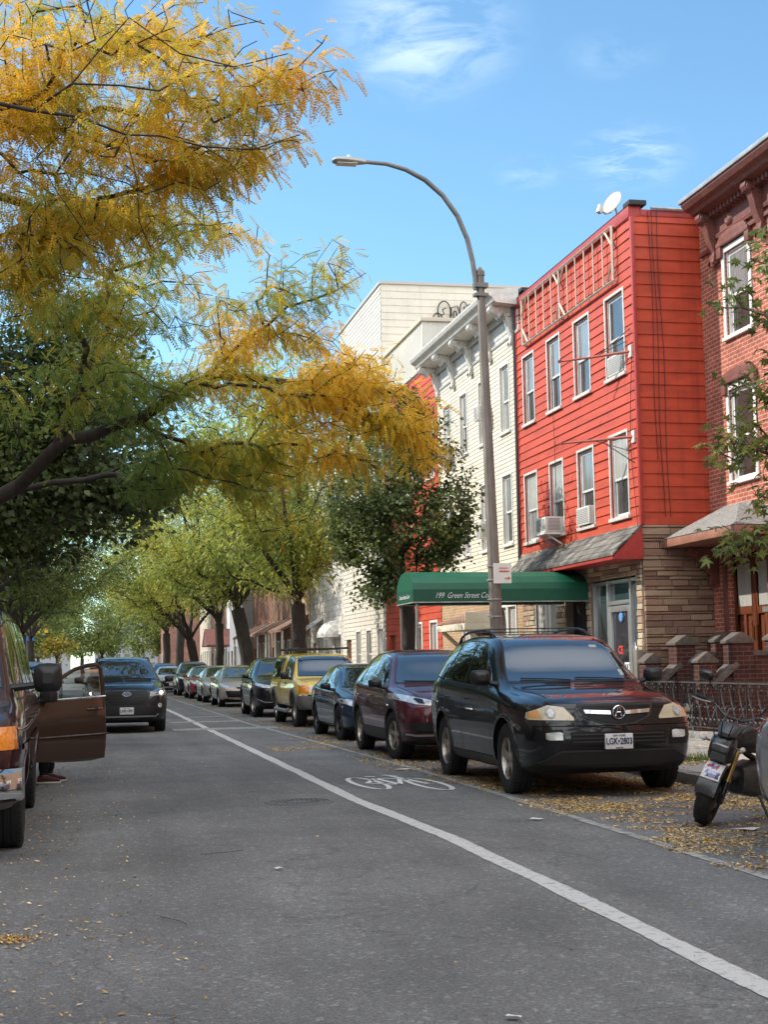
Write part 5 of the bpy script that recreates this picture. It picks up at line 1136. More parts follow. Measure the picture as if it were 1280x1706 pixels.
M_trimg = mat('grey_trim_plastic', (.024, .0235, .023), .55, var=.15, vscale=8)
M_plate = mat('number_plate', (.72, .73, .72), .35)
M_platet = mat('plate_text', (.02, .03, .09), .5)
def paint(name, col, metal=.35, rough=.38, dust=.0):
    m = mat(name, col, rough, metal=metal * .5, coat=1.0, cr=.025, spec=.15); nt = m.node_tree; n = nt.nodes; l = nt.links; b = n['Principled BSDF']
    co = n.new('ShaderNodeTexCoord'); ns = n.new('ShaderNodeTexNoise'); ns.inputs['Scale'].default_value = 2.2; ns.inputs['Detail'].default_value = 6; l.new(co.outputs['Object'], ns.inputs['Vector'])
    mr = n.new('ShaderNodeMapRange'); mr.inputs['From Min'].default_value = .4; mr.inputs['From Max'].default_value = .75; mr.inputs['To Min'].default_value = .015; mr.inputs['To Max'].default_value = .10; l.new(ns.outputs[0], mr.inputs['Value']); l.new(mr.outputs[0], b.inputs['Coat Roughness'])
    nb = n.new('ShaderNodeTexNoise'); nb.inputs['Scale'].default_value = 1.6; nb.inputs['Detail'].default_value = 1; l.new(co.outputs['Object'], nb.inputs['Vector']); bp = n.new('ShaderNodeBump'); bp.inputs['Strength'].default_value = .10; bp.inputs['Distance'].default_value = .02; l.new(nb.outputs[0], bp.inputs['Height']); l.new(bp.outputs[0], b.inputs['Coat Normal'])
    return m
def plate(car, txt, y, z, view='front', state=None):
    h = car.hit(y, z, 'front')[0]; x = h.x + .035; b = MB(); b.box(x - .03, x, y - .152, y + .152, z - .076, z + .076); p = b.build('number_plate', M_plate, car.root, world=False, bevel=.006)
    M = Matrix(((0, 0, 1, x + .002), (1, 0, 0, y), (0, 1, 0, z - .002), (0, 0, 0, 1)))
    if txt:
        t = text_mesh(txt, .088, M, 'lettering', M_platet, p, bold=.002, wscale=.78)
        if state: text_mesh(state, .027, Matrix.Translation((0, 0, .058)) @ M, 'lettering', M_platet, p, wscale=1.0); text_mesh('EXCELSIOR', .016, Matrix.Translation((0, 0, -.062)) @ M, 'lettering', M_trimg, p)
    return p
def disc_patch(car, name, y, z, r, m, parent=None, view='front', off=.012, rz=None, n=14, sides=(1,)):
    return car.patch(name, [(y + r * math.cos(2 * math.pi * k / n), z + (rz or r) * math.sin(2 * math.pi * k / n)) for k in range(n)], view, m, off=off, parent=parent, cell=.02, sides=sides)
def std_windows(car, ws, side_polys, glass=None, ms=None, fr=.018, rear=None, chrome=False):
    """windscreen polygon in (y,z) half outline mirrored; side_polys list of (x,z)"""
    gs = glass or M_glassw
    half = ws; poly = [(y, z) for y, z in half] + [(-y, z) for y, z in half[::-1]]
    cz = sum(p[1] for p in poly) / len(poly); big = [(y * (1 + .022), z + (.018 if z > cz else -.018)) for y, z in poly]
    w = car.patch('windscreen_seal', big, 'front', M_black, off=.003, cell=.06)
    car.patch('windscreen', poly, 'front', gs, off=.007, cell=.05)
    for sp in side_polys:
        cx = sum(p[0] for p in sp) / len(sp); cz = sum(p[1] for p in sp) / len(sp)
        big = [(x + (fr if x > cx else -fr), z + (fr if z > cz else -fr)) for x, z in sp]
        car.patch('window_seal', big, 'side', M_chrome if chrome else M_black, off=.002, sides=(1, -1), cell=.06)
        car.patch('side_window', sp, 'side', ms or M_glassc, off=.007, sides=(1, -1), cell=.05)
    if rear:
        poly = [(y, z) for y, z in rear] + [(-y, z) for y, z in rear[::-1]]; car.patch('rear_window', poly, 'rear', M_glassc, off=.006, cell=.06)

# ---------- generic shapes
SUV = dict(w=1.87, R=.355, wb=2.68, xf=.90, xr=-3.62, n=32,
    top=[(.90, .86), (.82, .93), (.4, 1.02), (0, 1.07), (-.38, 1.11), (-.62, 1.26), (-1.10, 1.57), (-1.35, 1.635), (-1.9, 1.66), (-2.6, 1.64), (-3.1, 1.58), (-3.35, 1.40), (-3.52, 1.15), (-3.62, .98)],
    belt=[(.90, .80), (.4, .93), (-.38, 1.03), (-2.5, 1.10), (-3.2, 1.16), (-3.62, .94)],
    plan=[(.90, .72), (.84, .82), (.66, .93), (.3, .985), (-.2, 1), (-2.9, 1), (-3.35, .95), (-3.55, .88), (-3.62, .80)],
    wt=[(.9, .52), (.5, .64), (-.38, .76), (-.6, .72), (-1.2, .60), (-1.8, .585), (-3.0, .55), (-3.4, .60), (-3.62, .6)], zb=[(.9, .30), (.6, .22), (0, .2), (-3.2, .22), (-3.62, .34)])
SEDAN = dict(w=1.80, R=.325, wb=2.68, xf=.90, xr=-3.70, n=32,
    top=[(.90, .72), (.82, .78), (.4, .88), (0, .94), (-.35, .98), (-.65, 1.10), (-1.25, 1.38), (-1.5, 1.43), (-2.0, 1.45), (-2.5, 1.40), (-3.1, 1.16), (-3.3, 1.09), (-3.62, 1.07), (-3.70, .95)],
    belt=[(.90, .66), (.4, .80), (-.35, .90), (-2.5, .96), (-3.3, 1.0), (-3.70, .88)],
    plan=[(.90, .70), (.84, .82), (.66, .93), (.3, .985), (-.2, 1), (-2.9, 1), (-3.4, .95), (-3.62, .88), (-3.70, .80)],
    wt=[(.9, .48), (.5, .62), (-.35, .74), (-.6, .70), (-1.3, .56), (-2.2, .54), (-3.1, .64), (-3.7, .62)], zb=[(.9, .24), (.6, .18), (0, .17), (-3.2, .2), (-3.70, .32)],
    lean_f=[(0.2, -.06), (.35, 0), (.5, 0), (.65, -.04), (.85, -.12)])
def side_seams(c, front_x, mid_x, rear_x, z0, zbelt, sill_z=None, sides=(1, -1), hood=True, zh=None):
    b = MB()
    for sd_ in sides:
        for x in (front_x, mid_x): c.seam(b, [(x, z0), (x, zbelt)], 'side', sd_=sd_)
        c.seam(b, [(rear_x, zbelt), (rear_x + .03, zbelt - .3), (rear_x + .28, z0 + .12), (rear_x + .3, z0)], 'side', sd_=sd_)
        c.seam(b, [(front_x, z0), (rear_x + .3, z0)], 'side', sd_=sd_)
    b.build('panel_gap', M_seam, c.root, world=False, weld=False)
def hood_seams(c, pts):
    for sd_ in (1, -1): b = MB(); c.seam(b, [(x, y * sd_) for x, y in pts], 'top', w=.008); b.build('bonnet_gap', M_seam, c.root, world=False, weld=False)
# ---------- 1. black suv with chrome bar grille (nearest on the right)
P_black = paint('black_paint', (.003, .004, .006), .0)
S = dict(SUV, w=1.95, R=.362, wb=2.78, xf=.93, xr=-3.86, n=36, gap=.05,
    top=[(.93, .945), (.88, .995), (.45, 1.045), (0, 1.085), (-.30, 1.115), (-.55, 1.23), (-1.08, 1.60), (-1.30, 1.67), (-1.9, 1.70), (-2.6, 1.70), (-3.2, 1.65), (-3.42, 1.55), (-3.68, 1.20), (-3.86, 1.02)],
    belt=[(.93, .84), (.45, .95), (-.30, 1.03), (-2.6, 1.13), (-3.4, 1.18), (-3.86, .98)],
    plan=[(.93, .78), (.87, .86), (.7, .94), (.3, .99), (-.2, 1), (-3.1, 1), (-3.6, .95), (-3.8, .88), (-3.86, .82)],
    wt=[(.93, .66), (.5, .72), (-.30, .82), (-.5, .80), (-1.15, .705), (-1.8, .69), (-3.1, .65), (-3.5, .66), (-3.86, .66)],
    lean_f=[(0.2, -.10), (.32, -.03), (.5, .01), (.66, .02), (.78, -.03), (1.0, -.10)], bulge_f=.10)
c = Car('parked_suv', 'glossy black suv with chrome grille bar and roof rails parked nearest on the right', 'suv', S, P_black, 'cars parked along the right kerb')
std_windows(c, [(.76, 1.155), (.745, 1.2), (.65, 1.605), (.62, 1.63)], [[(-.62, 1.10), (-.86, 1.24), (-1.22, 1.55), (-1.78, 1.60), (-1.78, 1.125)], [(-1.86, 1.13), (-1.86, 1.60), (-2.35, 1.605), (-2.55, 1.52), (-2.82, 1.17)], [(-2.92, 1.18), (-2.66, 1.55), (-2.9, 1.585), (-3.2, 1.52), (-3.42, 1.22)]], rear=[(.66, 1.2), (.58, 1.55)])
side_seams(c, -.52, -1.82, -2.82, .36, 1.06)
hood_seams(c, [(.62, .66), (.2, .70), (-.28, .76)])
b = MB(); c.seam(b, [(-.9, .72), (.9, .72)], 'front', w=.008); c.seam(b, [(-.78, .90), (-.45, .885), (-.4, .93), (.4, .93), (.45, .885), (.78, .90)], 'front', w=.006); b.build('panel_gap', M_seam, c.root, world=False, weld=False)
c.arch_trim(.035, P_black, .008)
c.wheels(M_rimS, 5, steer=0.0)
hl = c.patch('headlight', [(.47, .775), (.47, .80), (.56, .905), (.70, .925), (.885, .855), (.90, .80), (.885, .785)], 'front', M_lensy, off=.008, sides=(1, -1), cell=.03)
for h_, sd_ in zip(hl, (1, -1)):
    c.patch('reflector', [(.645, .85), (.66, .805), (.70, .79), (.735, .805), (.755, .85), (.735, .89), (.70, .905), (.66, .89)], 'front', mat('lamp_ring', (.35, .33, .28), .2, coat=.6), off=.011, sides=(sd_,), parent=h_, cell=.02)
    c.patch('projector', [(.66, .848), (.68, .81), (.70, .802), (.72, .81), (.735, .848), (.72, .885), (.70, .892), (.68, .885)], 'front', M_lens, off=.020, sides=(sd_,), parent=h_, cell=.02)
    c.patch('turn_lamp', [(.79, .80), (.89, .80), (.88, .855), (.80, .885)], 'front', mat('faded_amber', (.62, .30, .10), .2, coat=.6), off=.011, sides=(sd_,), parent=h_, cell=.02)
gr = c.patch('grille', [(-.36, .80), (-.42, .935), (.42, .935), (.36, .80), (.18, .735), (0, .715), (-.18, .735)], 'front', M_trimg, off=.010, cell=.04)[0]
c.patch('mesh', [(-.33, .805), (-.385, .915), (.385, .915), (.33, .805), (.17, .752), (0, .735), (-.17, .752)], 'front', M_grill, off=.016, parent=gr, cell=.04)
c.patch('chrome_bar', [(-.35, .838), (-.365, .875), (-.08, .862), (-.08, .825)], 'front', M_chrome, off=.030, parent=gr, cell=.04); c.patch('chrome_bar', [(.35, .838), (.365, .875), (.08, .862), (.08, .825)], 'front', M_chrome, off=.030, parent=gr, cell=.04)
x = c.hit(0, .85, 'front')[0].x + .045
b = MB(); b.lathe([(.068, 0), (.070, .01), (.062, .014), (.059, .01), (.059, 0)], 28, 'x', (x, 0, .85)); b.tube([(x + .01, -.010, .898), (x + .01, -.032, .812)], .0075, 6); b.tube([(x + .01, .010, .898), (x + .01, .032, .812)], .0075, 6); b.tube([(x + .01, -.026, .85), (x + .01, .026, .85)], .007, 6); b.build('emblem', M_chrome, gr, world=False, smooth=True)
c.patch('lower_intake', [(-.52, .53), (-.52, .66), (.52, .66), (.52, .53)], 'front', M_grill, off=.006)
b = MB()
for z in (.565, .60, .635): c.seam(b, [(-.5, z), (.5, z)], 'front', w=.014, off=.02)
b.build('slat', M_trimg, c.root, world=False)
fs_ = c.patch('fog_lamp_surround', [(.56, .52), (.60, .69), (.84, .68), (.86, .60), (.80, .52)], 'front', M_grill, off=.006, sides=(1, -1))
for f_, sd_ in zip(fs_, (1, -1)): c.patch('fog_lamp', [(.60, .585), (.60, .655), (.64, .665), (.765, .655), (.765, .60), (.74, .585)], 'front', M_lens, off=.016, sides=(sd_,), parent=f_, cell=.03)
c.patch('skid_trim', [(-.80, .34), (-.62, .47), (.62, .47), (.80, .34)], 'front', M_black, off=.008); b = MB(); c.seam(b, [(-.82, .36), (-.62, .475), (.62, .475), (.82, .36)], 'front', w=.02, off=.014); b.build('bumper_lip', M_trimg, c.root, world=False)
plate(c, 'LGK•2803', -.02, .565, state='NEW YORK')
c.mirrors(-.60, 1.17, M_black, .23, .17); c.wipers([[(-.05, 1.15), (-.30, 1.165), (-.62, 1.175)], [(.60, 1.15), (.35, 1.165), (.02, 1.175)]])
c.rails(-1.5, -3.3, .60, .075); c.handles((-1.62, -2.62), .96, P_black)
c.patch('side_cladding', [(-.45, .22), (-.45, .36), (-2.32, .36), (-2.32, .22)], 'side', M_trimg, off=.012, sides=(1, -1)); c.patch('tail_lamp', [(.70, .85), (.70, 1.15), (.9, 1.15), (.9, .85)], 'rear', M_redl, off=.006, sides=(1, -1))
for y, z, w_, h_ in ((.45, 1.53, .09, .03), (.63, 1.23, .05, .07)):
    b = MB(); P = [c.hit(y + a * w_ / 2, z + d * h_ / 2, 'front')[0] + Vector((.012, 0, 0)) for a, d in ((-1, -1), (1, -1), (1, 1), (-1, 1))]; b.face(P); b.build('sticker_and_reflection', mat('sticker_reflection_grey', (.35, .36, .35), .5), c.root, world=False, weld=False)  # sticker and reflected dashboard papers, both put in as grey patches
c.root.scale[2] = 1.045; c.place(4.72 + .86, 15.7, -90 - .3)

# ---------- 2. dark maroon compact suv
P_mar = paint('maroon_paint', (.085, .012, .022), .5)
S = dict(SUV, w=1.84, xr=-3.56)
c = Car('parked_suv', 'dark maroon compact suv with grey lower cladding parked behind the black one', 'suv', S, P_mar, 'cars parked along the right kerb')
sw = [[(-.58, 1.07), (-.86, 1.26), (-1.28, 1.52), (-1.74, 1.565), (-1.74, 1.09)], [(-1.81, 1.095), (-1.81, 1.565), (-2.3, 1.56), (-2.52, 1.47), (-2.62, 1.13)], [(-2.69, 1.14), (-2.62, 1.46), (-2.85, 1.42), (-3.15, 1.24), (-3.1, 1.2)]]
std_windows(c, [(.72, 1.135), (.70, 1.18), (.575, 1.54), (.545, 1.56)], sw, rear=[(.6, 1.2), (.5, 1.5)], chrome=True)
side_seams(c, -.5, -1.77, -2.66, .44, 1.04); hood_seams(c, [(.62, .62), (.2, .68), (-.3, .74)])
c.arch_trim(.06, M_trimg, .010); c.wheels(M_rimS, 5, steer=.16)
hl = c.patch('headlight', [(.40, .80), (.42, .87), (.70, .945), (.88, .985), (.90, .90), (.70, .83)], 'front', M_lens, off=.008, sides=(1, -1), cell=.03, yaw_=0)
for h_, sd_ in zip(hl, (1, -1)): c.patch('projector', [(.58, .83), (.66, .845), (.70, .90), (.66, .92), (.58, .90)], 'front', M_grill, off=.012, sides=(sd_,), parent=h_, cell=.02)
gr = c.patch('grille', [(-.38, .78), (-.40, .86), (.40, .86), (.38, .78), (.2, .70), (-.2, .70)], 'front', M_grill, off=.010)[0]; c.patch('chrome_bar', [(-.39, .835), (-.40, .87), (.40, .87), (.39, .835)], 'front', M_chrome, off=.02, parent=gr)
c.patch('lower_intake', [(-.72, .42), (-.66, .56), (.66, .56), (.72, .42)], 'front', M_grill, off=.006); c.patch('fog_lamp_surround', [(.48, .44), (.50, .57), (.78, .56), (.80, .46)], 'front', M_black, off=.014, sides=(1, -1))
b = MB(); c.seam(b, [(-.82, .40), (-.70, .385), (.70, .385), (.82, .40)], 'front', w=.03, off=.014); b.build('bumper_lip', mat('satin_silver', (.4, .4, .4), .3, metal=.7), c.root, world=False)
c.patch('lower_bumper', [(-.84, .24), (-.84, .37), (.84, .37), (.84, .24)], 'front', M_trimg, off=.01); c.patch('side_cladding', [(-.45, .22), (-.45, .44), (-2.24, .44), (-2.24, .22)], 'side', M_trimg, off=.012, sides=(1, -1))
plate(c, None, 0, .50); c.mirrors(-.58, 1.10, M_black, .21, .13); c.wipers([[(-.05, 1.13), (-.6, 1.15)], [(.6, 1.13), (.02, 1.15)]]); c.handles((-1.55, -2.45), .93, P_mar)
c.place(4.72 + .86, 21.85, -90)

# ---------- 3. dark blue compact sedan
P_blue = paint('dark_blue_paint', (.012, .035, .075), .5)
SSW = [[(-.60, .925), (-.9, 1.09), (-1.32, 1.32), (-1.78, 1.37), (-1.78, .955)], [(-1.85, .96), (-1.85, 1.37), (-2.3, 1.355), (-2.75, 1.17), (-2.85, 1.02), (-2.6, .985)]]
c = Car('parked_sedan', 'small dark blue sedan parked between the maroon suv and the yellow pickup', 'sedan', dict(SEDAN, w=1.76), P_blue, 'cars parked along the right kerb')
std_windows(c, [(.68, 1.0), (.66, 1.05), (.53, 1.35), (.50, 1.37)], SSW, rear=[(.55, 1.1), (.48, 1.3)])
side_seams(c, -.5, -1.81, -2.7, .28, .90); hood_seams(c, [(.6, .58), (.2, .66), (-.3, .72)]); c.wheels(M_rimD, 7, steer=.12)
hl = c.patch('headlight', [(.45, .66), (.50, .72), (.84, .79), (.88, .72), (.70, .64)], 'front', M_lens, off=.006, sides=(1, -1), cell=.03)
gr = c.patch('grille', [(-.3, .58), (-.36, .70), (.36, .70), (.3, .58)], 'front', M_grill, off=.006)[0]; c.patch('lower_intake', [(-.6, .28), (-.54, .44), (.54, .44), (.6, .28)], 'front', M_grill, off=.006)
plate(c, None, 0, .48); c.mirrors(-.62, .98, M_black, .20, .12); c.handles((-1.6, -2.55), .82, P_blue)
c.place(4.92 + .83, 27.7, -90)

# ---------- 4. yellow pickup with cap and rack
P_yel = paint('yellow_gold_paint', (.95, .63, .05), .0, .4)
S = dict(w=1.80, R=.375, wb=3.20, xf=.80, xr=-4.25, n=38, gap=.055, sm=.06,
    top=[(.80, .98), (.74, 1.04), (.3, 1.09), (-.05, 1.11), (-.32, 1.14), (-.55, 1.30), (-.98, 1.62), (-1.15, 1.665), (-1.7, 1.69), (-2.25, 1.69), (-2.4, 1.71), (-4.05, 1.71), (-4.18, 1.6), (-4.25, 1.2)],
    belt=[(.80, .93), (.3, 1.03), (-.35, 1.06), (-2.3, 1.08), (-4.25, 1.10)],
    plan=[(.80, .86), (.74, .93), (.5, .97), (.2, .99), (-4.0, 1), (-4.25, .95)],
    wt=[(.8, .66), (.3, .72), (-.32, .77), (-.5, .75), (-1.0, .66), (-2.2, .66), (-2.4, .70), (-4.25, .70)], zb=[(.8, .42), (.5, .38), (-4, .40), (-4.25, .48)],
    lean_f=[(.3, -.04), (.45, 0), (.8, 0), (1.0, -.05)], lean_r=[(.3, .0), (1.7, .06)], bulge_f=.04, bulge_r=.01)
c = Car('parked_pickup', 'yellow pickup truck with matching bed cap, grey fender flares and black roof rack', 'pickup truck', S, P_yel, 'cars parked along the right kerb')
std_windows(c, [(.70, 1.17), (.69, 1.22), (.61, 1.60), (.58, 1.625)], [[(-.50, 1.10), (-.62, 1.22), (-1.02, 1.56), (-1.42, 1.605), (-1.42, 1.10)], [(-1.50, 1.10), (-1.50, 1.605), (-1.95, 1.61), (-1.95, 1.12)], [(-2.42, 1.14), (-2.36, 1.60), (-4.0, 1.60), (-4.05, 1.14)]])
b = MB()
for sd_ in (1, -1):
    for x in (-.48, -1.46, -2.12): c.seam(b, [(x, .46), (x, 1.07)], 'side', sd_=sd_)
    c.seam(b, [(-2.18, .42), (-2.18, 1.1)], 'side', sd_=sd_, w=.025); c.seam(b, [(-2.2, 1.09), (-4.2, 1.11)], 'side', sd_=sd_, w=.012)
b.build('panel_gap', M_seam, c.root, world=False, weld=False); hood_seams(c, [(.6, .66), (.1, .72), (-.3, .76)])
c.arch_trim(.085, mat('grey_flare', (.13, .125, .115), .6, var=.15), .03); c.wheels(M_rimS, 5, steer=.05, rr=.55, tw=.25)
hl = c.patch('headlight', [(.40, .80), (.40, .95), (.62, .96), (.62, .80)], 'front', M_lens, off=.010, sides=(1, -1), cell=.03); c.patch('turn_lamp', [(.64, .78), (.64, .96), (.84, .96), (.84, .80)], 'front', M_amber, off=.014, sides=(1, -1), cell=.03); c.patch('turn_lamp', [(.73, .79), (.73, .96), (.60, .95), (.60, .80)], 'side', M_amber, off=.010, sides=(1, -1), cell=.03)
c.patch('grille', [(-.36, .76), (-.36, .96), (.36, .96), (.36, .76)], 'front', M_grill, off=.012); c.patch('bumper', [(-.90, .44), (-.90, .72), (.90, .72), (.90, .44)], 'front', mat('grey_flare', ()), off=.07, skirt=.08); c.patch('bumper_side', [(.80, .45), (.80, .71), (.52, .71), (.46, .50)], 'side', mat('grey_flare', ()), off=.02, sides=(1, -1))
b = MB(); c.seam(b, [(-.88, .735), (.88, .735)], 'front', w=.03, off=.06); b.build('bumper_strip', M_chrome, c.root, world=False)
plate(c, None, 0, .56)
for sd_ in (1, -1):
    b = MB(); b.tube([(-.55, sd_ * .9, .40), (-.6, sd_ * .97, .36), (-2.5, sd_ * .97, .36), (-2.55, sd_ * .9, .40)], .045, 8); b.build('running_board', M_galv, c.root, world=False)
c.mirrors(-.55, 1.15, M_black, .20, .17, arm=.08); c.handles((-1.3,), 1.0, M_black)
b = MB()
for x in (-1.0, -2.2, -2.6, -3.9): b.tube([(x, -.62, 1.70), (x, -.62, 1.80), (x, .62, 1.80), (x, .62, 1.70)], .018, 6)
for y in (-.58, .58): b.tube([(-.95, y, 1.82), (-4.0, y, 1.82)], .018, 6)
b.build('roof_rack', M_black, c.root, world=False); c.place(5.0 + .85, 34.0, -90)

# ---------- 5. black crossover, tall body
P_blk2 = paint('black_grey_paint', (.010, .012, .016), .5)
def crossover(label, name='parked_suv', P=P_blk2, steer=0, S_=SUV, rim=M_rimS, group='cars parked along the right kerb', far=False, chrome=False, rails=False):
    c = Car(name, label, 'suv', dict(S_), P, group)
    std_windows(c, [(.72, 1.135), (.70, 1.18), (.575, 1.54), (.545, 1.56)], sw[:2] if far else sw, rear=[(.6, 1.2), (.5, 1.5)], chrome=chrome)
    c.wheels(rim, 5, steer=steer, far=far)
    c.patch('headlight', [(.44, .80), (.46, .86), (.88, .95), (.90, .89), (.70, .81)], 'front', M_lens, off=.006, sides=(1, -1), cell=.03)
    c.patch('grille', [(-.32, .60), (-.42, .84), (.42, .84), (.32, .60)], 'front', M_grill, off=.008); c.patch('lower_intake', [(-.72, .30), (-.66, .46), (.66, .46), (.72, .30)], 'front', M_grill, off=.006); plate(c, None, 0, .52)
    c.mirrors(-.58, 1.10, P, .20, .13)
    if not far:
        side_seams(c, -.5, -1.77, -2.66, .40, 1.04); c.arch_trim(.05, M_black, .008); c.handles((-1.55, -2.45), .93, P)
        b = MB(); c.seam(b, [(-.84, .50), (-.66, .42), (.66, .42), (.84, .50)], 'front', w=.025, off=.014); b.build('bumper_lip', M_chrome, c.root, world=False)
    if rails: c.rails(-1.4, -3.0, .54, .05, cross=False)
    return c
crossover('black crossover with silver bumper lip parked just behind the yellow pickup', steer=.15).place(4.92 + .86, 41.2, -90)

# ---------- 6, 7, 8. sedans further up
def sedan(label, P, name='parked_sedan', steer=0, far=False, rim=M_rimS, mir=None, group='cars parked along the right kerb', S_=SEDAN):
    c = Car(name, label, 'sedan', dict(S_), P, group)
    std_windows(c, [(.68, 1.0), (.66, 1.05), (.53, 1.35), (.50, 1.37)], SSW, rear=[(.55, 1.1), (.48, 1.3)])
    c.wheels(rim, 6, steer=steer, far=far); c.patch('headlight', [(.42, .68), (.46, .74), (.84, .82), (.88, .75), (.70, .66)], 'front', M_lens, off=.006, sides=(1, -1), cell=.03)
    c.patch('grille', [(-.30, .63), (-.34, .69), (.34, .69), (.30, .63)], 'front', M_grill, off=.008); c.patch('lower_intake', [(-.62, .34), (-.70, .56), (.70, .56), (.62, .34)], 'front', M_grill, off=.006)
    b = MB(); c.seam(b, [(-.74, .52), (-.62, .32), (.62, .32), (.74, .52)], 'front', w=.022, off=.014); b.build('bumper_lip', M_chrome, c.root, world=False); plate(c, None, 0, .45)
    c.mirrors(-.62, .98, mir or P, .20, .12)
    if not far: side_seams(c, -.5, -1.81, -2.7, .28, .90); c.handles((-1.6, -2.55), .82, P)
    return c
P_taupe = paint('taupe_paint', (.42, .36, .30), .6); P_grey = paint('warm_grey_paint', (.34, .32, .29), .6); P_redc = paint('dark_red_paint', (.28, .02, .025), .4); P_sil = paint('silver_paint', (.62, .62, .61), .6)
sedan('taupe sedan with bright chrome smile on its bumper behind the black crossover', P_taupe).place(4.95 + .86, 52.0, -90)
sedan('warm grey sedan squeezed between the taupe sedan and the red car', P_grey, far=True).place(4.95 + .86, 58.5, -90)
sedan('small dark red car, only its side and red mirror showing, past the grey sedan', P_redc, far=True).place(4.95 + .86, 65.5, -90)
crossover('black suv with bright windscreen parked beyond the red car', far=True).place(4.98 + .86, 73.0, -90)
sedan('silver sedan far up the right side, facing the camera, with black mirrors', P_sil, far=True, mir=M_black).place(4.4 + .86, 83.0, -90)
crossover('dark olive suv far up the right side showing above the silver sedan', far=True, P=paint('dark_olive_paint', (.03, .035, .028), .4)).place(4.6 + .86, 91.0, -90)

# ---------- 9. black crossover driving towards the camera
P_fb = paint('black_suv_paint', (.008, .010, .016), .4)
S = dict(SUV, w=1.83, R=.365, wb=2.67, xf=.92, xr=-3.70, gap=.055,
    top=[(.92, .93), (.85, .99), (.5, 1.06), (0, 1.11), (-.38, 1.14), (-.6, 1.28), (-1.12, 1.60), (-1.35, 1.665), (-1.9, 1.69), (-2.8, 1.68), (-3.3, 1.62), (-3.5, 1.4), (-3.64, 1.15), (-3.70, 1.0)],
    belt=[(.92, .88), (.4, .98), (-.38, 1.06), (-2.5, 1.10), (-3.4, 1.12), (-3.70, .96)], bulge_f=.06)
c = Car('moving_suv', 'black suv with lit headlights and roof rails driving toward the camera', 'suv', S, P_fb)
std_windows(c, [(.735, 1.165), (.72, 1.2), (.60, 1.59), (.57, 1.61)], [[(x, z + .03) for x, z in q] for q in sw], rear=[(.6, 1.2), (.5, 1.5)])
c.wheels(M_rimD, 5); c.arch_trim(.08, M_black, .014); side_seams(c, -.5, -1.77, -2.66, .44, 1.06); hood_seams(c, [(.62, .60), (.2, .64), (-.3, .70)])
M_drl = mat('daytime_lamp', (.8, .8, .8), .2, emit=((1, .95, .88), 7))
hl = c.patch('headlight', [(.50, .80), (.52, .90), (.70, .96), (.86, .99), (.90, .90), (.80, .80)], 'front', M_lensd, off=.008, sides=(1, -1), cell=.03)
for h_, sd_ in zip(hl, (1, -1)): 
    c.patch('lit_lamp', [(.735, .85), (.76, .835), (.785, .85), (.795, .875), (.785, .90), (.76, .912), (.735, .90), (.725, .875)], 'front', M_drl, off=.016, sides=(sd_,), parent=h_, cell=.02)
    b = MB(); c.seam(b, [(sd_ * .60, .82), (sd_ * .86, .83), (sd_ * .885, .96), (sd_ * .80, .97)], 'front', w=.016, off=.014); b.build('light_guide', M_lens, h_, world=False)
gr = c.patch('grille', [(-.36, .60), (-.50, .72), (-.50, .88), (-.44, .945), (.44, .945), (.50, .88), (.50, .72), (.36, .60)], 'front', M_black, off=.012)[0]; c.patch('mesh', [(-.34, .62), (-.475, .73), (-.475, .87), (-.42, .92), (.42, .92), (.475, .87), (.475, .73), (.34, .62)], 'front', M_grill, off=.018, parent=gr)
b = MB()
for j, z in enumerate((.66, .72, .78, .84, .90)):
    w_ = .32 if z < .7 else .44; c.seam(b, [(-w_ + .06 * k, z + (.015 if k % 2 else -.015)) for k in range(int(2 * w_ / .06) + 1)], 'front', w=.010, off=.026)
b.build('mesh_bars', M_black, gr, world=False, weld=False)
x = c.hit(0, .84, 'front')[0].x + .03; b = MB(); bb = MB(); bb.lathe([(0, .004), (.082, .004), (.086, .010), (.094, .010), (.097, 0)], 32, 'x'); b.idx([(x + v[0], v[1], .855 + v[2] * .52) for v in bb.v], bb.f); em = b.build('emblem', M_chrome, gr, world=False)
b = MB(); b.lathe([(0, .0)] * 2, 3, 'x'); b = MB(); b.idx([(x + .006, .080 * math.cos(t), .855 + .040 * math.sin(t)) for t in np.linspace(0, 2 * math.pi, 24, endpoint=False)], [tuple(range(24))]); b.build('emblem_field', mat('emblem_blue', (.02, .05, .2), .2, coat=1), em, world=False)
b = MB()
for y, z, r in ((-.045, .86, .012), (.0, .875, .007), (.03, .868, .007), (.045, .848, .007), (.01, .842, .007), (-.015, .853, .006)): b.obox((x + .012, y, z), .004, r * 2.2, r * .6, Matrix.Identity(3)); b.obox((x + .012, y, z), .004, r * .6, r * 2, Matrix.Identity(3))
b.build('emblem_stars', M_chrome, em, world=False)
c.patch('lower_bumper', [(-.92, .30), (-.92, .50), (-.60, .60), (.60, .60), (.92, .50), (.92, .30)], 'front', M_black, off=.010)
fs_ = c.patch('fog_lamp_surround', [(.60, .48), (.62, .72), (.84, .76), (.90, .62), (.84, .48)], 'front', M_black, off=.018, sides=(1, -1))
for f_, sd_ in zip(fs_, (1, -1)): c.patch('fog_lamp', [(.72 + .05 * math.cos(t), .60 + .05 * math.sin(t)) for t in np.linspace(0, 2 * math.pi, 10, endpoint=False)], 'front', M_lens, off=.024, sides=(sd_,), parent=f_, cell=.02)
b = MB(); c.seam(b, [(-.68, .42), (-.62, .37), (.62, .37), (.68, .42)], 'front', w=.035, off=.02); b.build('skid_strip', mat('satin_silver', ()), c.root, world=False)
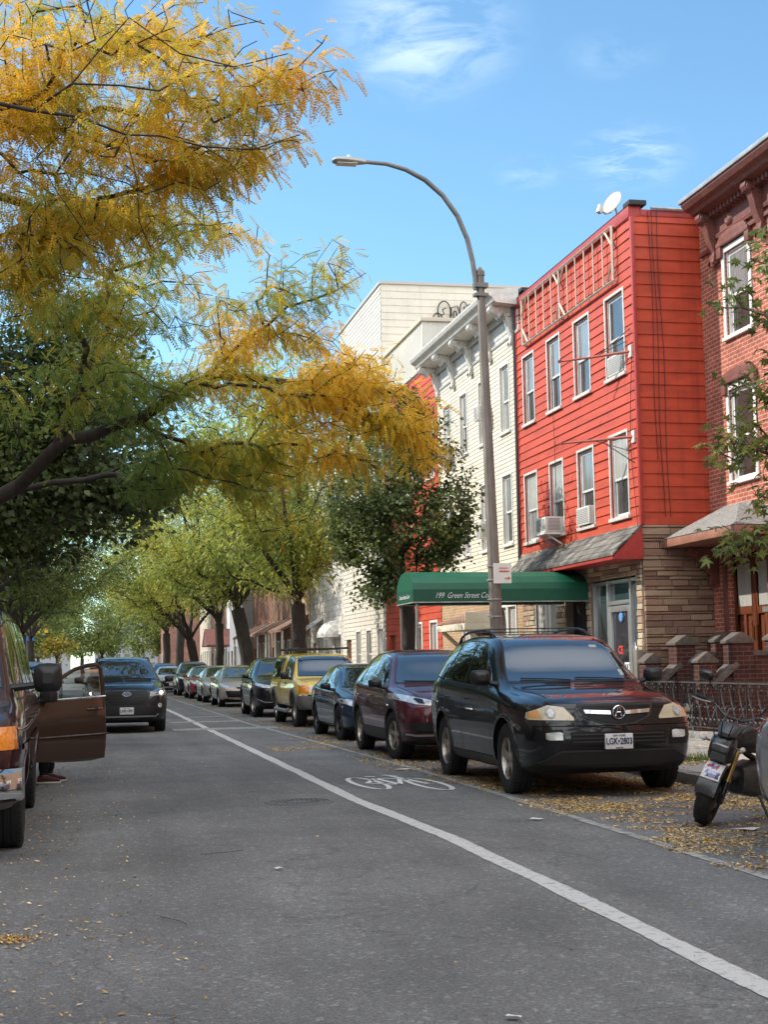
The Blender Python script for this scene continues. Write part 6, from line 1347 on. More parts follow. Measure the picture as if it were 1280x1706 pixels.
plate(c, 'LHR•1891', 0.0, .49, state='NEW YORK'); c.mirrors(-.60, 1.13, M_black, .21, .15); c.rails(-1.35, -3.2, .60, .07, cross=True); c.wipers([[(-.05, 1.165), (-.6, 1.18)], [(.6, 1.165), (.02, 1.18)]])
c.patch('side_cladding', [(-.45, .22), (-.45, .44), (-2.22, .44), (-2.22, .22)], 'side', M_black, off=.012, sides=(1, -1)); c.handles((-1.55, -2.45), .95, P_fb)
c.place(1.13, 33.9, -90)

# ---------- 10. maroon full size van at the left edge
P_van = paint('maroon_van_paint', (.040, .011, .012), .35)
S = dict(w=2.02, R=.37, wb=3.50, xf=.95, xr=-4.75, n=40, gap=.05,
    top=[(.95, 1.02), (.88, 1.10), (.5, 1.18), (.25, 1.24), (.02, 1.36), (-.55, 1.86), (-.8, 1.97), (-1.4, 2.04), (-2.5, 2.06), (-4.4, 2.04), (-4.65, 1.9), (-4.75, 1.3)],
    belt=[(.95, .96), (.5, 1.08), (0, 1.16), (-4.4, 1.18), (-4.75, 1.1)],
    plan=[(.95, .82), (.88, .90), (.6, .97), (.2, .995), (-.2, 1), (-4.5, 1), (-4.75, .94)],
    wt=[(.95, .64), (.5, .74), (.1, .82), (-.6, .74), (-1.2, .76), (-4.5, .76), (-4.75, .8)], zb=[(.95, .40), (.6, .34), (-4.3, .36), (-4.75, .45)],
    lean_f=[(.3, -.04), (.45, 0), (.9, -.02), (1.1, -.06)], bulge_f=.05)
c = Car('parked_van', 'maroon full size van with chrome bumper and amber turn lamp at the left edge', 'van', S, P_van)
std_windows(c, [(.80, 1.30), (.79, 1.34), (.70, 1.86), (.66, 1.89)], [[(.0, 1.21), (-.18, 1.38), (-.62, 1.80), (-1.05, 1.88), (-1.05, 1.21)], [(-1.2, 1.22), (-1.2, 1.88), (-2.05, 1.90), (-2.05, 1.22)], [(-2.25, 1.22), (-2.25, 1.90), (-3.2, 1.90), (-3.2, 1.22)], [(-3.4, 1.22), (-3.4, 1.90), (-4.35, 1.88), (-4.35, 1.22)]], ms=mat('van_tinted_glass', (.035, .035, .03), .03, spec=1.0, coat=1.0))
side_seams(c, -.12, -1.12, -2.6, .42, 1.18); c.wheels(M_rimS, 5, rr=.60, tw=.25); c.arch_trim(.03, P_van, .008)
b = MB()
for sd_ in (1, -1):
    c.seam(b, [(.45, .83), (-4.4, .83)], 'side', w=.05, off=.012, sd_=sd_)
b.build('side_moulding', P_van, c.root, world=False, weld=False)
b = MB()
for sd_ in (1, -1): c.seam(b, [(.6, .98), (-4.4, 1.0)], 'side', w=.012, off=.006, sd_=sd_); c.seam(b, [(.6, .955), (-4.4, .975)], 'side', w=.006, off=.006, sd_=sd_)
b.build('pinstripe', mat('pinstripe_grey', (.35, .3, .28), .4), c.root, world=False, weld=False)
c.patch('headlight', [(.50, .80), (.50, 1.02), (.74, 1.02), (.74, .80)], 'front', M_lens, off=.010, sides=(1, -1)); c.patch('turn_lamp', [(.765, .83), (.765, 1.0), (.93, 1.0), (.95, .83)], 'front', M_amber, off=.014, sides=(1, -1)); c.patch('turn_lamp', [(.90, .83), (.88, .99), (.72, .99), (.71, .84)], 'side', M_amber, off=.012, sides=(1, -1))
c.patch('grille', [(-.46, .74), (-.46, 1.04), (.46, 1.04), (.46, .74)], 'front', M_grill, off=.012)
for sd_ in (1,):
    b = MB(); prf = [(.44, .93), (.47, 1.05), (.60, 1.07), (.66, 1.04), (.69, .97)]; ys_ = np.linspace(-1.0, 1.0, 17); rows = []
    for z, k in prf: rows.append([(k + .10 * (1 - (abs(y) / 1.0) ** 3) - (.16 if abs(y) > .97 else .05 if abs(y) > .85 else 0), y * .99, z) for y in ys_])
    for r in rows: r.append((.55, 1.0, r[0][2])); r.insert(0, (.55, -1.0, r[0][2]))
    for i in range(4):
        for j in range(18): b.face([rows[i][j], rows[i][j + 1], rows[i + 1][j + 1], rows[i + 1][j]])
    b.build('chrome_bumper', M_chrome, c.root, world=False, smooth=True)
c.patch('lower_bumper', [(-.98, .36), (-.98, .46), (.98, .46), (.98, .36)], 'front', mat('grey_flare', ()), off=.07, skirt=.08); c.patch('lower_bumper_side', [(.95, .38), (.95, .56), (.50, .56), (.46, .42)], 'side', mat('grey_flare', ()), off=.03, sides=(1, -1))
c.mirrors(-.10, 1.34, M_black, .24, .25, arm=.16); c.handles((-1.0, -2.45), 1.02, M_black); plate(c, None, 0, .55)
c.patch('side_sill', [(-.46, .36), (-.46, .43), (-3.0, .43), (-3.0, .36)], 'side', M_trimg, off=.012, sides=(1, -1))
c.place(-.42 - 1.01 + .05, 12.65, -90)

# ---------- 11. gold-brown car behind the van with its driver door wide open
P_gold = paint('bronze_paint', (.062, .036, .025), .5, .35)
S = dict(SUV, w=1.80, wb=2.85, xr=-3.8, cutbox=[(-1.52, -.52, .25, 1.2, .42, 1.36)], sm=.10,
    top=[(.90, .80), (.82, .86), (.4, .96), (0, 1.0), (-.35, 1.05), (-.62, 1.2), (-1.10, 1.46), (-1.35, 1.51), (-1.9, 1.53), (-2.8, 1.50), (-3.3, 1.36), (-3.6, 1.15), (-3.7, 1.0), (-3.8, .9)],
    belt=[(.90, .74), (.4, .87), (-.38, .96), (-2.5, 1.0), (-3.4, 1.02), (-3.8, .86)],
    plan=[(.90, .72), (.84, .82), (.66, .93), (.3, .985), (-.2, 1), (-3.0, 1), (-3.5, .95), (-3.7, .88), (-3.8, .80)],
    wt=[(.9, .50), (.5, .62), (-.38, .72), (-.6, .68), (-1.2, .57), (-1.8, .56), (-3.0, .53), (-3.4, .58), (-3.8, .6)], zb=[(.9, .26), (.6, .2), (0, .18), (-3.2, .2), (-3.8, .32)])
c = Car('parked_car', 'bronze brown car behind the maroon van with its driver door swung open', 'car', S, P_gold)
std_windows(c, [(.66, 1.09), (.64, 1.12), (.53, 1.42), (.50, 1.44)], [[(-1.72, 1.03), (-1.72, 1.43), (-2.3, 1.43), (-2.6, 1.34), (-2.62, 1.04)]], rear=[(.55, 1.1), (.48, 1.35)])
c.patch('side_window', sw[0] and [(-.6, 1.0), (-.88, 1.16), (-1.25, 1.38), (-1.6, 1.43), (-1.6, 1.02)], 'side', M_glassc, sides=(-1,), off=.006)
c.wheels(M_rimS, 6); c.patch('headlight', [(.42, .70), (.46, .78), (.84, .86), (.88, .78), (.70, .70)], 'front', M_lens, sides=(1, -1)); c.patch('grille', [(-.3, .6), (-.34, .72), (.34, .72), (.3, .6)], 'front', M_grill); plate(c, None, 0, .45)
for sd_ in (-1,): pass
# seat inside
b = MB(); b.box(-1.45, -.95, .28, .70, .42, .56); b.box(-1.52, -1.38, .28, .70, .5, 1.14); b.build('seat', mat('grey_seat', (.08, .075, .07), .8), c.root, world=False, bevel=.03)
# the open door: hinged at x=-.50, swings out; built in its own frame (u along the door from the hinge, z up, n outward face)
dl = 1.10; ang = math.radians(38)
hx, hy = -.50, .885
Du = Vector((-math.sin(ang) * 0 - math.cos(ang + math.radians(14)), math.sin(ang + math.radians(14)), 0)); Dn = Vector((Du.y, -Du.x, 0))
def dp(u, z, n=0): return Vector((hx, hy, 0)) + Du * u + Vector((0, 0, z)) + Dn * n
zt_ = lambda u: 1.07 + .0 * u
prof = [(.26, .0), (.31, .045), (.45, .075), (.60, .085), (.78, .075), (.93, .055), (1.03, .03)]
b = MB(); us = [0, .03, .3, .6, .9, dl - .03, dl]; zlow = [.33, .31, .29, .28, .28, .30, .32]
def dz(u, z):  # taper the belt up a little toward the rear edge
    return z + (.035 * u if z > .9 else 0) + (np.interp(u, us, zlow) - .26 if z < .3 else 0)
for i in range(len(us) - 1):
    for j in range(len(prof) - 1):
        f = lambda u, k: dp(u, dz(u, prof[k][0]), prof[k][1] * (1 if .01 < u < dl - .01 else .6)); b.face([f(us[i], j), f(us[i + 1], j), f(us[i + 1], j + 1), f(us[i], j + 1)])
        g_ = lambda u, k: dp(u, dz(u, prof[k][0]), -.06); b.face([g_(us[i], j), g_(us[i], j + 1), g_(us[i + 1], j + 1), g_(us[i + 1], j)])
    b.face([dp(us[i], dz(us[i], .26), 0), dp(us[i + 1], dz(us[i + 1], .26), 0), dp(us[i + 1], dz(us[i + 1], .26), -.06), dp(us[i], dz(us[i], .26), -.06)])
    b.face([dp(us[i], dz(us[i], 1.03), .03), dp(us[i + 1], dz(us[i + 1], 1.03), .03), dp(us[i + 1], dz(us[i + 1], 1.03), -.06), dp(us[i], dz(us[i], 1.03), -.06)])
for u in (0, dl):
    for j in range(len(prof) - 1): b.face([dp(u, dz(u, prof[j][0]), prof[j][1] * .6), dp(u, dz(u, prof[j + 1][0]), prof[j + 1][1] * .6), dp(u, dz(u, prof[j + 1][0]), -.06), dp(u, dz(u, prof[j][0]), -.06)])
d_ = b.build('open_door', P_gold, c.root, world=False, smooth=True); d_['label'] = 'front door swung wide open'
b = MB(); top_ = [(.02, 1.04), (.18, 1.15), (.42, 1.315), (.66, 1.43), (.86, 1.475), (1.00, 1.485), (1.07, 1.44), (1.10, 1.07)]
b.tube([dp(u, z, -.015 - .05 * max(0, z - 1.05)) for u, z in top_], [.022, .022, .024, .026, .028, .03, .032, .034], 8); b.build('window_frame', P_gold, d_, world=False, smooth=True)
b = MB(); b.face([dp(u, z, -.012 - .05 * max(0, z - 1.05)) for u, z in [(.02, 1.03)] + top_[:-1] + [(1.09, 1.06)]]); b.build('pane', glass_clear(), d_, world=False)
b = MB(); b.tube([dp(0.02, 1.05, .032), dp(dl, 1.085, .032)], .010, 6); b.build('chrome_trim', M_chrome, d_, world=False)
b = MB(); b.tube([dp(.02, .60, .088), dp(dl, .615, .088)], .014, 6); b.build('door_moulding', P_gold, d_, world=False)
b = MB(); b.tube([dp(.80, .93, .05), dp(.82, .93, .095), dp(1.0, .935, .095), dp(1.02, .935, .05)], .015, 8); b.build('door_handle', mat('satin_bronze', (.25, .17, .13), .3, metal=.7), d_, world=False)
b = MB(); b.obox(dp(.90, .945, .07), .09, .09, .03, Matrix.Identity(3)); b.build('handle_recess', M_black, d_, world=False)
b = MB(); P_ = dp(.13, 1.10, .14); R3 = Matrix((Du, Dn, Vector((0, 0, 1)))).transposed(); b.obox(P_, .12, .22, .13, R3); b.obox(dp(.1, 1.05, .05), .06, .12, .05, R3); b.build('side_mirror', M_black, d_, world=False, bevel=.025)
c.place(-.5 - .90 + .02, 18.15, -90)

# ---------- left kerb: further parked cars seen past the van
lp = [('silver hatchback far on the left kerb, second beyond the open door', P_sil, 26.5), ('black sedan on the left kerb third beyond the open door', P_blk2, 33.5), ('grey suv on the left kerb behind the black sedan', P_grey, 40.5), ('dark red sedan deep on the left kerb', P_redc, 48), ('white suv deep on the left kerb beyond the dark red sedan', paint('white_paint', (.6, .6, .6), .0), 55.5), ('black suv deepest but one on the left kerb', P_blk2, 63), ('taupe sedan at the deep end of the left kerb', P_taupe, 71)]
for i, (lb, P, Y) in enumerate(lp):
    cc = (crossover(lb, far=True, P=P, group='cars parked along the left kerb') if i in (2, 4, 5) else sedan(lb, P, far=True, group='cars parked along the left kerb')); cc.place(-.5 - .92, Y, -90)

# ---------- grey car at the right edge, only its rear corner in view
P_lg = paint('light_grey_paint', (.34, .35, .36), .5)
c = Car('parked_car', 'light grey car at the right edge, only its rounded rear corner showing', 'car', dict(SEDAN, xr=-3.72), P_lg, 'cars parked along the right kerb')
std_windows(c, [(.68, 1.0), (.66, 1.05), (.53, 1.35), (.50, 1.37)], SSW, rear=[(.55, 1.1), (.48, 1.3)]); c.wheels(M_rimS, 6)
c.patch('tail_lamp', [(.50, .82), (.50, .97), (.84, 1.0), (.86, .84)], 'rear', M_redl, off=.006, sides=(1, -1)); c.patch('tail_lamp', [(-3.66, .84), (-3.62, 1.0), (-3.36, 1.0), (-3.42, .86)], 'side', M_redl, off=.006, sides=(1, -1)); c.patch('lower_bumper', [(-.86, .22), (-.86, .38), (.86, .38), (.86, .22)], 'rear', M_black, off=.008)
c.patch('headlight', [(.42, .68), (.46, .74), (.84, .82), (.88, .75), (.70, .66)], 'front', M_lens, sides=(1, -1)); c.mirrors(-.62, .98, P_lg, .2, .12)
c.place(5.09 + .90, 7.16, -90)
# ================================================================ trees
camP = np.array([0, 0, H]); cR, cU, cF = np.array(rt), np.array(up), np.array(fw)
def at_px(px, py, depth):
    """world point seen at a place of the photo, depth metres along the view axis"""
    px, py, depth = np.broadcast_arrays(np.asarray(px, float), np.asarray(py, float), np.asarray(depth, float))
    return camP + depth[..., None] * (cF + cR * ((px - 640) / F)[..., None] - cU * ((py - 853) / F)[..., None])
def lobe(px, py, rx, ry, d, rd, n, rg, shell=.55):
    v = rg.normal(size=(n, 3)); v /= np.linalg.norm(v, axis=1)[:, None]; r = rg.uniform(0, 1, n) ** shell
    v *= r[:, None]; return at_px(px + v[:, 0] * rx, py + v[:, 1] * ry, d + v[:, 2] * rd)
def ball(c, r, n, rg, shell=.5):
    v = rg.normal(size=(n, 3)); v /= np.linalg.norm(v, axis=1)[:, None]; v *= (rg.uniform(0, 1, n) ** shell)[:, None]; return np.array(c) + v * np.array(r)

def skeleton(trunk, limbs, att, rg, step=.35, alpha=.35, jit=.10):
    """grow a branch graph: trunk and limbs are polylines, attractors are joined to the nearest good node"""
    P = [np.array(trunk[0], float)]; par = [-1]; cost = [0.0]
    def extend(i, q, s=step, j=jit):
        a = P[i]; q = np.array(q, float); d = np.linalg.norm(q - a); k = max(1, int(round(d / s))); last = i
        dr = (a - P[par[i]]) if par[i] >= 0 else (q - a); dr = dr / (np.linalg.norm(dr) + 1e-9)
        c1 = a + dr * d * .30
        for m in range(1, k + 1):
            t = m / k; p = (1 - t) ** 2 * a + 2 * t * (1 - t) * (c1 * .55 + (a + q) / 2 * .45) + t * t * q
            if m < k: p = p + rg.normal(0, j * s, 3)
            P.append(p); par.append(last); cost.append(cost[last] + np.linalg.norm(p - P[last])); last = len(P) - 1
        return last
    last = 0
    for q in trunk[1:]: last = extend(last, q, .6, .03)
    fork = last
    for lb in limbs:
        A = np.array(P); i = int(np.argmin(np.linalg.norm(A - np.array(lb[0]), axis=1)));
        for q in (lb if np.linalg.norm(A[i] - np.array(lb[0])) > .05 else lb[1:]): i = extend(i, q, .4, .06)
    f0 = P[fork]; order = np.argsort(np.linalg.norm(att - f0, axis=1)); tips = []
    nmin = max(1, fork - 1)
    cap = 60000; A = np.zeros((cap, 3)); Cc = np.zeros(cap); n = len(P); A[:n] = P; Cc[:n] = cost
    for k in order:
        q = att[k]; d = np.linalg.norm(A[nmin:n] - q, axis=1); back = np.maximum(0, A[nmin:n, 2] - q[2] - .6) * .5
        i = int(np.argmin(d + alpha * Cc[nmin:n] + back)) + nmin; t = extend(i, q); m = len(P)
        A[n:m] = P[n:m]; Cc[n:m] = cost[n:m]; n = m; tips.append(t)
    return np.array(P), np.array(par), np.array(tips)
def branch_radii(P, par, R, tip=.006):
    n = len(P); cnt = np.zeros(n); ch = np.bincount(par[par >= 0], minlength=n); cnt[ch == 0] = 1
    for i in range(n - 1, 0, -1): cnt[par[i]] += cnt[i]
    g = math.log(R / tip) / math.log(max(cnt[0], 2)); return tip * cnt ** g, cnt
def branch_mesh(P, par, r, sides=6, rmin=0.0):
    idx = np.where((par >= 0) & (r > rmin))[0]; a = P[par[idx]]; b = P[idx]; ra = np.minimum(r[par[idx]], r[idx] * 1.35); rb = r[idx]
    # tangents at both ends shared with neighbours so the tubes meet
    tan = np.zeros_like(P); d = b - a; d /= (np.linalg.norm(d, axis=1)[:, None] + 1e-9); full = np.zeros_like(P); full[idx] = d
    ta = full[par[idx]]; bad = np.linalg.norm(ta, axis=1) < .5; ta[bad] = d[bad]; ta = ta + d; ta /= (np.linalg.norm(ta, axis=1)[:, None] + 1e-9)
    def fr(t):
        ref = np.where(np.abs(t[:, 2:3]) < .95, np.array([[0, 0, 1.]]), np.array([[1., 0, 0]])); u = np.cross(t, ref); u /= np.linalg.norm(u, axis=1)[:, None]; return u, np.cross(t, u)
    ua, va = fr(ta); ub, vb = fr(d); th = np.arange(sides) * 2 * np.pi / sides; m = len(idx)
    V = np.zeros((m, 2 * sides, 3))
    for k, t in enumerate(th):
        V[:, k] = a + (ua * math.cos(t) + va * math.sin(t)) * ra[:, None]; V[:, sides + k] = b + (ub * math.cos(t) + vb * math.sin(t)) * rb[:, None]
    F0 = np.array([[k, (k + 1) % sides, sides + (k + 1) % sides, sides + k] for k in range(sides)]); Fc = (F0[None] + (np.arange(m) * 2 * sides)[:, None, None]).reshape(-1, 4)
    return V.reshape(-1, 3), Fc
def tmpl_compound(L=.16, pairs=7, ll=.036, lw=.0165, droop=.35):
    V, Fc = [], []
    f = lambda t: np.array([L * t, 0, -droop * L * t * t])
    for i in range(pairs):
        t = (i + .8) / (pairs + .3); o = f(t)
        for s in (-1, 1):
            d = np.array([.45, s * .85, -.30]); d /= np.linalg.norm(d); w = np.array([.9, -s * .4, 0]) * lw / 2; k = ll * (1 - .35 * abs(t - .5))
            n = len(V); V += [o, o + d * k * .5 + w, o + d * k, o + d * k * .5 - w]; Fc.append((n, n + 1, n + 2, n + 3))
    n = len(V); e = f(1.0); V += [f(0) + [0, .0015, 0], e, e + [.01, 0, -.012], f(0) - [0, .0015, 0]]; Fc.append((n, n + 1, n + 2, n + 3))
    return np.array(V), np.array(Fc)
def tmpl_strip(L=.17, w=.055):  # a compound leaf seen from afar: serrated strip in two halves
    V = [(0, 0, 0), (L * .5, -w / 2, -.02), (L, 0, -.07), (L * .5, 0, -.025), (L * .5, w / 2, -.02)]; return np.array(V, float), np.array([(0, 1, 2, 3), (0, 3, 2, 4)])
def tmpl_broad(L=.09, w=.075):
    V = [(0, 0, 0), (L * .4, -w / 2, .012), (L, 0, -.02), (L * .45, 0, -.004), (L * .4, w / 2, .012)]; return np.array(V, float), np.array([(0, 1, 2, 3), (0, 3, 2, 4)])
def tmpl_maple(L=.12):
    V = [(L * .25, 0, 0)]; Fc = []
    tips = [(-110, .62), (-52, .85), (0, 1.0), (52, .85), (110, .62)]; nt_ = [-150, -80, -27, 27, 80, 150]; nr = [.22, .33, .40, .40, .33, .22]
    pts = []
    for i, (a, r) in enumerate(tips):
        A0, A1 = math.radians(nt_[i]), math.radians(nt_[i + 1]); a = math.radians(a); q = .18
        p0 = (L * .25 + L * .75 * nr[i] * math.cos(A0), L * .75 * nr[i] * math.sin(A0), 0); p1 = (L * .25 + L * .75 * nr[i + 1] * math.cos(A1), L * .75 * nr[i + 1] * math.sin(A1), 0)
        s0 = (L * .25 + L * .75 * r * .66 * math.cos(a - q), L * .75 * r * .66 * math.sin(a - q), -.004); s1 = (L * .25 + L * .75 * r * .66 * math.cos(a + q), L * .75 * r * .66 * math.sin(a + q), -.004); tp = (L * .25 + L * .75 * r * math.cos(a), L * .75 * r * math.sin(a), -.018)
        n = len(V); V += [p0, s0, tp, s1, p1]; Fc += [(0, n, n + 1, n + 2), (0, n + 2, n + 3, n + 4)]
    n = len(V); V += [(0, .0015, 0), (L * .25, .0015, 0), (L * .25, -.0015, 0), (0, -.0015, 0)]; Fc.append((n, n + 1, n + 2, n + 3))
    return np.array(V), np.array(Fc)
def leaves(pos, out, T, rg, size=(.75, 1.25), droop=.4, spread=1.0, flat=0.0):
    TV, TF = T; n = len(pos); x = out + rg.normal(0, spread, (n, 3)) * [1, 1, .6]; x[:, 2] -= droop * np.linalg.norm(x, axis=1); x /= (np.linalg.norm(x, axis=1)[:, None] + 1e-9)
    z = rg.normal(0, .55, (n, 3)) + [0, 0, 1.0]; y = np.cross(z, x); y /= (np.linalg.norm(y, axis=1)[:, None] + 1e-9); z = np.cross(x, y)
    s = rg.uniform(*size, n)[:, None, None]; M = np.stack([x, y, z], axis=1)
    V = pos[:, None, :] + (TV[None] @ M) * s; Fc = (TF[None] + (np.arange(n) * len(TV))[:, None, None]).reshape(-1, 4); return V.reshape(-1, 3), Fc, len(TV)
M_bark = mat('dark_bark', (.040, .032, .026), .9, var=.4, vscale=9, bump=1.0, bscale=18, vstretch=(1, 1, .3))
M_bark2 = mat('grey_bark', (.085, .07, .055), .9, var=.4, vscale=9, bump=1.0, bscale=18, vstretch=(1, 1, .3))
M_leaf = attr_mat('leaf', .55, trans=.48, spec=.3); M_leafd = attr_mat('broad_leaf', .45, trans=.36, spec=.4)
def vnoise(p, s, seed):
    r = np.random.default_rng(seed); K = r.normal(0, 1, (5, 3)) / s; ph = r.uniform(0, 6.28, 5); return sum(np.sin(p @ k + h) for k, h in zip(K, ph)) / 3.2
def tree(name, label, cat, trunk, R, limbs, att, T, per, colf, rg, leafr=.30, bark=None, lm=None, droop=.4, group=None, tip=.006, step=.35, sides=6, size=(.75, 1.25), jit=.1, alpha=.35, along=5, limit=None, spread=.8):
    P, par, tips = skeleton(trunk, limbs, att, rg, step=step, jit=jit, alpha=alpha); r, cnt = branch_radii(P, par, R, tip)
    root = empty(name, trunk[0], label, cat, group)
    # flare at the foot
    r[0] *= 1.35
    big = r > .035; V1, F1 = branch_mesh(P, par, r, 10, .035)
    keep = r <= .035; V2, F2 = branch_mesh(P, np.where(keep, par, -1), np.maximum(r, 1e-6), sides=4)
    np_mesh('trunk', np.vstack([V1, V2]), np.vstack([F1, F2 + len(V1)]), bark or M_bark, root, off=trunk[0], smooth=True)
    # twig nodes carry the leaves: every tip and the last few nodes before it
    base, outd = [], []
    for t in tips:
        i = t; chain = []
        for _ in range(along):
            if par[i] < 0 or r[i] > .03: break
            chain.append(i); i = par[i]
        if not chain: chain = [t]
        c = np.array(chain); k = rg.integers(0, len(c), per); ii = c[k]; a = P[ii]; b = P[np.maximum(par[ii], 0)]; u = rg.uniform(0, 1, (per, 1)); q = a * u + b * (1 - u)
        off = rg.normal(0, leafr * .5, (per, 3)) * [1, 1, .7]; base.append(q + off); d = (P[t] - P[par[t]]); d /= (np.linalg.norm(d) + 1e-9); outd.append(np.tile(d, (per, 1)) * .7 + off / (np.linalg.norm(off, axis=1)[:, None] + 1e-6) * .6)
    base = np.vstack(base); outd = np.vstack(outd)
    V, Fc, k = leaves(base, outd, T, rg, droop=droop, size=size, spread=spread); col = np.clip(colf(base, rg), 0, 1); np_mesh('crown', V, Fc, lm or M_leaf, root, tint=np.repeat(col, k, 0), off=trunk[0])
    return root, P, r
def col_mix(cols, wf, jitter=.22):
    cols = np.array(cols)
    def f(p, rg):
        w = np.clip(wf(p) + rg.normal(0, .16, len(p)), 0, .999) * (len(cols) - 1); i = w.astype(int); t = (w - i)[:, None]; c = cols[i] * (1 - t) + cols[np.minimum(i + 1, len(cols) - 1)] * t
        return c * rg.uniform(1 - jitter, 1 + jitter, (len(p), 1))
    return f
GOLD = [(.17, .26, .055), (.28, .34, .06), (.50, .45, .06), (.78, .54, .055), (.80, .48, .04)]
def px_of(p):
    d = p - camP; z = d @ cF; return 640 + F * (d @ cR) / z, 853 - F * (d @ cU) / z
# ---- the big golden honey locust on the left
rg = np.random.default_rng(5)
LL = lambda *a: [tuple(at_px(x, y, d)) for x, y, d in a]
limbs = [[(-3.5, 20.0, 2.9)] + LL((-60, 860, 20), (0, 827, 20), (89, 750, 19.6), (160, 578, 19), (175, 420, 18)), LL((89, 750, 19.6), (237, 697, 19), (327, 637, 19), (420, 630, 19), (505, 640, 19), (590, 690, 19)), LL((327, 637, 19), (415, 560, 18), (520, 500, 17.5), (610, 455, 17)),
         [(-3.4, 19.7, 4.6), (-2.9, 17.5, 5.6), (-2.0, 14.8, 6.1)] + LL((-40, 165, 12.0), (55, 185, 11.8), (120, 140, 11.7), (200, 143, 11.6), (265, 152, 11.6)), LL((55, 185, 11.8), (130, 195, 11.8), (210, 225, 11.8), (340, 245, 12.1), (430, 320, 12.8)),
         LL((120, 140, 11.7), (215, 30, 11.7), (300, 90, 11.7), (390, 112, 11.8), (480, 90, 12.0)), LL((340, 245, 12.1), (420, 250, 12.3), (500, 225, 12.6)), LL((210, 225, 11.8), (228, 300, 12), (232, 370, 12.3), (250, 412, 12.8), (275, 385, 13.2)), LL((130, 195, 11.8), (60, 260, 12.2), (95, 320, 12.4), (150, 400, 12.8)), LL((120, 140, 11.7), (118, 60, 11.8), (100, 0, 12)), [(-3.5, 20, 2.9), (-3.8, 21, 6), (-3.3, 22, 9)], [(-3.5, 20, 4), (-5.2, 18, 6.5), (-5.6, 17, 8)],
         LL((0, 827, 20), (140, 800, 20.5), (260, 760, 21), (400, 770, 21.5)), LL((505, 640, 19), (620, 640, 18.6), (700, 690, 18.4))]
lob = [(250, 370, 190, 60, 14.6, 1.2, 60), (380, 390, 90, 40, 15.5, .8, 18), (540, 75, 30, 20, 12.3, .3, 3), (560, 140, 25, 25, 12.4, .3, 3), (110, 110, 330, 190, 13, 1.5, 400), (360, 110, 150, 110, 12.6, 1.0, 110), (470, 130, 80, 60, 12.4, .6, 22), (330, 285, 150, 75, 13.4, .9, 110), (470, 235, 70, 30, 13, .5, 22), (110, 330, 180, 130, 14.5, 1.5, 190), (180, 470, 230, 130, 16.5, 2.0, 230), (60, 450, 110, 80, 13.6, .9, 70),
       (430, 470, 130, 70, 17.2, 1.2, 80), (560, 450, 60, 55, 17, .7, 16), (590, 500, 40, 50, 17, .6, 8), (240, 640, 260, 90, 19, 1.8, 200), (430, 590, 140, 70, 18.3, 1.3, 90), (560, 665, 135, 95, 18.8, 1.6, 140), (660, 680, 70, 70, 18.4, .9, 80), (705, 765, 40, 45, 18.4, .6, 26), (640, 760, 50, 30, 18.8, .6, 18),
       (420, 760, 190, 70, 20, 1.5, 130), (300, 800, 110, 50, 20.5, 1.2, 40), (470, 880, 60, 22, 19.6, .5, 6), (610, 780, 60, 40, 19, .6, 10), (590, 610, 80, 40, 18, .8, 30), (520, 545, 60, 40, 17.6, .8, 18)]
att = [lobe(*l, rg) for l in lob] + [ball((-4.6, 19, 8.5), (2.8, 4.5, 3.2), 260, rg), ball((-3.2, 15, 7.2), (1.7, 2.5, 2.0), 120, rg)]
att = np.vstack(att); att = att[vnoise(att, .38, 77) > -.22]; att = np.vstack([att, lobe(370, 770, 130, 55, 20.3, 1.3, 75, rg), lobe(520, 740, 90, 50, 19.6, 1.2, 40, rg), lobe(690, 690, 55, 50, 18.4, .9, 34, rg), lobe(470, 870, 55, 25, 19.4, .4, 9, rg), lobe(590, 640, 80, 45, 18.5, 1, 34, rg)])
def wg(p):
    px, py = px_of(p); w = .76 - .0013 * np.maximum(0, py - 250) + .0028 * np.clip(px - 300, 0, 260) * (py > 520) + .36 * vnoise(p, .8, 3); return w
tree('honey_locust_tree', 'big honey locust with golden drooping leaves leaning over the street from the left', 'tree', [(-3.5, 20.0, .1), (-3.55, 20.0, 1.6), (-3.5, 20.0, 2.9), (-3.4, 19.7, 4.6)], .155, limbs, att, tmpl_compound(), 13, col_mix(GOLD, wg), rg, leafr=.22, droop=.6, tip=.0045, step=.28, jit=.16, along=4, spread=.6, group='trees along the left kerb')
# ---- dark broadleaf tree behind it
rg = np.random.default_rng(8)
DARK = [(.035, .055, .018), (.065, .095, .028), (.11, .145, .038), (.18, .20, .05)]
att = np.vstack([lobe(100, 690, 210, 130, 27, 3.0, 380, rg), lobe(40, 820, 170, 80, 26, 2.5, 220, rg), lobe(200, 800, 90, 55, 26, 2.0, 90, rg), lobe(250, 830, 40, 30, 26, 1.0, 25, rg), lobe(110, 560, 170, 60, 27, 2, 130, rg), ball((-3.8, 27, 8), (3.5, 4, 3), 260, rg)])
tree('dark_maple_tree', 'dense dark green tree behind the golden locust on the left', 'tree', [(-3.4, 27, .1), (-3.35, 27, 1.5), (-3.3, 27, 3.0)], .24, [[(-3.3, 27, 3)] + LL((0, 850, 27), (120, 740, 27), (170, 620, 27)), [(-3.3, 27, 3), (-3.6, 27, 6), (-3.6, 27, 9)]], att, tmpl_broad(.12, .11), 22, col_mix(DARK, lambda p: .35 + .3 * vnoise(p, .9, 4)), rg, leafr=.45, lm=M_leafd, group='trees along the left kerb')
